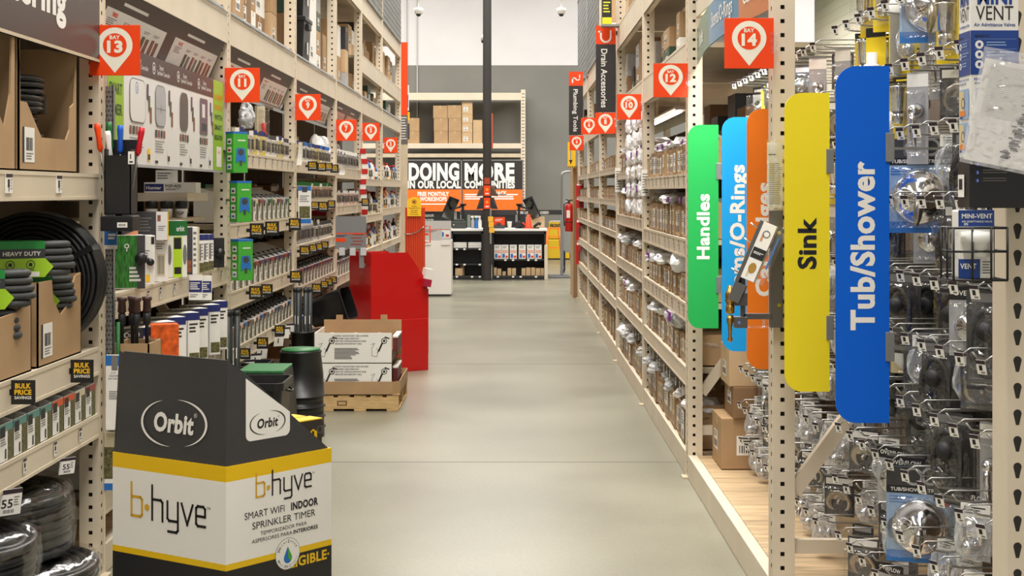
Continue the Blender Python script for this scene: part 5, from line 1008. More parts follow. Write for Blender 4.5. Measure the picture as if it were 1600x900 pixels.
def auger_carton(label, z, upper):
    t = thing('display_carton', label, 'carton', (px0 - 0.05, y0 + 0.01, z)); w_, h, dp = 0.545, 0.215, 0.5; b = MB()
    b.box(0, 0, 0, w_, 0.006, h, WHITE); b.box(0, 0.006, 0, 0.006, dp, h, WHITE); b.box(w_ - 0.006, 0.02, 0, w_, dp, h * 0.4, mat('carton_maroon', (96, 30, 36), 0.5)); b.box(0, 0, 0, w_, dp, 0.005, KRAFT)
    b.box(0, dp - 0.006, 0, w_ + 0.03, dp, h + (0.05 if upper else -0.01), KRAFT)
    if upper:
        for q in (0.09, 0.42): b.box(q, dp - 0.006, h + 0.05, q + 0.05, dp, h + 0.085, KRAFT)
    b.box(w_ - 0.0, 0.1, h * 0.35, w_ + 0.035, dp - 0.05, h * 0.8, MATS['carton_maroon'], 0.003); b.box(w_, 0.1, h * 0.8, w_ + 0.036, dp - 0.05, h * 0.86, WHITE)
    b.m = to_cam(0, -0.001, 0)
    for k, s_ in enumerate(('QUICKLY UNCLOGS SINKS, TUBS & SHOWERS', 'AUTOFEED CABLE OPERATION', 'DENT AND CORROSION-RESISTANT DRUM', 'MAXCORE KINK-RESISTANT CABLE')): b.text('+', 0.135, h * (0.90 - 0.085 * k), 0.011, RED, 0, 0.03); b.text(s_, 0.15 + (0.225, 0.16, 0.21, 0.18)[k] / 2, h * (0.90 - 0.085 * k), 0.0105, INK, 0, 0.015, wide=(0.235, 0.165, 0.215, 0.185)[k])
    b.lines(0.14, h * 0.12, 0.32, h * 0.5, 9, INK, 0, 0.5, 0.4, 4)
    for ox in (0.03, 0.40):   # outline drawing of a drain tool above a pipe
        ribbon(b, [(ox + 0.0, h * 0.62), (ox + 0.025, h * 0.66), (ox + 0.005, h * 0.5), (ox + 0.005, h * 0.25), (ox + 0.04, h * 0.22), (ox + 0.05, h * 0.4), (ox + 0.04, h * 0.5)], 0.003, GREYINK, 0.0003); b.ring(ox + 0.092, h * 0.74, 0.016, 0.021, 0.0003, INK, 16); b.disc(ox + 0.092, h * 0.74, 0.009, 0.0003, INK, 10); ribbon(b, [(ox + 0.078, h * 0.66), (ox + 0.055, h * 0.42)], 0.012, INK, 0.0003); ribbon(b, [(ox + 0.055, h * 0.42), (ox + 0.045, h * 0.36)], 0.006, GREYINK, 0.0003); ribbon(b, [(ox + 0.10, h * 0.86), (ox + 0.125, h * 0.82)], 0.009, INK, 0.0003)
    b.m = Matrix(); b.build('carton', t); return t
auger_carton('white printed drain tool carton, lower of the two on the pallet tray', z0 + 0.006, False); auger_carton('white printed drain tool carton, upper of the two, kraft back with tabs', z0 + 0.006 + 0.217, True)
def mk_aug():
    t = thing('drain_auger', 'x', 'drain auger'); b = MB(); b.m = Matrix.Rotation(math.radians(90), 4, 'X'); b.lathe([(0, -0.035), (0.05, -0.033), (0.056, -0.02), (0.056, 0.02), (0.05, 0.033), (0, 0.035)], WHITE, 20); b.lathe([(0.02, 0.034), (0.02, 0.05), (0, 0.051)], SOFTBLACK, 12); b.m = Matrix(); b.build('drum', t); b = MB(); b.tube([(0.0, 0, -0.05), (0, 0, -0.14)], 0.016, RED, 10); b.build('grip', t); b = MB(); b.box(-0.03, -0.037, -0.01, 0.03, -0.035, 0.03, RED); b.build('badge', t); return t
aug = Maker(mk_aug)
for k in range(3): aug(f'white and red drain auger, {nth(k)} peeping over the upper pallet carton', (px0 + 0.06 + 0.17 * k, y0 + 0.09, z0 + 0.375 - 0.0), scale=(1, 1, 1))
# black bucket lying against the red display
t = thing('planter_tub', 'black rounded tub lying on its side behind the pallet display', 'tub', (-1.40, 11.15, 0.645)); t.rotation_euler = (0, math.radians(72), math.radians(-8)); b = MB(); o = rr(-0.13, -0.16, 0.13, 0.16, 0.05, 6); n = len(o)
v = [(x * 0.78, y * 0.78, -0.2) for x, y in o] + [(x * 0.82, y * 0.82, -0.19) for x, y in o] + [(x, y, 0.08) for x, y in o] + [(x * 1.07, y * 1.07, 0.08) for x, y in o] + [(x * 1.07, y * 1.07, 0.1) for x, y in o] + [(x * 0.96, y * 0.96, 0.1) for x, y in o] + [(x * 0.76, y * 0.76, -0.18) for x, y in o]; f = [tuple(range(n))[::-1], tuple(6 * n + k for k in range(n))]
for j in range(6):
    for k in range(n): f.append((j * n + k, j * n + (k + 1) % n, (j + 1) * n + (k + 1) % n, (j + 1) * n + k))
b.add(v, f, mat('glossy_black', (20, 20, 22), 0.2)); b.build('tub', t)
t = thing('crate_stack', 'kraft carton stack hidden behind the pallet, carrying the black tub', 'carton', (-1.60, 10.95, 0)); b = MB(); b.box(0, 0, 0, 0.4, 0.45, 0.46, KRAFT3, 0.003); b.box(0, 0.22, 0.22, 0.4, 0.226, 0.461, TAPE); b.build('carton', t)
# red hooded floor displays
REDD = mat('display_red', (196, 10, 12), 0.36, coat=0.2); REDK = mat('display_red_side', (190, 12, 14), 0.36, coat=0.2)
def red_display(label, ox, oy, ux, uy, w_, dep, top, base, cut):
    """ux, uy = direction of its cheek, seen front on from the aisle; back sheet on the rack side"""
    t = thing('floor_display', label, 'display', (ox, oy, 0)); a = Vector((ux, uy, 0)).normalized(); n = Vector((-a.y, a.x, 0))
    M = Matrix((a, n, Vector((0, 0, 1)))).transposed().to_4x4(); b = MB(M); b.box(0, 0, 0, w_, dep, base, REDD, 0.003); b.build('base_carton', t)
    for yy in (0.004, dep - 0.012):
        b = MB(M @ frame((0, yy + 0.004, 0), (1, 0, 0), (0, 0, 1))); b.prism([(0.01, base - 0.002), (w_ - 0.01, base - 0.002), (w_ - 0.01, base + 0.07), (cut * w_, top), (0.01, top)], -0.004, 0.004, REDD); b.build('hood_cheek', t)
    b = MB(M); b.box(0.006, 0.006, base - 0.002, 0.014, dep - 0.006, top, REDD); b.build('hood_back', t)
    b = MB(M); b.box(0.014, 0.012, base, w_ * 0.8, dep - 0.012, base + 0.03, KRAFT3); b.box(0.014, 0.012, base + 0.03, w_ * 0.5, dep - 0.012, base + 0.2, KRAFT); b.build('inner_step', t); return t
c = Dp(579, 586, 11.95); e = Vector((-0.745, 12.27, 0)); dirv = e - Vector((c.x, c.y, 0))
red_display('tall glossy red hooded floor display standing behind the drain tool pallet', c.x, c.y, dirv.x, dirv.y, dirv.length, 0.40, 1.035, 0.45, 0.26)
red_display('red hooded floor display standing behind the first red one', c.x - 0.10 + 0.0, c.y + 1.25, dirv.x, dirv.y, dirv.length + 0.03, 0.40, 0.975, 0.62, 0.62)
for k in range(4):
    t = thing('display_pack', f'white and crimson pack, {nth(k)} leaning out of the second red display', 'pack', (-0.86 - 0.012 * k, 13.42 + 0.06 * k, 0.655 - 0.0)); t.rotation_euler = (0, 0.2, 0.6); b = MB(); b.box(0, 0, 0, 0.08, 0.02, 0.17, WHITE, 0.002); b.box(-0.0005, -0.0005, 0, 0.0805, 0.0205, 0.07, mat('pack_crimson', (170, 30, 60), 0.4)); b.build('pack', t)
t = thing('header_card', 'grey header card with orange band standing over the red display', 'sign', (-1.503, 11.86, 0)); b = MB(); p = Dp(525, 389, 11.86); q = Dp(573, 338, 11.86); b.box(0, 0, p.z, q.x - p.x, 0.006, q.z, mat('card_grey', (128, 128, 130), 0.4)); b.m = to_cam(0, -0.001, 0); w_ = q.x - p.x; h = q.z - p.z; z_ = p.z
b.rect(0, z_ + h * 0.46, w_, z_ + h * 0.49, 0, ORANGE); b.prism(rr(0.0, z_ + h * 0.22, w_ * 0.34, z_ + h * 0.33, 0.012), 0, 0.0006, ORANGE)
for k in range(4): b.rect(w_ * (0.5 + 0.06 * (k % 2)), z_ + h * (0.12 + 0.1 * k), w_ * (0.85 + 0.06 * (k % 2)), z_ + h * (0.155 + 0.1 * k), 0, REDP)
b.lines(w_ * 0.02, z_ + h * 0.36, w_ * 0.38, z_ + h * 0.42, 2, INK, 0); b.m = Matrix(); b.build('card', t)
for k in range(3): b = MB(); b.box(0.03 + 0.09 * k, -0.006, p.z - 0.055, 0.08 + 0.09 * k, 0.0, p.z + 0.01, mat('tab_grey', (200, 200, 202), 0.4), 0.002); b.build('tab', t)
b = MB(); b.box(w_ - 0.06, 0.008, p.z - 0.16, w_ - 0.02, 0.014, p.z + 0.12, MATS['card_grey']); b.box(w_ - 0.06, 0.014, p.z - 0.16, w_ - 0.02, 0.155, p.z - 0.13, MATS['card_grey']); b.build('bracket', t)
# white cart with grey header
p = Dp(661, 463, 20.9); q = Dp(705, 345, 20.9); W_ = q.x - p.x; h = q.z
t = thing('promo_stand', 'white panelled promo stand with grey header beside the counter', 'stand', (p.x, 20.9, 0)); b = MB(); b.box(0, 0, 0.03, W_, 0.5, h * 0.74, WHITE, 0.004); b.box(0.02, 0.02, 0, W_ - 0.02, 0.48, 0.03, CHAR); b.build('cabinet', t)
b = MB(); b.box(0, 0, h * 0.74, W_, 0.02, h, mat('card_silver', (196, 196, 194), 0.45)); b.m = to_cam(0, -0.001, 0); b.rect(0.0, h * 0.88, W_ * 0.95, h * 0.888, 0, ORANGE); b.prism(rr(0.0, h * 0.81, W_ * 0.2, h * 0.835, 0.008), 0, 0.001, ORANGE); b.lines(0.03, h * 0.845, W_ * 0.5, h * 0.87, 2, INK, 0); b.rect(W_ * 0.66, h * 0.78, W_ * 0.95, h * 0.885, 0, WHITE); b.rect(W_ * 0.67, h * 0.79, W_ * 0.74, h * 0.85, 0.0005, BLUEP); b.rect(W_ * 0.80, h * 0.79, W_ * 0.92, h * 0.82, 0.0005, RED); b.m = Matrix(); b.build('header', t)
for k in (0, 1): b = MB(); b.box(W_ * (0.04 + 0.6 * k), -0.02, h * 0.68, W_ * (0.28 + 0.68 * k), 0.0, h * 0.74, WHITE, 0.003); b.build('pocket', t)
# folded orange gate with yellow notice
p = Dp(633, 470, 19.2); q = Dp(664, 318, 19.2); W_ = q.x - p.x; h = q.z
ORM = mat('gate_orange', (226, 70, 22), 0.4)
t = thing('folding_gate', 'folded orange barred gate standing at the row end with a yellow notice', 'gate', (p.x, 19.2, 0))
for k in range(11): b = MB(); b.box(k * W_ / 11, 0.0, 0.02, k * W_ / 11 + 0.014, 0.03, h * 0.96, ORM); b.build('bar', t)
for zz in (0.05, 0.55, 0.95, 1.3): b = MB(); b.box(0, 0.03, h * 0 + zz, W_, 0.045, zz + 0.03, ORM); b.build('cross_bar', t)
b = MB(); b.box(-0.01, -0.01, 0, W_ + 0.01, 0.08, 0.02, ORM); b.box(0, 0.028, 0.02, W_, 0.032, h * 0.96, mat('gate_orange_back', (190, 56, 18), 0.5)); b.build('base', t)
b = MB(); b.tube([(W_, 0, h * 0.62), (W_ + 0.07, 0, h * 0.62), (W_ + 0.07, 0, h * 0.78), (W_, 0, h * 0.78)], 0.008, ORM, 6); b.build('latch_loop', t)
b = MB(); b.tube([(-0.01 + W_ * u, -0.015, 0.98 - 0.04 * math.sin(math.pi * u) + 0.1 * u) for u in [i / 8 for i in range(9)]], 0.007, STEEL, 6); b.build('chain', t)
t = thing('notice_sign', 'yellow arch topped notice hung on the orange gate', 'sign', (p.x + 0.03, 19.18, 1.22)); b = MB(); w_ = 0.19; hh = 0.26; b.m = to_cam(0, 0.0, 0); b.prism([(0, 0), (w_, 0)] + [(w_ / 2 + w_ / 2 * math.cos(a), hh - w_ * 0.35 + w_ * 0.35 * math.sin(a)) for a in [math.pi * i / 12 for i in range(13)]], -0.004, 0.004, YELLOW); b.ring(w_ / 2, hh * 0.75, 0.024, 0.032, 0.0045, RED, 20); b.rect(w_ * 0.42, hh * 0.7, w_ * 0.58, hh * 0.8, 0.005, INK)
for k, s_ in enumerate(('Aisle', 'Temporarily', 'Closed', 'Pasillo', 'Cerrado')): b.text(s_, w_ / 2, hh * (0.52 - 0.105 * k), 0.018, INK, 0.0045, 0.01, wide=w_ * (0.36, 0.8, 0.5, 0.5, 0.6)[k])
b.m = Matrix(); b.build('notice', t)
# rack end banner
t = thing('end_banner', 'tall narrow banner with orange top at the end of the sprinkler row', 'sign', (-1.69, 20.95, 0)); p = Dp(625, 215, 20.95); q = Dp(635, 66, 20.95)
b = MB(); b.box(0, 0, 0.0, 0.11, 0.02, p.z + 0.0, BEIGE2); b.build('post', t); b = MB(); zt = q.z; zm = H + (VY - 180) / F * 20.95; b.box(0, -0.004, zm, 0.11, 0, zt, ORANGE); b.box(0, -0.004, p.z - 0.1, 0.11, 0, zm, mat('banner_grey', (96, 92, 88), 0.5)); b.m = to_cam(0, -0.005, 0); b.lines(0.01, p.z - 0.05, 0.1, zm - 0.03, 9, BRD, 0, 0.3); b.m = Matrix(); b.build('banner', t)
# ------------------------------------------------------------------ peg hooks and faucet parts on the right
PEGW = mat('white_pegboard', (222, 214, 200), 0.55)
def pegboard(label, y0, y1, z0, z1, x, m):
    t = thing('pegboard', label, 'pegboard', (x, y0, z0)); b = MB(); b.box(0, 0, 0, 0.008, y1 - y0, z1 - z0, m); b.m = to_left(-0.0006, 0, 0)
    zz = 0.03
    while zz < z1 - z0 - 0.02:
        k = 0.03
        while k < y1 - y0 - 0.02: b.rect(-k - 0.003, zz - 0.003, -k + 0.003, zz + 0.003, 0, DARK); k += 0.0508
        zz += 0.0508
    b.m = Matrix(); b.build('panel', t); return t
pegboard('pegboard behind the hooks of the near faucet bay', 2.78, 5.09, 0.135, 1.92, 1.62, DARKPEG)  # beige board coloured darker for the shade behind the hooks
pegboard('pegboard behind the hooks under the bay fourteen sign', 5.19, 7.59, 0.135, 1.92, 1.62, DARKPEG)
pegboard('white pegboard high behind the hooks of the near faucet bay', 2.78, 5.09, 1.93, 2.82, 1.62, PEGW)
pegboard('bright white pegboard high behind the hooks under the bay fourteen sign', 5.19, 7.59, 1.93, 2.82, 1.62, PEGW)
BRASS = mat('brass', (200, 160, 84), 0.25, metal=1.0); NICK = mat('brushed_nickel', (176, 170, 160), 0.3, metal=1.0); PVC = mat('white_pvc', (238, 238, 234), 0.35); YCARD = mat('card_yellow', (244, 214, 40), 0.4); BCARD = mat('card_blue', (46, 120, 200), 0.4); LBC = mat('card_pale_blue', (150, 180, 214), 0.4); DGC = mat('card_charcoal', (60, 60, 62), 0.45); TANC = mat('card_tan', (214, 196, 150), 0.5); GRNC = mat('card_green', (40, 120, 80), 0.5)
def mk_hook():
    t = thing('peg_hook', 'x', 'hook'); b = MB(); b.tube([(0, 0, 0), (-0.40, 0, 0), (-0.43, 0, 0.004), (-0.445, 0, 0.02)], 0.003, STEEL, 6); b.box(-0.002, -0.012, -0.02, 0.0, 0.012, 0.02, STEEL); b.build('rod', t)
    b = MB(); b.tube([(0, 0, 0.03), (-0.45, 0, 0.03), (-0.475, 0, 0.012)], 0.0022, STEEL, 6); b.build('scan_arm', t)
    b = MB(); M = Matrix.Translation((-0.478, 0, 0.004)) @ frame((0, 0, 0), (0.62, -0.78, 0), (-0.2, -0.1, 1)); b.m = M; b.prism([(-0.013, -0.02), (0.013, -0.02), (0.013, 0.016), (-0.013, 0.016)], -0.001, 0, PAPER); b.rect(-0.013, 0.006, 0.013, 0.016, 0.0005, TAGHEAD); b.rect(-0.006, -0.010, 0.003, 0.003, 0.0005, INK); b.rect(-0.002, -0.017, 0.009, -0.013, 0.0005, GREYINK); b.m = Matrix(); b.build('price_tag', t); return t
hook = Maker(mk_hook)
def card(b, w_, h, m, dep=0.002): b.box(-w_ / 2, 0, -h, w_ / 2, dep, 0.0, m); b.m = to_cam(0, -0.0006, 0); return b
def lathe_y(b, x, z, prof, m, n=22, sx=1, sy=1):
    """turned part with its axis towards the viewer"""
    s_ = b.m; b.m = s_ @ Matrix.Translation((x, 0, z)) @ Matrix.Rotation(math.pi / 2, 4, 'X'); b.lathe(prof, m, n, True, sx, sy); b.m = s_
def lev(b, x, z, L, ang, r, m, y=-0.04):
    c, s_ = math.cos(ang), math.sin(ang); b.tube([(x + c * L * u, y - 0.012 * math.sin(math.pi * u), z + s_ * L * u) for u in (0, 0.25, 0.5, 0.75, 1)], [r * 0.8, r * 1.15, r * 1.2, r, r * 0.5], m, 10)
def mk_trim():
    t = thing('trim_kit_pack', 'x', 'trim kit'); w_, h = 0.20, 0.29; b = MB(); card(b, w_, h, LBC); b.rect(-w_ / 2, -h * 0.2, w_ / 2, 0, 0, DGC); b.ring(-0.02, -h * 0.1, 0.02, 0.028, 0.0004, SILV, 18); b.ring(0.03, -h * 0.09, 0.02, 0.028, 0.0004, SILV, 18); b.rect(-w_ / 2, -h * 0.28, w_ / 2, -h * 0.2, 0.0004, INK); b.text('TUB/SHOWER TRIM KIT', 0, -h * 0.24, h * 0.036, WHITE, 0.0008, 0.02, wide=w_ * 0.88); b.lines(-w_ * 0.45, -h * 0.40, -w_ * 0.1, -h * 0.31, 3, BCARD, 0.0004); b.rect(-w_ / 2, -h, w_ / 2, -h * 0.88, 0.0004, BCARD); b.disc(w_ * 0.38, -h * 0.36, 0.012, 0.0006, RED, 14); b.m = Matrix(); b.build('card', t)
    b = MB(); lathe_y(b, 0, -h * 0.62, [(0.084, 0.004), (0.084, 0.012), (0.078, 0.02), (0.066, 0.018), (0.055, 0.026), (0.03, 0.03), (0.026, 0.05), (0, 0.052)], CHROME, 30); b.build('escutcheon', t)
    b = MB(); lev(b, 0, -h * 0.62, 0.085, -1.7, 0.012, NICK, -0.055); b.build('lever', t)
    b = MB(); lathe_y(b, -0.055, -h * 0.66, [(0.045, 0.0), (0.043, 0.03), (0.03, 0.055), (0, 0.066)], BLISTER, 20); b.box(-w_ * 0.48, -0.02, -h * 0.95, w_ * 0.48, -0.002, -h * 0.3, BLISTER, 0.008); b.build('blister', t); return t
def mk_lever():
    t = thing('lever_handle_pack', 'x', 'handle pack'); w_, h = 0.13, 0.26; b = MB(); card(b, w_, h, DGC); b.rect(-w_ * 0.4, -h * 0.12, w_ * 0.4, -h * 0.03, 0, GREYINK); b.lines(-w_ * 0.4, -h * 0.97, w_ * 0.3, -h * 0.88, 3, GREYINK, 0); b.m = Matrix(); b.build('card', t)
    b = MB(); b.tube([(0.045 * math.cos(a), -0.03, -h * 0.52 + 0.085 * math.sin(a)) for a in [2 * math.pi * i / 20 for i in range(20)]], 0.009, SOFTBLACK, 8, closed=True); lathe_y(b, 0, -h * 0.4, [(0.028, 0), (0.028, 0.04), (0.02, 0.055), (0, 0.058)], SOFTBLACK, 18); b.build('handle', t)
    b = MB(); lathe_y(b, -0.02, -h * 0.68, [(0.038, 0.0), (0.036, 0.03), (0.02, 0.05), (0, 0.056)], BLISTER, 18); b.box(-w_ * 0.47, -0.045, -h * 0.95, w_ * 0.47, -0.002, -h * 0.12, BLISTER, 0.012); b.build('blister', t); return t
def mk_cap():
    t = thing('chrome_flange_pack', 'x', 'flange pack'); w_, h = 0.085, 0.2; b = MB(); card(b, w_, h, YCARD); b.rect(-w_ / 2, -h * 0.14, w_ / 2, 0, 0, INK); b.lines(-w_ * 0.35, -h * 0.1, w_ * 0.35, -h * 0.04, 1, YCARD, 0.0005); b.m = Matrix(); b.build('card', t); b = MB(); b.m = Matrix.Translation((0, -0.028, -h * 0.55)); b.lathe([(0.026, 0), (0.026, 0.07), (0.031, 0.074), (0.031, 0.078), (0, 0.078)], CHROME, 20); b.lathe([(0.02, -0.04), (0.02, 0.0)], CHROME, 16); b.m = Matrix(); b.build('flange', t); b = MB(); b.box(-w_ * 0.46, -0.062, -h * 0.9, w_ * 0.46, -0.002, -h * 0.12, BLISTER, 0.006); b.build('blister', t); return t
def mk_tubep():
    t = thing('drain_tube_pack', 'x', 'drain tube'); w_, h = 0.075, 0.36; b = MB(); card(b, w_, h, YCARD); b.rect(-w_ / 2, -h * 0.09, w_ / 2, 0, 0, INK); b.lines(-w_ * 0.4, -h * 0.95, w_ * 0.3, -h * 0.8, 4, INK, 0); b.m = Matrix(); b.build('card', t); b = MB(); b.m = Matrix.Translation((0, -0.026, -h * 0.8)); b.lathe([(0.018, -0.08), (0.018, 0.12), (0.026, 0.12), (0.028, 0.13), (0.028, 0.155), (0.024, 0.16), (0.018, 0.162), (0.018, 0.2), (0, 0.2)], PVC, 16); b.m = Matrix(); b.build('tube', t); return t
def mk_strain():
    t = thing('strainer_pack', 'x', 'strainer pack'); w_, h = 0.115, 0.15; b = MB(); card(b, w_, h, DGC); b.rect(-w_ * 0.45, -h * 0.2, w_ * 0.45, -h * 0.04, 0, WHITE); b.m = Matrix(); b.build('card', t); b = MB(); b.m = Matrix.Rotation(0.35, 4, 'X'); lathe_y(b, 0, -h * 0.58, [(0.03, 0.0), (0.032, 0.03), (0.05, 0.036), (0.05, 0.042), (0.038, 0.044), (0.03, 0.03), (0.008, 0.03), (0.008, 0.05), (0, 0.051)], NICK, 22); b.m = Matrix(); b.build('strainer', t); b = MB(); b.box(-w_ * 0.47, -0.055, -h * 0.95, w_ * 0.47, -0.002, -h * 0.22, BLISTER, 0.012); b.build('blister', t); return t
def mk_disc():
    t = thing('flange_disc_pack', 'x', 'disc pack'); w_, h = 0.11, 0.16; b = MB(); card(b, w_, h, TANC); b.rect(-w_ / 2, -h * 0.2, w_ / 2, 0, 0, YCARD); b.m = Matrix(); b.build('card', t); b = MB(); lathe_y(b, 0, -h * 0.6, [(0.018, 0.01), (0.03, 0.014), (0.048, 0.008), (0.05, 0.003)], PVC, 22); b.ring(0, 0, 0.0, 0.0, 0, PVC, 3) if False else None; b.build('disc', t); b = MB(); b.box(-w_ * 0.48, -0.02, -h * 0.98, w_ * 0.48, -0.001, -h * 0.18, BLISTER, 0.006); b.build('film', t); return t
def mk_bagp():
    t = thing('fitting_bag', 'x', 'fitting bag'); b = MB(); b.m = Matrix.Translation((0, -0.02, -0.085)); crumple(b, 0.05, 0.03, 0.08, BAGFILM, 77); b.m = Matrix(); b.build('film', t); b = MB(); lathe_y(b, -0.008, -0.11, [(0.022, 0), (0.024, 0.02), (0.016, 0.03), (0.016, 0.05), (0, 0.052)], CHROME, 16); b.m = Matrix.Translation((0.02, -0.02, -0.075)); b.lathe([(0.008, -0.03), (0.011, 0), (0.008, 0.025), (0, 0.026)], CHROME, 12); b.m = Matrix(); b.build('fitting', t); b = MB(); b.box(-0.04, -0.004, -0.035, 0.04, 0.0, 0.0, WHITE); b.m = to_cam(0, -0.0046, 0); b.lines(-0.03, -0.03, 0.03, -0.008, 3, INK, 0); b.m = Matrix(); b.build('header_card', t); return t
def mk_slim():
    t = thing('slim_lever_pack', 'x', 'lever pack'); w_, h = 0.07, 0.28; b = MB(); card(b, w_, h, SILV); b.rect(-w_ / 2, -h * 0.16, w_ / 2, -h * 0.02, 0, WHITE); b.lines(-w_ * 0.4, -h * 0.9, w_ * 0.2, -h * 0.75, 4, WHITE, 0); b.m = Matrix(); b.build('card', t); b = MB(); lathe_y(b, 0, -h * 0.42, [(0.024, 0), (0.02, 0.025), (0.012, 0.04), (0, 0.042)], CHROME, 16); lev(b, 0, -h * 0.42, 0.11, -1.5, 0.009, CHROME, -0.03); b.build('lever', t); b = MB(); b.box(-w_ * 0.46, -0.04, -h * 0.92, w_ * 0.46, -0.002, -h * 0.2, BLISTER, 0.012); b.build('blister', t); return t
def mk_knob():
    t = thing('clear_knob_pack', 'x', 'knob pack'); w_, h = 0.085, 0.14; b = MB(); card(b, w_, h, DGC); b.rect(-w_ * 0.4, -h * 0.2, w_ * 0.4, -h * 0.05, 0, SILV); b.m = Matrix(); b.build('card', t); b = MB(); lathe_y(b, 0, -h * 0.6, [(0.02, 0), (0.03, 0.01), (0.034, 0.03), (0.026, 0.048), (0, 0.05)], clear('acrylic', gloss=0.6, rough=0.03, bump=0.8, nscale=60), 9); lathe_y(b, 0, -h * 0.6, [(0.012, 0.0), (0.012, 0.045), (0, 0.046)], CHROME, 12); b.build('knob', t); b = MB(); b.box(-w_ * 0.45, -0.055, -h * 0.95, w_ * 0.45, -0.002, -h * 0.25, BLISTER, 0.01); b.build('blister', t); return t
def mk_spout():
    t = thing('tub_spout_pack', 'x', 'spout pack'); w_, h = 0.12, 0.19; b = MB(); card(b, w_, h, SILV); b.rect(-w_ / 2, -h * 0.2, w_ / 2, 0, 0, INK); b.text('OVERFLOW', 0, -h * 0.1, 0.013, WHITE, 0.0005, 0.02, wide=w_ * 0.8); b.m = Matrix(); b.build('card', t); b = MB(); lathe_y(b, 0, -h * 0.58, [(0.045, 0), (0.046, 0.012), (0.036, 0.022), (0.014, 0.024), (0.012, 0.034), (0, 0.035)], CHROME, 22); b.box(-0.006, -0.05, -h * 0.66, 0.006, -0.03, -h * 0.5, CHROME, 0.003); b.build('plate', t); b = MB(); b.box(-w_ * 0.46, -0.055, -h * 0.94, w_ * 0.46, -0.002, -h * 0.22, BLISTER, 0.01); b.build('blister', t); return t
PT = {n: Maker(f) for n, f in (('trim', mk_trim), ('lever', mk_lever), ('cap', mk_cap), ('tube', mk_tubep), ('strain', mk_strain), ('disc', mk_disc), ('bag', mk_bagp), ('slim', mk_slim), ('knob', mk_knob), ('spout', mk_spout))}
PW = {'trim': ('blue shower trim kit', 0.20, 0.29), 'lever': ('charcoal lever handle pack', 0.13, 0.26), 'cap': ('yellow chrome flange pack', 0.085, 0.2), 'tube': ('yellow white drain tube pack', 0.075, 0.36), 'strain': ('charcoal sink strainer pack', 0.115, 0.15), 'disc': ('tan white disc pack', 0.11, 0.16), 'bag': ('clear chrome fitting bag', 0.1, 0.17), 'slim': ('slim chrome lever pack', 0.07, 0.28), 'knob': ('charcoal clear knob pack', 0.085, 0.14), 'spout': ('overflow plate pack', 0.12, 0.19)}
def bank(y):
    return 'by the blue fin' if y < 5.05 else 'under bay fourteen'
HC = {}; PC = {}; HG = {}
ROWN = ['lowest', 'second', 'third', 'fourth', 'fifth', 'sixth', 'seventh', 'eighth', 'ninth', 'tenth', 'eleventh', 'twelfth']
def put(kind, y, z, row, turn, nth_deep=0, xt=None):
    nm, w_, h = PW[kind]; key = (kind, row, y > 5.05); c = PC.get(key, 0); PC[key] = c + 1
    x = (xt if xt is not None else 1.235) + nth_deep * 0.07
    PT[kind](f'{nm}, {nth(c)} such in the {ROWN[row]} hook row {bank(y)}', (x, y, z - 0.006), rz=-math.radians(turn))
R2 = random.Random(21)
# near bay: rows of hooks
rows = [0.34, 0.53, 0.72, 0.93, 1.12, 1.30, 1.52, 1.72, 1.92, 2.12, 2.30]
mix = {0: ['bag', 'disc', 'slim', 'strain', 'spout'], 1: ['spout', 'bag', 'knob', 'disc', 'slim', 'cap'], 2: ['bag', 'spout', 'disc', 'strain', 'bag'], 3: ['slim', 'bag', 'disc', 'knob', 'lever'], 4: ['bag', 'lever', 'knob', 'disc', 'slim'],
       5: ['lever', 'strain', 'slim', 'bag', 'spout'], 6: ['lever', 'strain', 'spout', 'bag', 'lever'], 7: ['strain', 'lever', 'bag', 'cap', 'spout'], 8: ['tube', 'cap', 'strain', 'slim', 'cap'], 9: ['cap', 'tube', 'cap', 'bag', 'tube'], 10: ['cap', 'tube', 'tube', 'cap', 'bag']}
HERO = {(2, 7): 'trim', (7, 7): 'trim', (10, 7): 'trim', (5, 8): 'lever', (5, 6): 'lever', (5, 4): 'spout', (4, 4): 'strain', (8, 9): 'tube', (9, 10): 'tube', (9, 9): 'cap', (8, 8): 'cap', (3, 8): 'lever', (0, 5): 'trim'}
SKIP = {(2, 6), (1, 7), (7, 6), (6, 7), (5, 7), (5, 5), (10, 6)}
for r, z in enumerate(rows):
    for c in range(2, 12):
        y = 3.10 + c * 0.168 + (r % 2) * 0.05
        if y > 5.0: continue
        jx = R2.uniform(-0.03, 0.03)
        k = HC.get(r, 0); HC[r] = k + 1
        hook(f'steel peg hook with price tag, {nth(k)} in the {ROWN[r]} hook row by the blue fin', (1.618 + jx * 0, y, z + 0.0))
        if (r, c) in SKIP or (R2.random() < 0.08 and (r, c) not in HERO): continue
        kd = HERO.get((r, c)) or R2.choice([q for q in mix[r] if q != 'tube' or c >= 8] + (['spout', 'slim'] if r > 7 and c < 8 else []))
        put(kd, y, z, r, R2.uniform(22, 62) if kd != 'trim' else 18, 0, 1.225 + R2.uniform(0, 0.1))
        if R2.random() < 0.45 and kd != 'trim': put(kd, y + 0.012, z, r, R2.uniform(25, 55), 1.3, 1.25)
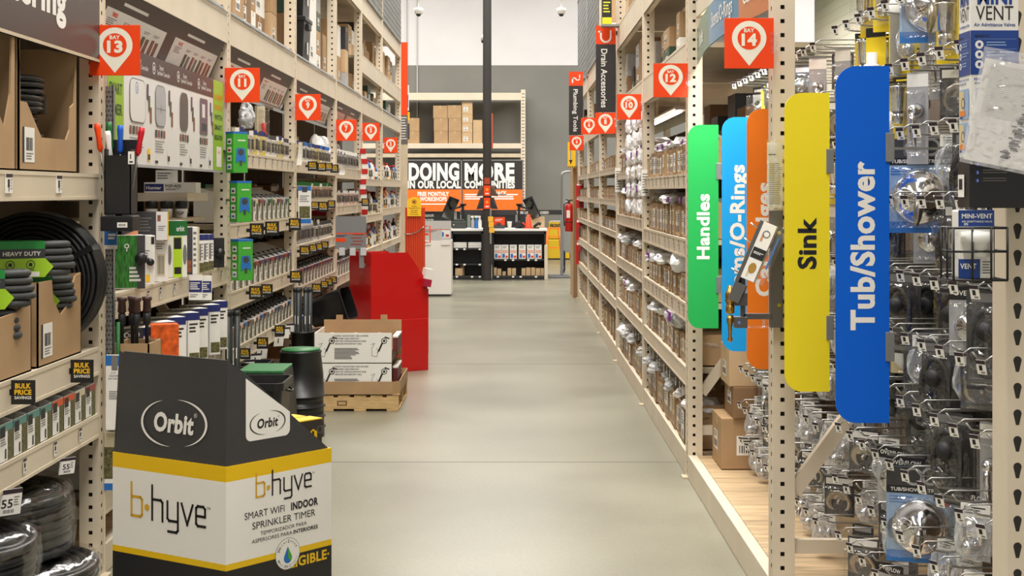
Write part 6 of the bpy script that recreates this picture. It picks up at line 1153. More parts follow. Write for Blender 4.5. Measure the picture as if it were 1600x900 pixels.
# bay under the bay fourteen sign
rows2 = [0.30, 0.47, 0.66, 0.86, 1.06, 1.28, 1.50, 1.70, 1.90, 2.10]
for r, z in enumerate(rows2):
    for c in range(13):
        y = 5.32 + c * 0.175 + (r % 2) * 0.05
        if y > 7.3: continue
        k = HC.get(('b', r), 0); HC[('b', r)] = k + 1
        hook(f'steel peg hook with price tag, {nth(k)} in the {ROWN[r]} hook row under bay fourteen', (1.618, y, z))
        put(R2.choice(['bag', 'bag', 'knob', 'slim', 'bag', 'strain'] if r < 6 else ['bag', 'cap', 'slim', 'knob', 'strain', 'spout']), y, z, r, R2.uniform(15, 60), 0, 1.22 + R2.uniform(0, 0.12))
# cartons on the deck at the far end of that bay
def carton(name, label, x, y, z, w_, dp, h, m, rz=0.0, lab=True, face='cam', seed=1, tape=True):
    t = thing(name, label, 'carton', (x, y, z), rz); R = random.Random(seed); b = MB(); b.box(0, 0, 0, w_, dp, h, m, 0.003)
    if tape:
        b.box(w_ * 0.47, -0.0006, h * 0.80, w_ * 0.53, dp + 0.0006, h + 0.0006, TAPE); b.box(0.001, dp * 0.495, h - 0.0004, w_ - 0.001, dp * 0.505, h + 0.0008, KRAFT3)
        b.box(-0.0007, dp * 0.46, h * 0.82, w_ + 0.0007, dp * 0.54, h + 0.0005, TAPE)
    if lab:
        for M in (to_cam(0, -0.001, 0), frame((-0.001, dp, 0), (0, -1, 0), (0, 0, 1)), frame((w_ + 0.001, 0, 0), (0, 1, 0), (0, 0, 1))):
            b.m = M; q = w_ if M is None else (w_ if abs(M.col[0][0]) > 0.5 else dp); u = q * R.uniform(0.12, 0.4); lw_ = min(0.14, q * 0.4); lh = min(0.1, h * 0.4); zz = h * R.uniform(0.12, 0.4); b.rect(u, zz, u + lw_, zz + lh, 0, WHITE); b.barcode(u + lw_ * 0.1, zz + lh * 0.12, u + lw_ * 0.9, zz + lh * 0.5, INK, 0.0005, 10, seed); b.lines(u + lw_ * 0.1, zz + lh * 0.6, u + lw_ * 0.9, zz + lh * 0.9, 2, INK, 0.0005, seed=seed)
    b.m = Matrix(); b.build('carton', t); return t
carton('shipping_carton', 'low kraft carton with white label on the plank deck by the far post', 1.06, 7.2, 0.132, 0.42, 0.32, 0.26, KRAFT, seed=3)
carton('shipping_carton', 'dark kraft carton set back on the plank deck', 1.12, 7.18, 0.394, 0.36, 0.3, 0.16, KRAFT3, 0.0, seed=5)
carton('shipping_carton', 'pale carton stacked on the dark kraft one in the faucet bay', 1.10, 7.19, 0.556, 0.38, 0.3, 0.2, KRAFT2, 0.0, seed=6)
# vent display box, documents, wire basket at the near post
p = Dp(1515, 245, 2.60); W_, DP = 0.0886, 0.066; zt = H + 340 / F * 2.6
t = thing('vent_display_box', 'tall white and blue display box for air admittance valves on the near post', 'display box', (p.x, 2.595, p.z)); hh = zt - p.z; b = MB(); b.box(0, 0, 0, W_, DP, hh, WHITE, 0.001)
VB = mat('vent_blue', (20, 62, 140), 0.4); zA, zB = (245 - 48) / F * 2.6, (245 - 117) / F * 2.6; px = 2.6 / F
for M, q, sc in ((to_cam(0, -0.0008, 0), W_, 1.0), (frame((-0.0008, DP, 0), (0, -1, 0), (0, 0, 1)), DP, 0.8)):
    b.m = M; b.rect(0, zB, q, zA, 0, VB); b.text('MINI', q / 2, (245 + 4) * px, 0.025, VB, 0, 0.04, wide=q * 0.72); b.text('VENT', q / 2, (245 - 21) * px, 0.026, INK, 0, 0.0, wide=q * 0.78); b.text('Air Admittance Valves', q / 2, (245 - 39) * px, 0.006, VB, 0, 0.02, wide=q * 0.86)
    b.text('BENEFITS', q * 0.24, (245 - 57) * px, 0.0045, INK, 0.0004, 0.02, wide=q * 0.3)
    for k in range(3):
        yc = (245 - 70 - 15.5 * k) * px; b.disc(q * 0.18, yc, 0.0078 * sc, 0.0004, WHITE, 18); b.rect(q * 0.15, yc - 0.003, q * 0.21, yc + 0.003, 0.0008, VB); b.rect(q * 0.08, yc + 0.0098, q * 0.95, yc + 0.0102, 0.0004, LBC); b.lines(q * 0.33, yc - 0.005, q * 0.92, yc + 0.005, 2, LBC, 0.0004, 0.35, 0.4, k)
    b.text('PERFECT SOLUTION FOR', q * 0.5, (245 - 124) * px, 0.0042, VB, 0.0004, 0.02, wide=q * 0.86); b.text('AN ISLAND SINK', q * 0.38, (245 - 130) * px, 0.0042, VB, 0.0004, 0.02, wide=q * 0.6)
    for k in range(2):
        yc = (245 - 138 - 53 * k) * px; b.rect(q * 0.1, yc - 0.056, q * 0.9, yc, 0.0004, LBC); b.rect(q * 0.12, yc - 0.050, q * 0.5, yc - 0.003, 0.0008, TANC); b.ring(q * 0.42, yc - 0.026, 0.010 * sc, 0.013 * sc, 0.001, PUR, 14); b.rect(q * 0.14, yc - 0.05, q * 0.6, yc - 0.04, 0.001, AMB); b.rect(q * 0.12, yc - 0.054, q * 0.4, yc - 0.0515, 0.001, VB)
b.m = Matrix(); b.build('carton', t)
b = MB(); h2 = 80 / F * 2.6; b.box(-0.002, -0.002, -h2, 0.14, DP + 0.002, 0.0, BLACK, 0.001); b.m = to_cam(0, -0.003, 0)
for k in range(3): b.disc(0.012, -0.014 - k * 0.015, 0.0042, 0, VB, 12); b.text(str(k + 1), 0.012, -0.014 - k * 0.015, 0.004, WHITE, 0.0004, 0.02); b.lines(0.022, -0.018 - k * 0.015, 0.082, -0.009 - k * 0.015, 2, GREYINK, 0, 0.3, 0.3, k)
b.m = Matrix(); b.box(W_, DP, 0.02, W_ + 0.06, DP + 0.05, 0.16, BLACK); b.build('black_tray', t)
b = MB(); b.m = frame((-0.0034, DP, -h2), (0, -1, 0), (0, 0, 1)); b.rect(0.004, 0.02, 0.04, 0.062, 0, PAPER); b.rect(0.01, 0.034, 0.03, 0.054, 0.0004, INK); b.m = Matrix(); b.build('price_tag', t)
# documents in a clear sleeve hanging tilted
p = Dp(1562, 170, 2.50); t = thing('document_sleeve', 'tilted clear sleeve of printed sheets hanging before the vent display box', 'document sleeve', (p.x, 2.5, p.z)); t.rotation_euler = (math.radians(-4), math.radians(12), math.radians(-14))
b = MB(); b.box(-0.042, -0.001, -0.10, 0.062, 0.001, 0.085, PAPER); b.m = to_cam(0, -0.0016, 0); b.lines(-0.03, -0.02, 0.06, 0.075, 26, mat('faint_print', (205, 203, 198), 0.6), 0, 0.3, 0.2, 4); R = random.Random(3)
for k in range(34): zz = -0.085 + k * 0.003; u = 0.02 + R.uniform(-0.006, 0.01) + k * 0.0005; b.rect(u, zz, u + R.uniform(0.006, 0.02), zz + 0.0026, 0.0004, GREYINK if k % 3 else INK)
b.m = Matrix(); b.build('sheet', t); b = MB(); b.box(-0.048, -0.003, -0.106, 0.07, -0.0022, 0.105, FILM); b.box(-0.048, 0.0022, -0.106, 0.07, 0.003, 0.105, FILM); b.build('sleeve', t); b = MB(); b.tube([(0.05, 0.003, 0.095), (0.05, 0.11, 0.11)], 0.003, STEEL, 6); b.build('hook', t)
# wire basket with a boxed vent
t = thing('wire_basket', 'black wire basket on the near post holding a white vent pack', 'basket', Dp(1490, 438, 2.56)); bx = 0.098; bd = 0.075; bh = 0.095
for zz in (0.0, bh * 0.55, bh): b = MB(); b.tube([(0, 0, zz), (bx, 0, zz), (bx, bd, zz), (0, bd, zz)], 0.0022, BLACK, 6, closed=True); b.build('hoop', t)
for x, y in ((0, 0), (bx, 0), (0, bd), (bx, bd), (bx * 0.35, 0), (bx * 0.7, 0), (0, bd * 0.5)): b = MB(); b.tube([(x, y, 0), (x, y, bh)], 0.0022, BLACK, 6); b.build('upright_wire', t)
for y in (0.015, 0.035, 0.055): b = MB(); b.tube([(0, y, 0), (bx, y, 0)], 0.002, BLACK, 6); b.build('floor_wire', t)
b = MB(); b.tube([(bx, bd, bh), (bx + 0.012, bd + 0.035, bh), (bx + 0.012, 0.13, bh)], 0.0022, BLACK, 6); b.tube([(bx * 0.9, bd, 0), (bx * 0.9, bd, 0.19)], 0.0022, BLACK, 6); b.build('hanger_wire', t)
p = Dp(1500, 436, 2.575); t = thing('vent_pack', 'white mini vent pack with blue bands standing in the wire basket', 'pack', (p.x, 2.575, p.z + 0.001)); b = MB(); b.box(0, 0.01, 0, 0.066, 0.05, 0.125, WHITE, 0.003); b.m = to_cam(0, 0.0094, 0); b.rect(0.0, 0.095, 0.066, 0.125, 0, VB); b.text('MINI-VENT', 0.034, 0.114, 0.008, WHITE, 0.0005, 0.03, wide=0.056); b.text('AIR ADMITTANCE VALVE', 0.034, 0.104, 0.0035, WHITE, 0.0005, 0.01, wide=0.056); b.text('IPS', 0.014, 0.099, 0.004, WHITE, 0.0005, 0.03); b.rect(0, 0, 0.04, 0.035, 0, VB); b.text('VENT', 0.018, 0.022, 0.009, WHITE, 0.0005, 0.03, wide=0.03); b.rect(0.042, 0.004, 0.064, 0.033, 0, PAPER); b.lines(0.044, 0.006, 0.062, 0.031, 5, GREYINK, 0.0005)
for k in range(12): b.rect(0.012 + k * 0.004, 0.070, 0.0135 + k * 0.004, 0.082, 0.0006, GREYINK)
b.m = Matrix(); b.build('pack', t); b = MB(); b.m = Matrix.Translation((0.033, 0.008, 0.04)); b.lathe([(0.024, 0), (0.024, 0.025), (0.029, 0.028), (0.029, 0.045), (0, 0.048)], PVC, 18); b.m = Matrix(); b.build('vent', t)
# post fourteen: clipped papers, grey bar, cartridge sampler
t = thing('document_sleeve', 'clear sleeve of price sheets clipped to the bay fourteen post', 'document sleeve', Dp(1199, 325, 5.06)); b = MB(); b.box(0, 0, 0, 0.055, 0.004, 0.235, PAPER); b.m = to_cam(0, -0.0006, 0); b.lines(0.006, 0.01, 0.052, 0.16, 22, GREYINK, 0, 0.35, 0.2, 2); b.rect(0.004, 0.19, 0.03, 0.194, 0, INK); b.m = Matrix(); b.build('sheets', t); b = MB(); b.box(-0.003, -0.004, -0.004, 0.06, -0.003, 0.245, FILM); b.build('sleeve', t)
p = Dp(1206, 512, 5.04); t = thing('sampler_fixture', 'swivelling grey fixture with cartridge samples and brass stems on the bay fourteen post', 'fixture', (p.x, 5.04, p.z))
STG = mat('fixture_grey', (92, 90, 88), 0.4, metal=0.3); b = MB(); b.box(-0.004, 0.0, 0.0, 0.04, 0.04, 0.42, STG, 0.002); b.m = to_cam(0, -0.001, 0)
for zz in (0.08, 0.34): b.disc(0.026, zz, 0.007, 0.001, CHROME, 14)
b.m = Matrix(); b.build('post_bar', t)
b = MB(); b.box(-0.105, -0.02, 0.0, 0.0, 0.03, 0.004, CLIP); b.box(-0.03, -0.02, 0.004, -0.027, 0.03, 0.035, CLIP); b.build('acrylic_ledge', t)
b = MB(); M = Matrix.Translation((-0.125, -0.03, 0.165)) @ Matrix.Rotation(math.radians(23), 4, 'Y') @ Matrix.Rotation(math.radians(-18), 4, 'Z'); b.m = M; b.box(-0.014, 0, 0, 0.0, 0.05, 0.235, STG, 0.001); b.box(0, 0, 0.02, 0.05, 0.05, 0.235, WHITE, 0.001); b.box(-0.012, 0.001, -0.07, 0.03, 0.04, 0.0, STG)
b.m = M @ to_cam(0, -0.0008, 0); b.rect(0.002, 0.10, 0.05, 0.14, 0, INK); b.lines(0.008, 0.115, 0.046, 0.125, 2, WHITE, 0.0004); b.ring(0.026, 0.195, 0.01, 0.014, 0, GREYINK, 14); b.rect(0.012, 0.165, 0.02, 0.19, 0, SKIN); b.disc(0.026, 0.065, 0.014, 0, BRASS, 14, 0.02); b.rect(0.014, 0.03, 0.02, 0.05, 0, TANC); b.m = Matrix(); b.build('flip_panel', t)
b = MB(); b.m = M; b.box(0.054, -0.004, 0.02, 0.085, 0.045, 0.24, BLISTER, 0.003); b.box(0.066, 0.02, 0.08, 0.072, 0.026, 0.2, BCARD); b.m = Matrix(); b.build('clear_sleeve', t)
for k in range(4): b = MB(); b.m = M; b.tube([(0, 0.01, 0.03 + k * 0.058), (-0.04, -0.012, 0.036 + k * 0.058)], 0.003, CHROME, 8); b.m = Matrix(); b.build('pin', t)
b = MB(); b.box(-0.135, -0.02, 0.08, -0.09, 0.02, 0.125, STG, 0.002); b.box(-0.135, -0.02, 0.0, -0.09, 0.02, 0.04, STG, 0.002); b.box(-0.10, 0.0, 0.03, -0.0, 0.02, 0.05, STG); b.box(-0.11, 0.0, 0.03, -0.095, 0.02, 0.2, STG); b.m = to_cam(0, -0.021, 0); b.disc(-0.12, 0.102, 0.006, 0, CHROME, 12); b.disc(-0.12, 0.02, 0.006, 0, CHROME, 12); b.m = Matrix(); b.build('brackets', t)
b = MB(); b.m = Matrix.Translation((-0.15, -0.004, 0.05)); b.lathe([(0.010, 0), (0.016, 0.004), (0.016, 0.03), (0.012, 0.034), (0.018, 0.045), (0.018, 0.075), (0.011, 0.085), (0.008, 0.1), (0, 0.102)], BRASS, 12); b.m = Matrix(); b.build('brass_cartridge', t)
b = MB(); b.m = Matrix.Translation((-0.15, -0.004, -0.05)); b.lathe([(0.007, 0), (0.010, 0.01), (0.006, 0.02), (0.008, 0.06), (0.013, 0.075), (0.011, 0.095), (0, 0.096)], BRASS, 12); b.m = Matrix(); b.build('brass_stem', t)
# ------------------------------------------------------------------ shelves of the right row
PURP = mat('tag_purple', (112, 24, 130), 0.45); WPOLY = mat('white_film', (236, 236, 238), 0.3, bump=0.5, nscale=14); BRONZE = mat('brass_fittings', (170, 128, 66), 0.3, metal=0.9); GREYF = mat('grey_fittings', (128, 126, 124), 0.4)
def mk_bin(inner, seed, name='bin_carton'):
    def f():
        t = thing(name, 'x', 'carton' if name == 'bin_carton' else 'tray'); w_, h, dp = 0.10, 0.17, 0.28; b = MB(); th_ = 0.004; b.box(0, 0, 0, dp, w_, th_, KRAFT); b.box(0, 0, 0, th_, w_, h, KRAFT2 if seed % 2 else KRAFT); b.box(dp - th_, 0, 0, dp, w_, h * 1.25, KRAFT)
        for yy in (0, w_ - th_): b.m = to_cam(0, yy + th_, 0); b.prism([(0, 0), (dp, 0), (dp, h * 1.25), (dp * 0.3, h * 1.2), (0, h)], 0, th_, KRAFT); b.m = Matrix()
        b.m = to_left(-0.0006, w_, 0); q0, q1 = ((0.04, 0.1) if seed % 2 == 0 else (0.12, 0.35)); b.rect(w_ * q0, h * q1, w_ * (1 - q0), h * 0.84, 0, (SILV, TANC, WHITE)[seed % 3]); b.lines(w_ * 0.18, h * 0.45, w_ * 0.8, h * 0.75, 4, INK, 0.0005, seed=seed); b.rect(w_ * 0.3, h * 0.14, w_ * 0.7, h * 0.34, 0.0005, (CHAR, PURP, GREYF)[seed % 3]); b.rect(0, h * 0.9, w_, h, 0.0003, KRAFT3); b.m = Matrix(); b.build('bin', t)
        b = MB(); b.m = Matrix.Translation((dp * 0.42, w_ * 0.5, h * 0.85)); crumple(b, 0.09, 0.042, 0.05, inner, seed, k=0.6); b.m = Matrix(); b.build('contents', t); return t
    return Maker(f)
BN = [('clear bagged', mk_bin(BAGFILM, 2)), ('white bagged', mk_bin(WPOLY, 3)), ('grey fitting', mk_bin(GREYF, 4)), ('brown', mk_bin(KRAFT3, 5))]; BNB = [('brass fitting', mk_bin(BRONZE, 6, 'parts_tray')), ('brown', mk_bin(KRAFT3, 8, 'parts_tray')), ('dark brass', mk_bin(mat('dark_brass', (120, 92, 52), 0.35, metal=0.8), 7, 'parts_tray'))]; BNC = [('white bagged', mk_bin(WPOLY, 9, 'parts_tray')), ('grey fitting', mk_bin(GREYF, 10, 'parts_tray')), ('kraft wrapped', mk_bin(KRAFT2, 11, 'parts_tray'))]
SHR = lambda i, k: (f'{LVL[k]} shelf ' if k < 9 else 'plank deck ') + RBN[i].replace('the bay', 'bay').replace(' sign', '')
def bins(i, k, z, y0, y1, kinds, sc=1.0, gap=0.008, hs=1.0):
    y = y0; n = {}
    while y + 0.1 * sc < y1:
        nm, mk = random.choice(kinds); c = n.get(nm, 0); n[nm] = c + 1
        mk(f'kraft bin of {nm} parts, {nth(c)} such on the {SHR(i, k)}', (XR + 0.012 + random.uniform(0, 0.02), y, z), rz=random.uniform(-0.03, 0.03), scale=(1, sc, hs * random.uniform(0.9, 1.15))); y += 0.1 * sc + gap
def bags(i, k, z, y0, y1, n, mats_, s=0.1, x=0.10):
    for j in range(n):
        y = y0 + (y1 - y0) * (j + 0.5) / n
        if i == 2 and k in (2, 3) and 7.9 < y < 8.7: continue
        nm, m, lab = random.choice(mats_); q = s * random.uniform(0.6, 1.2); y += random.uniform(-0.12, 0.12)
        bag(f'{nm} crumpled bag, {nth(j)} piled along the {SHR(i, k)}', (XR + x + random.uniform(0, 0.06), y, z), q * 0.95, q * 1.1, min(q * 0.42, 0.048), random.randint(1, 9999), m, lab=lab, inner=(GREYF if m is BAGFILM else None))
BGS = [('clear', BAGFILM, None), ('white', WPOLY, None), ('clear', BAGFILM, PURP), ('white', WPOLY, PURP)]
for i in (2, 3):
    S = RSH[i]; y0, y1 = RB[i][0] + 0.06, RB[i][1] - 0.06
    bins(i, 0, S[0][1] + 0.003, y0, y1, BN, 1.1, 0.01, 0.85); bags(i, 0, S[0][1] + 0.16, y0, y1, 10, BGS, 0.12, 0.12)
    bins(i, 1, S[1][1] + 0.003, y0, y1, BN, 0.9, 0.008, 0.95); bags(i, 1, S[1][1] + 0.17, y0, y1, 10, BGS, 0.12, 0.12)
    bins(i, 2, S[2][1] + 0.003, y0, y1, BN, 0.9, 0.008, 0.75); bags(i, 2, S[2][1] + 0.14, y0, y1, 6, BGS, 0.145, 0.11)
    bins(i, 3, S[3][1] + 0.003, y0, y1, BN, 0.95, 0.008, 0.85); bags(i, 3, S[3][1] + 0.15, y0, y1, 6, BGS, 0.145, 0.11)
    bins(i, 10, 0.135, y0, y1, BN, 1.5, 0.02, 1.15); bags(i, 10, 0.32, y0, y1, 6, BGS[:2], 0.13, 0.08)
for i in (4, 5, 6):
    S = RSH[i]; y0, y1 = RB[i][0] + 0.06, RB[i][1] - 0.06
    for k in (0, 1, 2): bins(i, k, S[k][1] + 0.003, y0, y1, BNB, 1.2, 0.03, 0.6)
    for k in (3, 4): bins(i, k, S[k][1] + 0.003, y0, y1, BNC, 1.4, 0.03, 0.9); bags(i, k, S[k][1] + 0.16, y0, y1, 3, BGS, 0.1, 0.15)
    bins(i, 10, 0.135, y0, y1, BNC, 1.9, 0.05, 1.2)
# hero: big loose bag on the third shelf of bay twelve
bag('large loose white bag bulging over the kraft bins beside the green fin sign', (XR + 0.10, 8.25, RSH[2][2][1] + 0.135), 0.12, 0.28, 0.075, 901, m=WPOLY)
bag('clear bag with purple label bulging over the lowest shelf beside the green fin', (XR + 0.09, 8.35, RSH[2][3][1] + 0.16), 0.12, 0.24, 0.075, 902, m=BAGFILM, inner=WPOLY, lab=PURP)
# dark cartons high in bay twelve and ten
for k in range(6):
    y = 7.85 + k * 0.37; t = thing('dark_carton', f'black printed carton, {nth(k)} high at the back of the bay under the bay twelve sign', 'carton', (1.35, y, RSH[2][0][1] + 0.003), 0); b = MB(); b.box(0, 0, 0, 0.3, 0.3, 0.30 + 0.1 * (k % 3), SOFTBLACK if k % 2 == 0 else KRAFT3, 0.003); b.m = to_left(-0.001, 0.3, 0); b.rect(0.05, 0.1, 0.25, 0.25, 0, GREYINK); b.m = Matrix(); b.build('carton', t)
l = area('bay_strip_lamp', (1.25, 11.5, 2.17), 0.12, 2.0, 26, (1, 0.96, 0.95)); t = thing('tube_light', 'white tube fixture under the overhead beam of bay ten', 'lamp', (1.25, 10.5, 2.155)); b = MB(); b.box(-0.05, 0, 0.01, 0.05, 2.0, 0.034, BEIGE); b.box(-0.01, 0.2, 0.034, 0.01, 0.22, 0.185, BEIGE); b.box(-0.01, 1.78, 0.034, 0.01, 1.8, 0.185, BEIGE); b.build('housing', t); b = MB(); b.tube([(0, 0.05, 0.0), (0, 1.95, 0.0)], 0.012, MATS['tube_glow'], 8); b.build('tube', t)
# price placards hanging on posts
for k, (px, py, d, w_, h) in enumerate(((1002, 306, 10.15, 0.06, 0.19), (968, 300, 12.8, 0.07, 0.22))):
    p = Dp(px, py, d); t = thing('price_placard', f'white price placard hanging on the bay {("twelve" if False else ("ten", "eight")[k])} post of the plumbing row', 'price card', (min(p.x, XR - 0.02), d, p.z)); b = MB(); b.box(0, 0, 0, w_, 0.02, h, PAPER); b.m = to_cam(0, -0.001, 0); b.lines(0.008, 0.01, w_ - 0.008, h - 0.03, 8, GREYINK, 0, 0.4, 0.1); b.m = Matrix(); b.box(0.0, 0.02, h * 0.8, XR + 0.01 - t.location.x, 0.06, h * 0.84, STEEL); b.build('placard', t)
# row end: brown board, extinguisher, red packs, arrow sign
t = thing('end_board', 'brown edged board standing at the end of the plumbing row', 'end board', (0.865, 20.62, 0)); b = MB(); b.box(0, 0, 0.0, 0.065, 0.9, 1.93, KRAFT3); b.box(-0.002, -0.002, 0.0, 0.008, 0.9, 1.93, KRAFT); b.build('board', t)
def mk_ext():
    t = thing('fire_extinguisher', 'red fire extinguisher with white label mounted at the plumbing row end', 'fire extinguisher'); b = MB(); b.lathe([(0.055, 0), (0.062, 0.01), (0.062, 0.36), (0.05, 0.395), (0.02, 0.41), (0, 0.41)], RED, 20); b.lathe([(0.0625, 0.13), (0.063, 0.132), (0.063, 0.14), (0.0625, 0.142)], BLACK, 20); b.build('cylinder', t); b = MB(); b.box(-0.04, -0.066, 0.2, 0.01, -0.05, 0.31, WHITE); b.build('label', t)
    b = MB(); b.lathe([(0.016, 0.405), (0.016, 0.44), (0, 0.44)], STEEL, 12); b.tube([(-0.05, 0, 0.47), (0, 0, 0.455), (0.05, 0, 0.46)], 0.009, BLACK, 8); b.tube([(-0.06, 0, 0.435), (0, 0, 0.44)], 0.008, STEEL, 8); b.build('valve_lever', t); b = MB(); b.tube([(0.01, -0.02, 0.44), (-0.075, -0.03, 0.40), (-0.078, -0.03, 0.2), (-0.07, -0.03, 0.08)], 0.009, BLACK, 8); b.build('hose', t); b = MB(); b.box(-0.03, 0.055, 0.1, 0.08, 0.08, 0.3, STEEL); b.build('bracket', t); return t
e = mk_ext(); p = Dp(892, 362, 20.55); e.location = (p.x - 0.02, 20.68, p.z)
t = thing('arrow_sign', 'yellow sign with a downward arrow at the plumbing row end', 'sign', Dp(887, 262, 20.5)); b = MB(); h = 40 / F * 20.5; w_ = 0.115; b.box(0, 0, 0, w_, 0.006, h, YELLOW); b.m = to_cam(0, -0.0008, 0); b.rect(0.035, h * 0.3, 0.055, h * 0.95, 0, PAPER); b.poly([(0.02, h * 0.3), (0.07, h * 0.3), (0.045, h * 0.12)], 0, INK); b.rect(0.04, h * 0.28, 0.05, h * 0.7, 0.0005, INK)
for k in range(4): b.poly([(0.03 * k, 0), (0.03 * k + 0.014, 0), (0.03 * k + 0.026, h * 0.06), (0.03 * k + 0.012, h * 0.06)], 0.0006, INK)
b.m = Matrix(); b.box(w_ - 0.01, 0.006, h * 0.5, w_ + 0.06, 0.02, h * 0.56, GALV); b.build('sign_plate', t)
for k, (y0, y1) in enumerate(((287, 307), (310, 325), (343, 375), (378, 413))):
    p = Dp(900, y1, 20.35); q = Dp(912, y0, 20.35); t = thing('red_pack', f'red tool pack, {("topmost", "second", "third", "lowest")[k]} of four hung on the last plumbing post', 'pack', (p.x, 20.35, p.z)); w_, h = q.x - p.x, q.z - p.z; b = MB(); b.box(0, 0, 0, w_, 0.03, h, RED, 0.003); b.m = to_cam(0, -0.001, 0); b.rect(w_ * 0.1, h * 0.86, w_ * 0.8, h * 0.97, 0, WHITE); b.rect(w_ * 0.35, h * 0.15, w_ * 0.6, h * 0.6, 0, CHAR); b.m = Matrix(); b.box(w_ * 0.7, 0.03, h * 0.8, w_ * 0.8, 0.15, h * 0.84, STEEL); b.build('pack', t)

# clip strips of small white bags hanging in bay ten
for k, yy in enumerate((10.45, 10.95, 11.5)):
    t = thing('clip_strip', f'white clip strip, {nth(k)} hanging in the front of bay ten', 'clip strip', (XR + 0.035, yy, 1.36)); b = MB(); b.box(0, 0, 0, 0.003, 0.03, 0.84, PAPER); b.build('strip', t)
    for j in range(6): bag(f'small {("white", "purple labelled")[j % 2]} bag, {nth(j // 2)} up the {nth(k)} clip strip of bay ten', (XR + 0.0, yy + 0.015, 1.38 + j * 0.13), 0.028, 0.055, 0.07, 500 + k * 10 + j, m=WPOLY, lab=PURP if j % 2 else None)
# ------------------------------------------------------------------ counter and back of the store
DC = 24.9; U = DC / F
def X(px, d=DC): return (px - VX) / F * d
def Zp(py, d=DC): return H + (VY - py) / F * d
BLK = mat('gondola_black', (30, 29, 30), 0.5); STR = mat('strip_black', (46, 46, 48), 0.4)
# black steel column
t = MB(); t.m = Matrix(); t.box(X(755), DC - 0.25, 0, X(768), DC - 0.10, 9, mat('column_black', (28, 24, 22), 0.4)); t.box(X(758), DC - 0.254, 0, X(765), DC - 0.25, 9, mat('column_web', (44, 38, 34), 0.4)); o = t.build('column'); struct(o); o['label'] = 'black steel roof column in front of the counter'
def gondola(label, x0, x1, mids):
    t = thing('counter_shelf', label, 'counter', (x0, DC, 0)); w_ = x1 - x0; top = Zp(361); b = MB(); b.box(0, 0.4, 0, w_, 0.42, top, BLK); b.box(0, 0, 0, 0.03, 0.42, top, BLK); b.box(w_ - 0.03, 0, 0, w_, 0.42, top, BLK); b.box(0, 0, top - 0.05, w_, 0.42, top, STR); b.build('carcass', t)
    b = MB(); b.box(0.03, 0, 0, w_ - 0.03, 0.4, Zp(431), BLK); b.box(0.03, -0.012, Zp(433.5), w_ - 0.03, 0, Zp(430.5), STR); b.build('base_shelf', t)
    for y in mids: b = MB(); b.box(0.03, 0.02, Zp(y) - 0.02, w_ - 0.03, 0.4, Zp(y), BLK); b.box(0.03, 0.005, Zp(y + 2), w_ - 0.03, 0.02, Zp(y), STR); b.build('shelf', t)
    n = int(w_ / 0.14)
    for y in list(mids) + [431]:
        for k in range(n): 
            if (k * 7 + int(y)) % 3: b = MB(); b.box(0.08 + k * 0.135, -0.016, Zp(y + 2.6), 0.12 + k * 0.135, -0.006 if y > 430 else 0.008, Zp(y + 0.2), PAPER); b.build('price_tag', t)
    return t
gondola('black counter shelving unit to one side of the black column, holding folded cloths', X(705), X(755), [388, 412]); gondola('black counter shelving unit holding white paint packs', X(769), X(853), [405])
t = thing('countertop', 'white counter top over the black shelving units', 'counter top', (X(703), DC - 0.03, Zp(361))); b = MB(); b.box(0, 0, 0, X(855) - X(703), 0.75, Zp(357.5) - Zp(361), WHITE, 0.004); b.build('top', t)
zt = Zp(357.5) + 0.001
for k, px in enumerate((708, 731)):
    for j in range(3): t = thing('folded_cloth', f'white folded cloth, {nth(j)} up in the {("first", "second")[k]} pile on the counter shelf', 'cloth', (X(px), DC + 0.06, Zp(388) + 0.002 + 0.034 * j)); b = MB(); b.box(0, 0, 0, 0.24, 0.22, 0.032, WHITE, 0.012); b.build('cloth', t)
def mk_ppack():
    t = thing('paint_pack', 'x', 'pack'); b = MB(); b.box(0, 0, 0, 0.125, 0.06, 0.25, WHITE, 0.004); b.m = to_cam(0, -0.001, 0); b.rect(0.01, 0.1, 0.115, 0.16, 0, PINK); b.rect(0.015, 0.02, 0.06, 0.09, 0, BLUEP); b.rect(0.07, 0.02, 0.115, 0.06, 0, ORANGE); b.lines(0.02, 0.18, 0.11, 0.23, 3, GREYINK, 0); b.m = Matrix(); b.build('pack', t); return t
pp = Maker(mk_ppack)
for k, px in enumerate((772, 783.5, 796.5, 810.5, 823.5, 835.5)): pp(f'white printed paint pack, {nth(k)} along the counter shelf beside the column', (X(px), DC + 0.06, Zp(405) + 0.002))
for k, (px, y, w_, h) in enumerate(((711, 431, 0.13, 0.13), (717, 431, 0.07, 0.17), (770, 431, 0.07, 0.14), (777, 431, 0.07, 0.12), (785, 431, 0.06, 0.07), (793, 431, 0.07, 0.13), (800, 431, 0.07, 0.13), (815, 431, 0.07, 0.13), (822, 431, 0.08, 0.14), (830, 431, 0.07, 0.14), (837, 431, 0.09, 0.13), (844, 431, 0.07, 0.13))):
    t = thing('small_kraft_box', f'small kraft box, {nth(k)} along the counter base shelves', 'box', (X(px) + (0.02 if k == 1 else 0), DC + 0.05 + (0.12 if k == 1 else 0), Zp(431) + 0.002)); b = MB(); b.box(0, 0, 0, w_, 0.1, h, KRAFT2, 0.002); b.box(w_ * 0.4, -0.001, h * 0.5, w_ * 0.6, 0.0, h, TAPE); b.build('box', t)
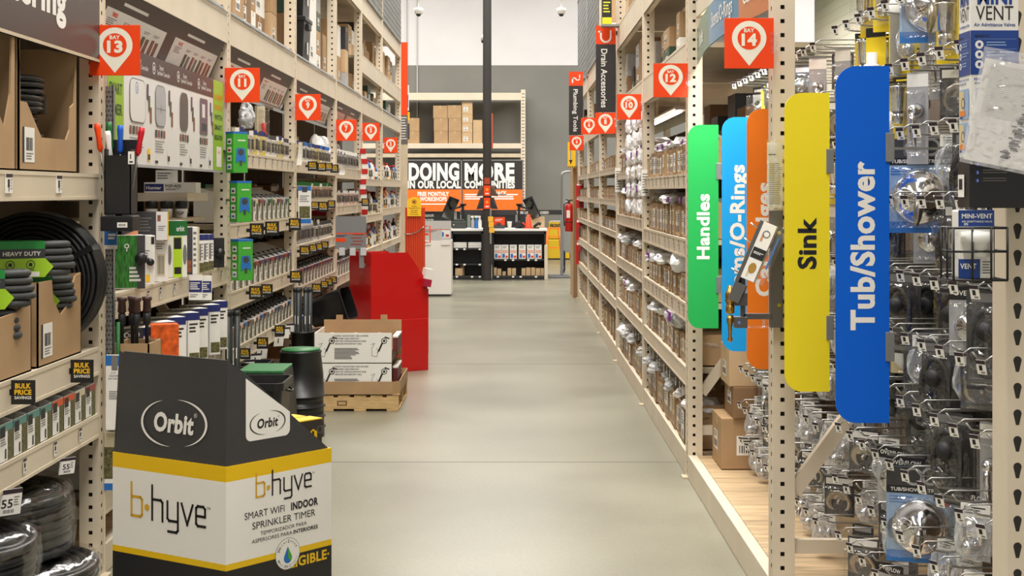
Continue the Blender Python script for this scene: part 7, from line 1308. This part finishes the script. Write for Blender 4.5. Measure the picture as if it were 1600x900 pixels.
# things on the counter
def monitor(label, px, tilt, flip):
    t = thing('register_screen', label, 'monitor', (X(px), DC + 0.38, zt)); s = -1 if flip else 1
    b = MB(); b.box(-0.07, -0.06, 0, 0.07, 0.06, 0.015, BLACK); b.box(-0.025, -0.02, 0.015, 0.025, 0.02, 0.42, BLACK); b.box(-0.05, -0.02, 0.40, 0.06, 0.02, 0.44, BLACK); b.build('stand', t)
    b = MB(); b.m = Matrix.Translation((-s * 0.27, -0.02, 0.27)) @ Matrix.Rotation(math.radians(s * 24), 4, 'Y') @ Matrix.Rotation(math.radians(s * 66), 4, 'Z'); b.box(-0.2, -0.012, -0.1, 0.2, 0.012, 0.30, BLACK, 0.004); b.box(-0.19, -0.0135, -0.09, 0.19, -0.012, 0.29, mat('screen_dark', (14, 14, 18), 0.15)); b.m = Matrix(); b.build('screen', t); b = MB(); b.tube([(0, 0, 0.40), (-s * 0.13, -0.02, 0.36), (-s * 0.25, -0.02, 0.34)], 0.02, BLACK, 8); b.build('arm', t)
monitor('black tilted register screen on an arm beside the promo stand', 722, 0, False); monitor('black tilted register screen on an arm beside the traffic cone', 811, 0, True)
t = thing('receipt_printer', 'dark grey receipt printer on the white counter', 'printer', (X(706), DC + 0.08, zt)); b = MB(); b.box(0, 0, 0, 0.24, 0.2, 0.13, mat('printer_grey', (58, 64, 62), 0.45), 0.012); b.box(0.03, 0.04, 0.13, 0.21, 0.16, 0.165, MATS['printer_grey'], 0.01); b.box(0.02, -0.002, 0.06, 0.04, 0, 0.075, PAPER); b.build('printer', t)
for k, (px, m, nm) in enumerate(((738, SILV, 'grey'), (744, BLUEP, 'blue'), (749, WHITE, 'white'))):
    t = thing('spray_bottle', f'{nm} bottle standing on the counter by the black column', 'bottle', (X(px), DC + 0.25, zt)); b = MB(); b.lathe([(0.032, 0), (0.034, 0.01), (0.034, 0.13), (0.014, 0.17), (0.014, 0.19)], m, 14); b.build('body', t); b = MB(); b.box(-0.035, -0.012, 0.19, 0.02, 0.012, 0.225, WHITE, 0.004); b.build('trigger', t)
t = thing('orange_carton', 'orange and black leaflet box on the counter beside the column', 'box', (X(770.5), DC + 0.12, zt)); b = MB(); b.box(0, 0, 0, 0.205, 0.1, 0.06, CHAR); b.box(0, 0.02, 0.06, 0.205, 0.1, 0.2, ORANGE); b.m = to_cam(0, 0.0185, 0); b.lines(0.03, 0.12, 0.17, 0.17, 2, WHITE, 0); b.rect(0.06, 0.06, 0.14, 0.10, 0, CHAR); b.m = Matrix(); b.build('box', t)
t = thing('paper_cup', 'white paper cup stack beside the orange leaflet box', 'cup', (X(796), DC + 0.15, zt)); b = MB(); b.lathe([(0.03, 0), (0.042, 0.11), (0.044, 0.112), (0.044, 0.125), (0, 0.125)], WHITE, 16); b.build('cup', t)
t = thing('tape_dispenser', 'black and orange tape tool lying on the counter by the cone', 'tool', (X(806), DC + 0.16, zt)); b = MB(); b.m = Matrix.Translation((0.05, 0, 0.07)) @ Matrix.Rotation(math.pi / 2, 4, 'X'); b.lathe([(0.03, -0.03), (0.068, -0.03), (0.068, 0.03), (0.03, 0.03)], SOFTBLACK, 18); b.m = Matrix(); b.box(0.06, -0.03, 0, 0.2, 0.03, 0.03, SOFTBLACK); b.build('body', t); b = MB(); b.tube([(0.08, 0, 0.05), (0.13, 0, 0.10), (0.2, 0, 0.03)], 0.014, ORANGE, 8); b.build('handle', t)
t = thing('traffic_cone', 'small orange traffic cone on the white counter', 'cone', (X(826), DC + 0.12, zt)); b = MB(); b.lathe([(0.066, 0.015), (0.058, 0.03), (0.024, 0.25), (0.018, 0.255), (0, 0.255)], mat('cone_orange', (250, 70, 30), 0.4), 20); b.build('cone', t); b = MB(); b.box(-0.085, -0.085, 0, 0.085, 0.085, 0.016, MATS['cone_orange'], 0.006); b.build('foot', t)
t = thing('scanner', 'black handheld scanner lying beside the traffic cone', 'scanner', (X(834), DC + 0.1, zt)); b = MB(); b.tube([(0, 0, 0.03), (0.08, 0, 0.09), (0.13, 0, 0.08)], [0.02, 0.028, 0.03], SOFTBLACK, 10); b.box(-0.03, -0.03, 0, 0.1, 0.03, 0.025, SOFTBLACK, 0.008); b.build('scanner', t)
carton('shipping_carton', 'open kraft carton behind the cone on the counter', X(822), DC + 0.5, zt, 0.34, 0.2, 0.2, KRAFT2, lab=False)
# signs on the column
t = thing('column_sign', 'stack of orange and charcoal pyramid signs wrapped round the black column', 'sign', (X(761.5), DC - 0.27, 0)); 
for k, (ya, yb) in enumerate(((290, 306), (309, 326))):
    z0, z1 = Zp(yb), Zp(ya); b = MB(); b.box(-0.055, -0.012, z0, 0.055, -0.004, z1, ORANGE); b.m = to_cam(0, -0.013, 0); b.ring(0, (z0 + z1) / 2 + 0.02, 0.012, 0.022, 0, YELLOW, 12); b.rect(-0.03, z0 + 0.03, 0.03, z0 + 0.05, 0, WHITE); b.m = Matrix(); b.build('front_panel', t)
    for s in (-1, 1): b = MB(); v = [(s * 0.055, -0.008, z0), (s * 0.19, 0.1, z0 - 0.01), (s * 0.12, 0.1, z1 - 0.0), (s * 0.055, -0.008, z1)]; b.add(v + [(x, y + 0.006, z) for x, y, z in v], [(0, 1, 2, 3), (7, 6, 5, 4), (0, 4, 5, 1), (1, 5, 6, 2), (2, 6, 7, 3), (3, 7, 4, 0)], mat('sign_brown', (92, 66, 54), 0.5) if k == 0 else STR); b.build('wing_panel', t)
b = MB(); b.box(-0.05, -0.01, Zp(288), 0.05, 0.0, Zp(278), mat('sign_rust', (170, 60, 30), 0.5)); b.build('cap_panel', t)
t = thing('tag_strip', 'yellow tags hanging on a steel strip down the black column', 'tag strip', (X(767), DC - 0.28, 0)); b = MB(); b.box(-0.012, 0, Zp(380), 0.012, 0.012, Zp(325), STEEL); b.box(-0.012, 0.012, Zp(330), 0.0, 0.05, Zp(328), STEEL); b.build('strip', t)
for k in range(3): b = MB(); b.box(-0.045 + 0.01 * k, -0.02, Zp(346 + 8.5 * k), 0.045 + 0.01 * k, -0.005, Zp(338 + 8.5 * k), mat('tag_amber', (240, 180, 50), 0.4), 0.004); b.build('yellow_tag', t)
t = thing('column_flag', 'narrow orange flag on the far side of the black column', 'sign', (X(768), DC - 0.2, Zp(232))); b = MB(); b.box(0, 0, 0, 0.025, 0.1, Zp(178) - Zp(232), mat('flag_salmon', (214, 90, 60), 0.5)); b.box(0, -0.001, 0, 0.0255, 0.1, 0.09, ORANGE); b.build('flag', t)
# closed-lane belt
t = thing('lane_belt', 'black belt reading THIS LINE IS CLOSED stretched behind the counter', 'belt', (X(720, 25.8), 25.8, Zp(335.5, 25.8))); b = MB(); w_ = X(878, 25.8) - X(720, 25.8); hb = Zp(328, 25.8) - Zp(335.5, 25.8); b.box(0, 0, 0, w_, 0.004, hb, STR); b.m = to_cam(0, -0.001, 0); b.text('THIS LINE IS CLOSED', w_ * 0.71, hb * 0.45, hb * 0.5, WHITE, 0, 0.03, wide=w_ * 0.32); b.m = Matrix(); b.build('belt', t)
for xx in (0.02, w_): b = MB(); b.box(xx - 0.03, 0.004, -Zp(335.5, 25.8) , xx + 0.03, 0.06, hb + 0.02, GALV); b.build('post', t)
# bollard
t = thing('bollard', 'cream square bollard at the end of the counter', 'bollard', (X(850.5), DC - 0.05, 0)); b = MB(); b.box(0, 0, 0, 0.06, 0.06, Zp(383), BEIGE, 0.006); b.box(0.012, 0.012, Zp(383), 0.048, 0.048, Zp(383) + 0.012, BEIGE, 0.004); b.build('post', t)
# boards behind
DB = 30.0
def Xb(px): return X(px, DB)
def Zb(py): return Zp(py, DB)
SB = mat('board_black', (44, 38, 38), 0.45); SO = mat('board_orange', (244, 112, 26), 0.45)
def board(label, x0, x1, rows):
    t = thing('message_board', label, 'sign', (Xb(x0), DB, 0)); w_ = Xb(x1) - Xb(x0); b = MB(); b.box(0, 0, Zb(296), w_, 0.03, Zb(251), SB); b.box(0, 0, Zb(330), w_, 0.03, Zb(296), SO); b.m = to_cam(0, -0.002, 0)
    for s_, cx, cy, h, wd, m in rows: b.text(s_, (cx - x0) * DB / F, Zb(cy), h * DB / F, m, 0, 0.05, wide=wd * DB / F)
    b.lines((4 if x0 < 700 else 3) * DB / F, Zb(321 if x0 < 700 else 313), w_ * 0.93, Zb(318 if x0 < 700 else 303), 1 if x0 < 700 else 3, WHITE, 0, 0.6, 0.12); b.m = Matrix(); b.build('panel', t)
    b = MB(); b.box(-0.01, -0.004, Zb(251), w_ + 0.01, 0.034, Zb(249.5), GALV); b.box(w_ - 0.01, -0.004, Zb(330), w_ + 0.01, 0.034, Zb(249.5), GALV); b.build('trim_strip', t); b = MB(); b.box(0.1, 0.03, 0, 0.16, 0.08, Zb(251), GALV); b.box(w_ - 0.16, 0.03, 0, w_ - 0.1, 0.08, Zb(251), GALV); b.build('leg', t)
board('black and orange message board beginning DOING, about monthly workshops', 634, 721, [('DOING', 678, 268.5, 24.5, 79, WHITE), ('IN OUR LOCAL', 678.5, 288.5, 10.5, 83, WHITE), ('FREE MONTHLY', 677, 303, 6, 49, WHITE), ('WORKSHOPS', 677, 311, 6, 42, WHITE)])
board('black and orange message board ending MORE, about giving back to communities', 723, 817, [('MORE', 765, 268.5, 24.5, 78, WHITE), ('COMMUNITIES', 765, 288.5, 10.5, 79, WHITE), ('GIVING BACK', 770, 302, 6, 44, WHITE)])
t = thing('lower_board', 'black lower board under the orange message boards', 'sign', (Xb(638), DB + 0.1, 0)); b = MB(); w_ = Xb(822) - Xb(638); b.box(0, 0, 0, w_, 0.03, Zb(331), mat('lower_black', (40, 42, 44), 0.5)); b.box(Xb(728) - Xb(638), -0.002, Zb(352), Xb(748) - Xb(638), 0, Zb(331), mat('moss_green', (60, 86, 44), 0.5)); b.m = to_cam(0, -0.003, 0); b.text('WORKSHOPS', Xb(667) - Xb(638), Zb(337), 0.05, WHITE, 0, 0.03, wide=0.28); b.text('Monday-Sunday', Xb(667) - Xb(638), Zb(343.5), 0.035, WHITE, 0, 0.02, wide=0.28); b.m = Matrix(); b.build('board', t)
# storage rack on the back wall
DR = 31.9
t = thing('storage_rack', 'beige storage rack against the grey wall holding plain kraft cartons', 'rack', (X(560, DR), DR, 0)); x0 = X(560, DR)
b = MB(); xr = X(814, DR) - x0; holed_strip(b, to_cam(xr, 0, 0), 0.1, 0.0, Zp(140, DR), [0.035, 0.065], BEIGE, 0.0762, 0.011); b.box(xr, 0.03, 0, xr + 0.1, 0.09, Zp(140, DR), DARK); b.build('upright', t); b = MB(); b.box(xr, 0.85, 0, xr + 0.1, 0.93, Zp(140, DR), BEIGE2); b.build('upright', t); b = MB(); b.box(0, 0, 0, 0.1, 0.08, Zp(140, DR), BEIGE); b.build('upright', t)
for ya, yb, m in ((145, 156.5, BEIGE), (224, 232, BEIGE), (240, 246, BEIGE2)):
    b = MB(); b.box(0.1, 0.0, Zp(yb, DR), xr, 0.06, Zp(ya, DR), m, 0.004); b.build('beam', t); b = MB(); b.box(0.1, 0.06, Zp(ya, DR) - 0.05, xr, 0.93, Zp(ya, DR) - 0.005, BEIGE2); b.build('deck', t)
zb = Zp(224, DR) + 0.002
def kb(px0, px1, py0, py1, lab, lb=False, m=KRAFT): carton('kraft_carton', lab, X(px0, DR), DR + 0.08, Zp(py1, DR) if py1 < 222 else zb, X(px1, DR) - X(px0, DR), 0.5, (Zp(py0, DR) - (Zp(py1, DR) if py1 < 222 else zb)) - 0.003, m, lab=lb, seed=int(px0))
for px0, px1, y0, y1, lab in ((634, 654.5, 204.5, 223, 'plain kraft carton, lower of the pair near the sprinkler row end'), (634, 654.5, 184, 204.5, 'plain kraft carton, upper of the pair near the sprinkler row end'),
    (678, 699.5, 204.5, 223, 'plain kraft carton at the bottom of the first middle column'), (677.5, 699.5, 184.5, 204.5, 'plain kraft carton in the centre of the first middle column'), (676.5, 698.5, 164.5, 184.5, 'plain kraft carton topping the first middle column'),
    (700.5, 720.5, 204.5, 223, 'plain kraft carton at the bottom of the second middle column'), (700.5, 720.5, 184.5, 204.5, 'plain kraft carton in the centre of the second middle column'), (699, 720.5, 164, 184.5, 'plain kraft carton topping the second middle column')): kb(px0, px1, y0, y1, lab)
for k, (y0, y1) in enumerate(((207, 223), (192.5, 207), (178, 192.5), (158.5, 178))): kb(721.5, 738, y0, y1, f'pale labelled carton, {("lowest", "second", "third", "topmost")[k]} of the narrow stack of four', True, KRAFT2)
kb(739, 753, 187, 223, 'tall pale carton with a hand hole beside the narrow stack', False, KRAFT2)
# stool, yellow ladder cart, upright flatbed
DS = 31.4; STO = mat('stool_orange', (250, 124, 30), 0.4); SW = 13.5 * DS / F
t = thing('bar_stool', 'orange metal bar stool beyond the bollard', 'stool', (X(865, DS), DS, 0)); hs = Zp(355.5, DS); b = MB(); b.box(-SW * 0.72, -0.15, hs - 0.03, SW * 0.72, 0.15, hs, STO, 0.008); b.build('seat', t)
for sx in (-1, 1):
    for sy in (-1, 1): b = MB(); b.tube([(sx * SW * 0.62, sy * 0.13, hs - 0.02), (sx * SW * 1.02, sy * 0.18, 0)], 0.026, STO, 8); b.build('leg', t)
for zz in (0.3, 0.55): b = MB(); q = SW * (1.02 - 0.4 * zz / hs); b.box(-q, -0.17, zz, q, -0.155, zz + 0.025, STO); b.build('foot_rail', t)
t = thing('safety_bin', 'yellow two piece bin reading FRONTEND behind the orange stool', 'bin', (X(856, 32.2), 32.2, 0)); w_ = X(890, 32.2) - X(856, 32.2); hb = Zp(345, 32.2); YB = mat('bin_yellow', (214, 178, 28), 0.5); b = MB(); b.box(0, 0, 0.02, w_, 0.4, hb * 0.52, YB, 0.02); b.box(0.02, 0.01, hb * 0.53, w_ - 0.02, 0.39, hb * 0.98, YB, 0.02); b.box(0, 0, 0, w_, 0.4, 0.03, BLK); b.m = to_cam(0, -0.002, 0); b.text('FRONTEND', w_ * 0.5, hb * 0.88, 0.075, INK, 0.013, 0.05, wide=w_ * 0.8); b.m = Matrix(); b.build('bin', t); b = MB(); b.box(w_ * 0.1, 0.0, hb * 0.98, w_ * 0.6, 0.1, hb * 1.0, WHITE); b.build('lid_strip', t)
DF = 27.0
t = thing('flatbed_cart', 'grey flatbed cart tipped up on end beside the fire extinguisher', 'cart', (X(877, DF), DF, 0)); w_ = 0.36; z0, z1 = Zp(395, DF), Zp(268, DF); b = MB(); b.m = to_cam(0.04, 0.0, 0); b.prism(rr(0, z0, w_, z1 - 0.03, 0.09), -0.03, 0.0, mat('cart_grey', (150, 152, 150), 0.4)); b.m = Matrix(); b.build('deck', t)
b = MB(); b.tube([(0, 0, 0.06), (0, 0, z1 - 0.08), (0.03, 0, z1 - 0.02), (0.09, 0, z1), (w_, 0, z1)], 0.018, STEEL, 8); b.build('frame', t); 
for xx in (0.05, 0.28): b = MB(); b.m = Matrix.Translation((xx, 0.06, 0.065)) @ Matrix.Rotation(math.pi / 2, 4, 'Y'); b.lathe([(0.02, -0.02), (0.065, -0.018), (0.065, 0.018), (0.02, 0.02)], BLACK, 16); b.m = Matrix(); b.box(xx - 0.03, 0.03, 0.05, xx + 0.03, 0.06, z0 + 0.1, BLACK); b.build('caster', t)
t = thing('drain_mat', 'dark ribbed floor mat beyond the bollard', 'mat', (X(858), 25.3, 0.001)); b = MB(); b.box(0, 0, 0, 0.4, 0.9, 0.012, CHAR, 0.003)
for k in range(9): b.box(0.01, 0.04 + k * 0.1, 0.012, 0.39, 0.07 + k * 0.1, 0.018, GALV)
b.build('mat', t)
# dome cameras
def mk_dome():
    t = thing('dome_camera', 'x', 'camera'); b = MB(); b.lathe([(0.014, 0.06), (0.014, 6.0)], WHITE, 10); b.build('drop_rod', t); b = MB(); b.lathe([(0, 0.09), (0.05, 0.088), (0.088, 0.07), (0.088, 0.03), (0.078, 0.02), (0.076, -0.02), (0.05, -0.03), (0, -0.03)], WHITE, 22); b.build('housing', t); b = MB(); b.lathe([(0.05, -0.028), (0.045, -0.055), (0.025, -0.072), (0, -0.076)], mat('smoked_dome', (40, 30, 30), 0.1), 18); b.build('dome', t); return t
dome = Maker(mk_dome); dd = 26.5
for k, (px, py, lab) in enumerate(((654, 19.5, 'white dome camera hanging above the sprinkler row end'), (877, 19.5, 'white dome camera hanging above the plumbing row end'))): p = Dp(px, py, dd); dome(lab, (p.x, dd, p.z), scale=(1, 1, (9 - p.z) / 6.0) if False else None)
p = Dp(760, 64, 25.2); t = thing('column_camera', 'dome camera fixed to the far side of the black column', 'camera', (p.x + 0.0, 25.0, p.z)); b = MB(); b.lathe([(0.0, 0.1), (0.07, 0.09), (0.095, 0.05), (0.095, 0.0)], WHITE, 20); b.build('housing', t); b = MB(); b.lathe([(0.095, 0.0), (0.085, -0.05), (0, -0.09)], MATS['smoked_dome'], 18); b.build('dome', t); b = MB(); b.box(-0.02, -0.22, 0.0, 0.02, 0, 0.03, STEEL); b.build('bracket', t)
# stray product signs behind the sprinkler row end
t = thing('hanging_card', 'yellow and purple cards hanging beyond the sprinkler row end', 'sign', (X(633, 22), 22.0, Zp(218, 22))); b = MB(); b.box(0, 0, 0.3, 0.07, 0.01, 0.43, YELLOW); b.box(0, 0, 0.45, 0.06, 0.01, 0.85, WHITE); b.box(0.0, -0.002, 0.5, 0.05, 0, 0.7, mat('card_violet', (70, 50, 140), 0.4)); b.box(0, 0, 0, 0.07, 0.01, 0.25, CHAR); b.box(-0.12, 0.01, -Zp(218, 22), -0.08, 0.03, 0.9, GALV); b.box(-0.1, 0.01, 0.36, 0.02, 0.02, 0.39, GALV); b.box(-0.1, 0.01, 0.1, 0.02, 0.02, 0.13, GALV); b.box(-0.1, 0.01, 0.8, 0.02, 0.02, 0.83, GALV); b.build('cards', t)
# ------------------------------------------------------------------ overhead storage
R9 = random.Random(5)
UM = [('kraft', KRAFT), ('kraft', KRAFT), ('pale kraft', KRAFT2), ('pale kraft', KRAFT2), ('dark kraft', KRAFT3), ('white', WHITE), ('kraft', KRAFT), ('black', SOFTBLACK), ('grey', SILV), ('dark green', mat('carton_green', (44, 72, 54), 0.5))]
def bayname(side, y):
    if side < 0: return ['drip watering', 'bay thirteen', 'bay eleven', 'bay nine', 'bay seven', 'bay five', 'bay three'][min(6, bisect.bisect(LY, y))]
    return ['blue fin', 'bay fourteen', 'bay twelve', 'bay ten', 'bay eight', 'bay six', 'bay four'][min(6, max(0, bisect.bisect(RY, y) - 1))]
UC = {}
def stack(side, y0, y1, z, hmax, nmx=3, front=0.06, lvl='overhead'):
    y = y0
    posts = LY if side < 0 else RY
    while y < y1 - 0.2:
        w_ = R9.uniform(0.16, 0.4)
        for p in posts:
            if y < p + 0.09 and y + w_ > p - 0.01: y = p + 0.1; break
        if y + w_ > y1: break
        if any(y < p + 0.09 and y + w_ > p - 0.01 for p in posts): y += 0.05; continue
        zz = z; tot = R9.uniform(0.5, 1.0) * hmax; n = R9.randint(1, nmx); off = R9.uniform(0, 0.12)
        for k in range(n):
            h = max(0.12, tot / n * R9.uniform(0.85, 1.1)); nm, m = R9.choice(UM); dp = R9.uniform(0.35, 0.55)
            bn = bayname(side, y); key = (side, bn, nm, lvl); c = UC.get(key, 0); UC[key] = c + 1
            x = (XL - front - off - dp) if side < 0 else (XR + front + off)
            carton('shipping_carton', f'{nm} carton, {nth(c)} such on the {lvl} storage above {bn}', x, y, zz, dp, w_, h, m, lab=R9.random() < 0.7, seed=R9.randint(1, 999)); zz += h + 0.002
        y += w_ + R9.uniform(0.005, 0.03)
stack(-1, 6.3, 10.6, 2.583, 0.85, 3); 
# totes and odd goods over bay nine and seven
def mk_tote():
    t = thing('storage_tote', 'x', 'tote'); b = MB(); taper(b, -0.36, 0, 0, 0.34, 0, 0.36, 1.09, BIN); b.build('tub', t); b = MB(); b.box(-0.39, -0.03, 0.36, 0.03, 0.37, 0.40, BIN, 0.008); b.build('lid', t); b = MB(); b.box(0.01, 0.1, 0.3, 0.04, 0.24, 0.345, BIN, 0.004); b.m = to_right(0.0185, 0, 0); b.rect(0.14, 0.1, 0.2, 0.2, 0, PAPER); b.m = Matrix(); b.build('handle', t); return t
tote = Maker(mk_tote); p = Lp(492, 100)
tote('black lidded storage tote, lower of two above bay nine', (XL - 0.06, 11.45, 2.583)); tote('black lidded storage tote, upper of two above bay nine', (XL - 0.06, 11.47, 2.987))
stack(-1, 10.75, 11.38, 2.583, 0.9, 2); stack(-1, 11.9, 13.08, 2.583, 0.85, 3); stack(-1, 13.2, 15.28, 2.583, 0.8, 3)
for i in (5, 6): shelf(-1, LB[i][0], LB[i][1], 2.86, 3.05, f'middle overhead beam and deck above the {bayname(-1, LB[i][0] + 0.5)} sign', name='storage_shelf')
stack(-1, 15.4, 20.55, 2.583, 0.27, 1); stack(-1, 15.4, 20.55, 3.053, 0.44, 2, lvl='middle')
stack(-1, 13.2, 20.55, 3.713, 0.8, 2, lvl='topmost')
bag('dark green bagged hose on the cartons above bay seven', (XL - 0.12, 14.3, 3.0), 0.12, 0.16, 0.1, 333, m=mat('green_poly', (60, 104, 60), 0.4, bump=0.4)) if False else None
stack(1, 7.75, 20.45, 2.373, 0.44, 2); stack(1, 5.25, 20.45, 3.053, 0.9, 2, lvl='upper')
# tall black and yellow tool box over bay eight
p = Dp(934, 39, 12.9); q = Dp(948, -30, 12.9); t = thing('tool_box', 'tall black and yellow boxed tool above the charcoal Drain Accessories sign', 'box', (max(p.x, XR - 0.15), 12.6, 3.053)); b = MB(); w_ = 0.085; h = q.z - 3.053; b.box(0, 0, 0, w_, 0.1, h, SOFTBLACK, 0.002); b.m = to_cam(0, -0.001, 0); b.rect(0, 0, w_, 0.06, 0, mat('tool_lime', (222, 224, 40), 0.4)); b.text('RYO', w_ * 0.5, 0.30, 0.02, RED, 0, 0.04, wide=w_ * 0.7); b.lines(0.01, 0.09, w_ - 0.01, 0.2, 4, MATS['tool_lime'], 0); b.m = Matrix(); b.build('box', t)
t = thing('bracket_shelf', 'small steel arm carrying the black and yellow boxed tool', 'bracket', (XR - 0.16, 12.58, 3.032)); b = MB(); b.box(0, 0, 0, 0.2, 0.14, 0.018, GALV); b.build('arm', t)
# wire mesh guards on the upper levels
def guard(side, y0, y1, z0, z1, label):
    x = XL + 0.012 if side < 0 else XR - 0.012; t = thing('mesh_guard', label, 'mesh guard', (x, y0, z0)); L = y1 - y0; hh = z1 - z0; b = MB()
    for k in range(int(L / 0.075) + 1): b.box(-0.003, k * 0.075 - 0.003, 0, 0.003, k * 0.075 + 0.003, hh, GALV)
    for k in range(int(hh / 0.075) + 1): b.box(-0.003, 0, k * 0.075 - 0.003, 0.003, L, k * 0.075 + 0.003, GALV)
    b.build('mesh', t); b = MB(); b.box(-0.008, 0, -0.012, 0.012, L, 0.012, GALV); b.box(-0.008, 0, hh - 0.012, 0.012, L, hh + 0.012, GALV); b.build('frame_bar', t)
for k, (a, c) in enumerate(((15.4, 17.65), (17.8, 20.55))): guard(-1, a, c, 3.72, 4.55, f'grey wire mesh guard topping the sprinkler row above {bayname(-1, a + 0.5)}')
for k, (a, c) in enumerate(((15.5, 17.85), (18.0, 20.45))): guard(1, a, c, 3.06, 4.3, f'grey wire mesh guard topping the plumbing row above {bayname(1, a + 0.5)}')
# wavy wire edge of the mesh decks over the top beams
for i in range(1, 7):
    y0, y1 = LB[i]; t = thing('wire_deck', f'wire deck front edge on the top beam above the {bayname(-1, y0 + 0.5)} sign', 'wire deck', (XL - 0.02, y0, 2.606)); b = MB(); n = int((y1 - y0 - 0.02) / 0.05)
    b.tube([(0, 0.01, 0.012), (0, y1 - y0 - 0.01, 0.012)], 0.004, GALV, 6); b.tube([(0.026, 0.01, -0.02), (0.026, y1 - y0 - 0.01, -0.02)], 0.004, GALV, 6)
    for k in range(n): b.tube([(-0.03, 0.03 + k * 0.05, 0.012), (0.0, 0.03 + k * 0.05, 0.012), (0.026, 0.03 + k * 0.05, -0.02)], 0.003, GALV, 4)
    b.build('wires', t)
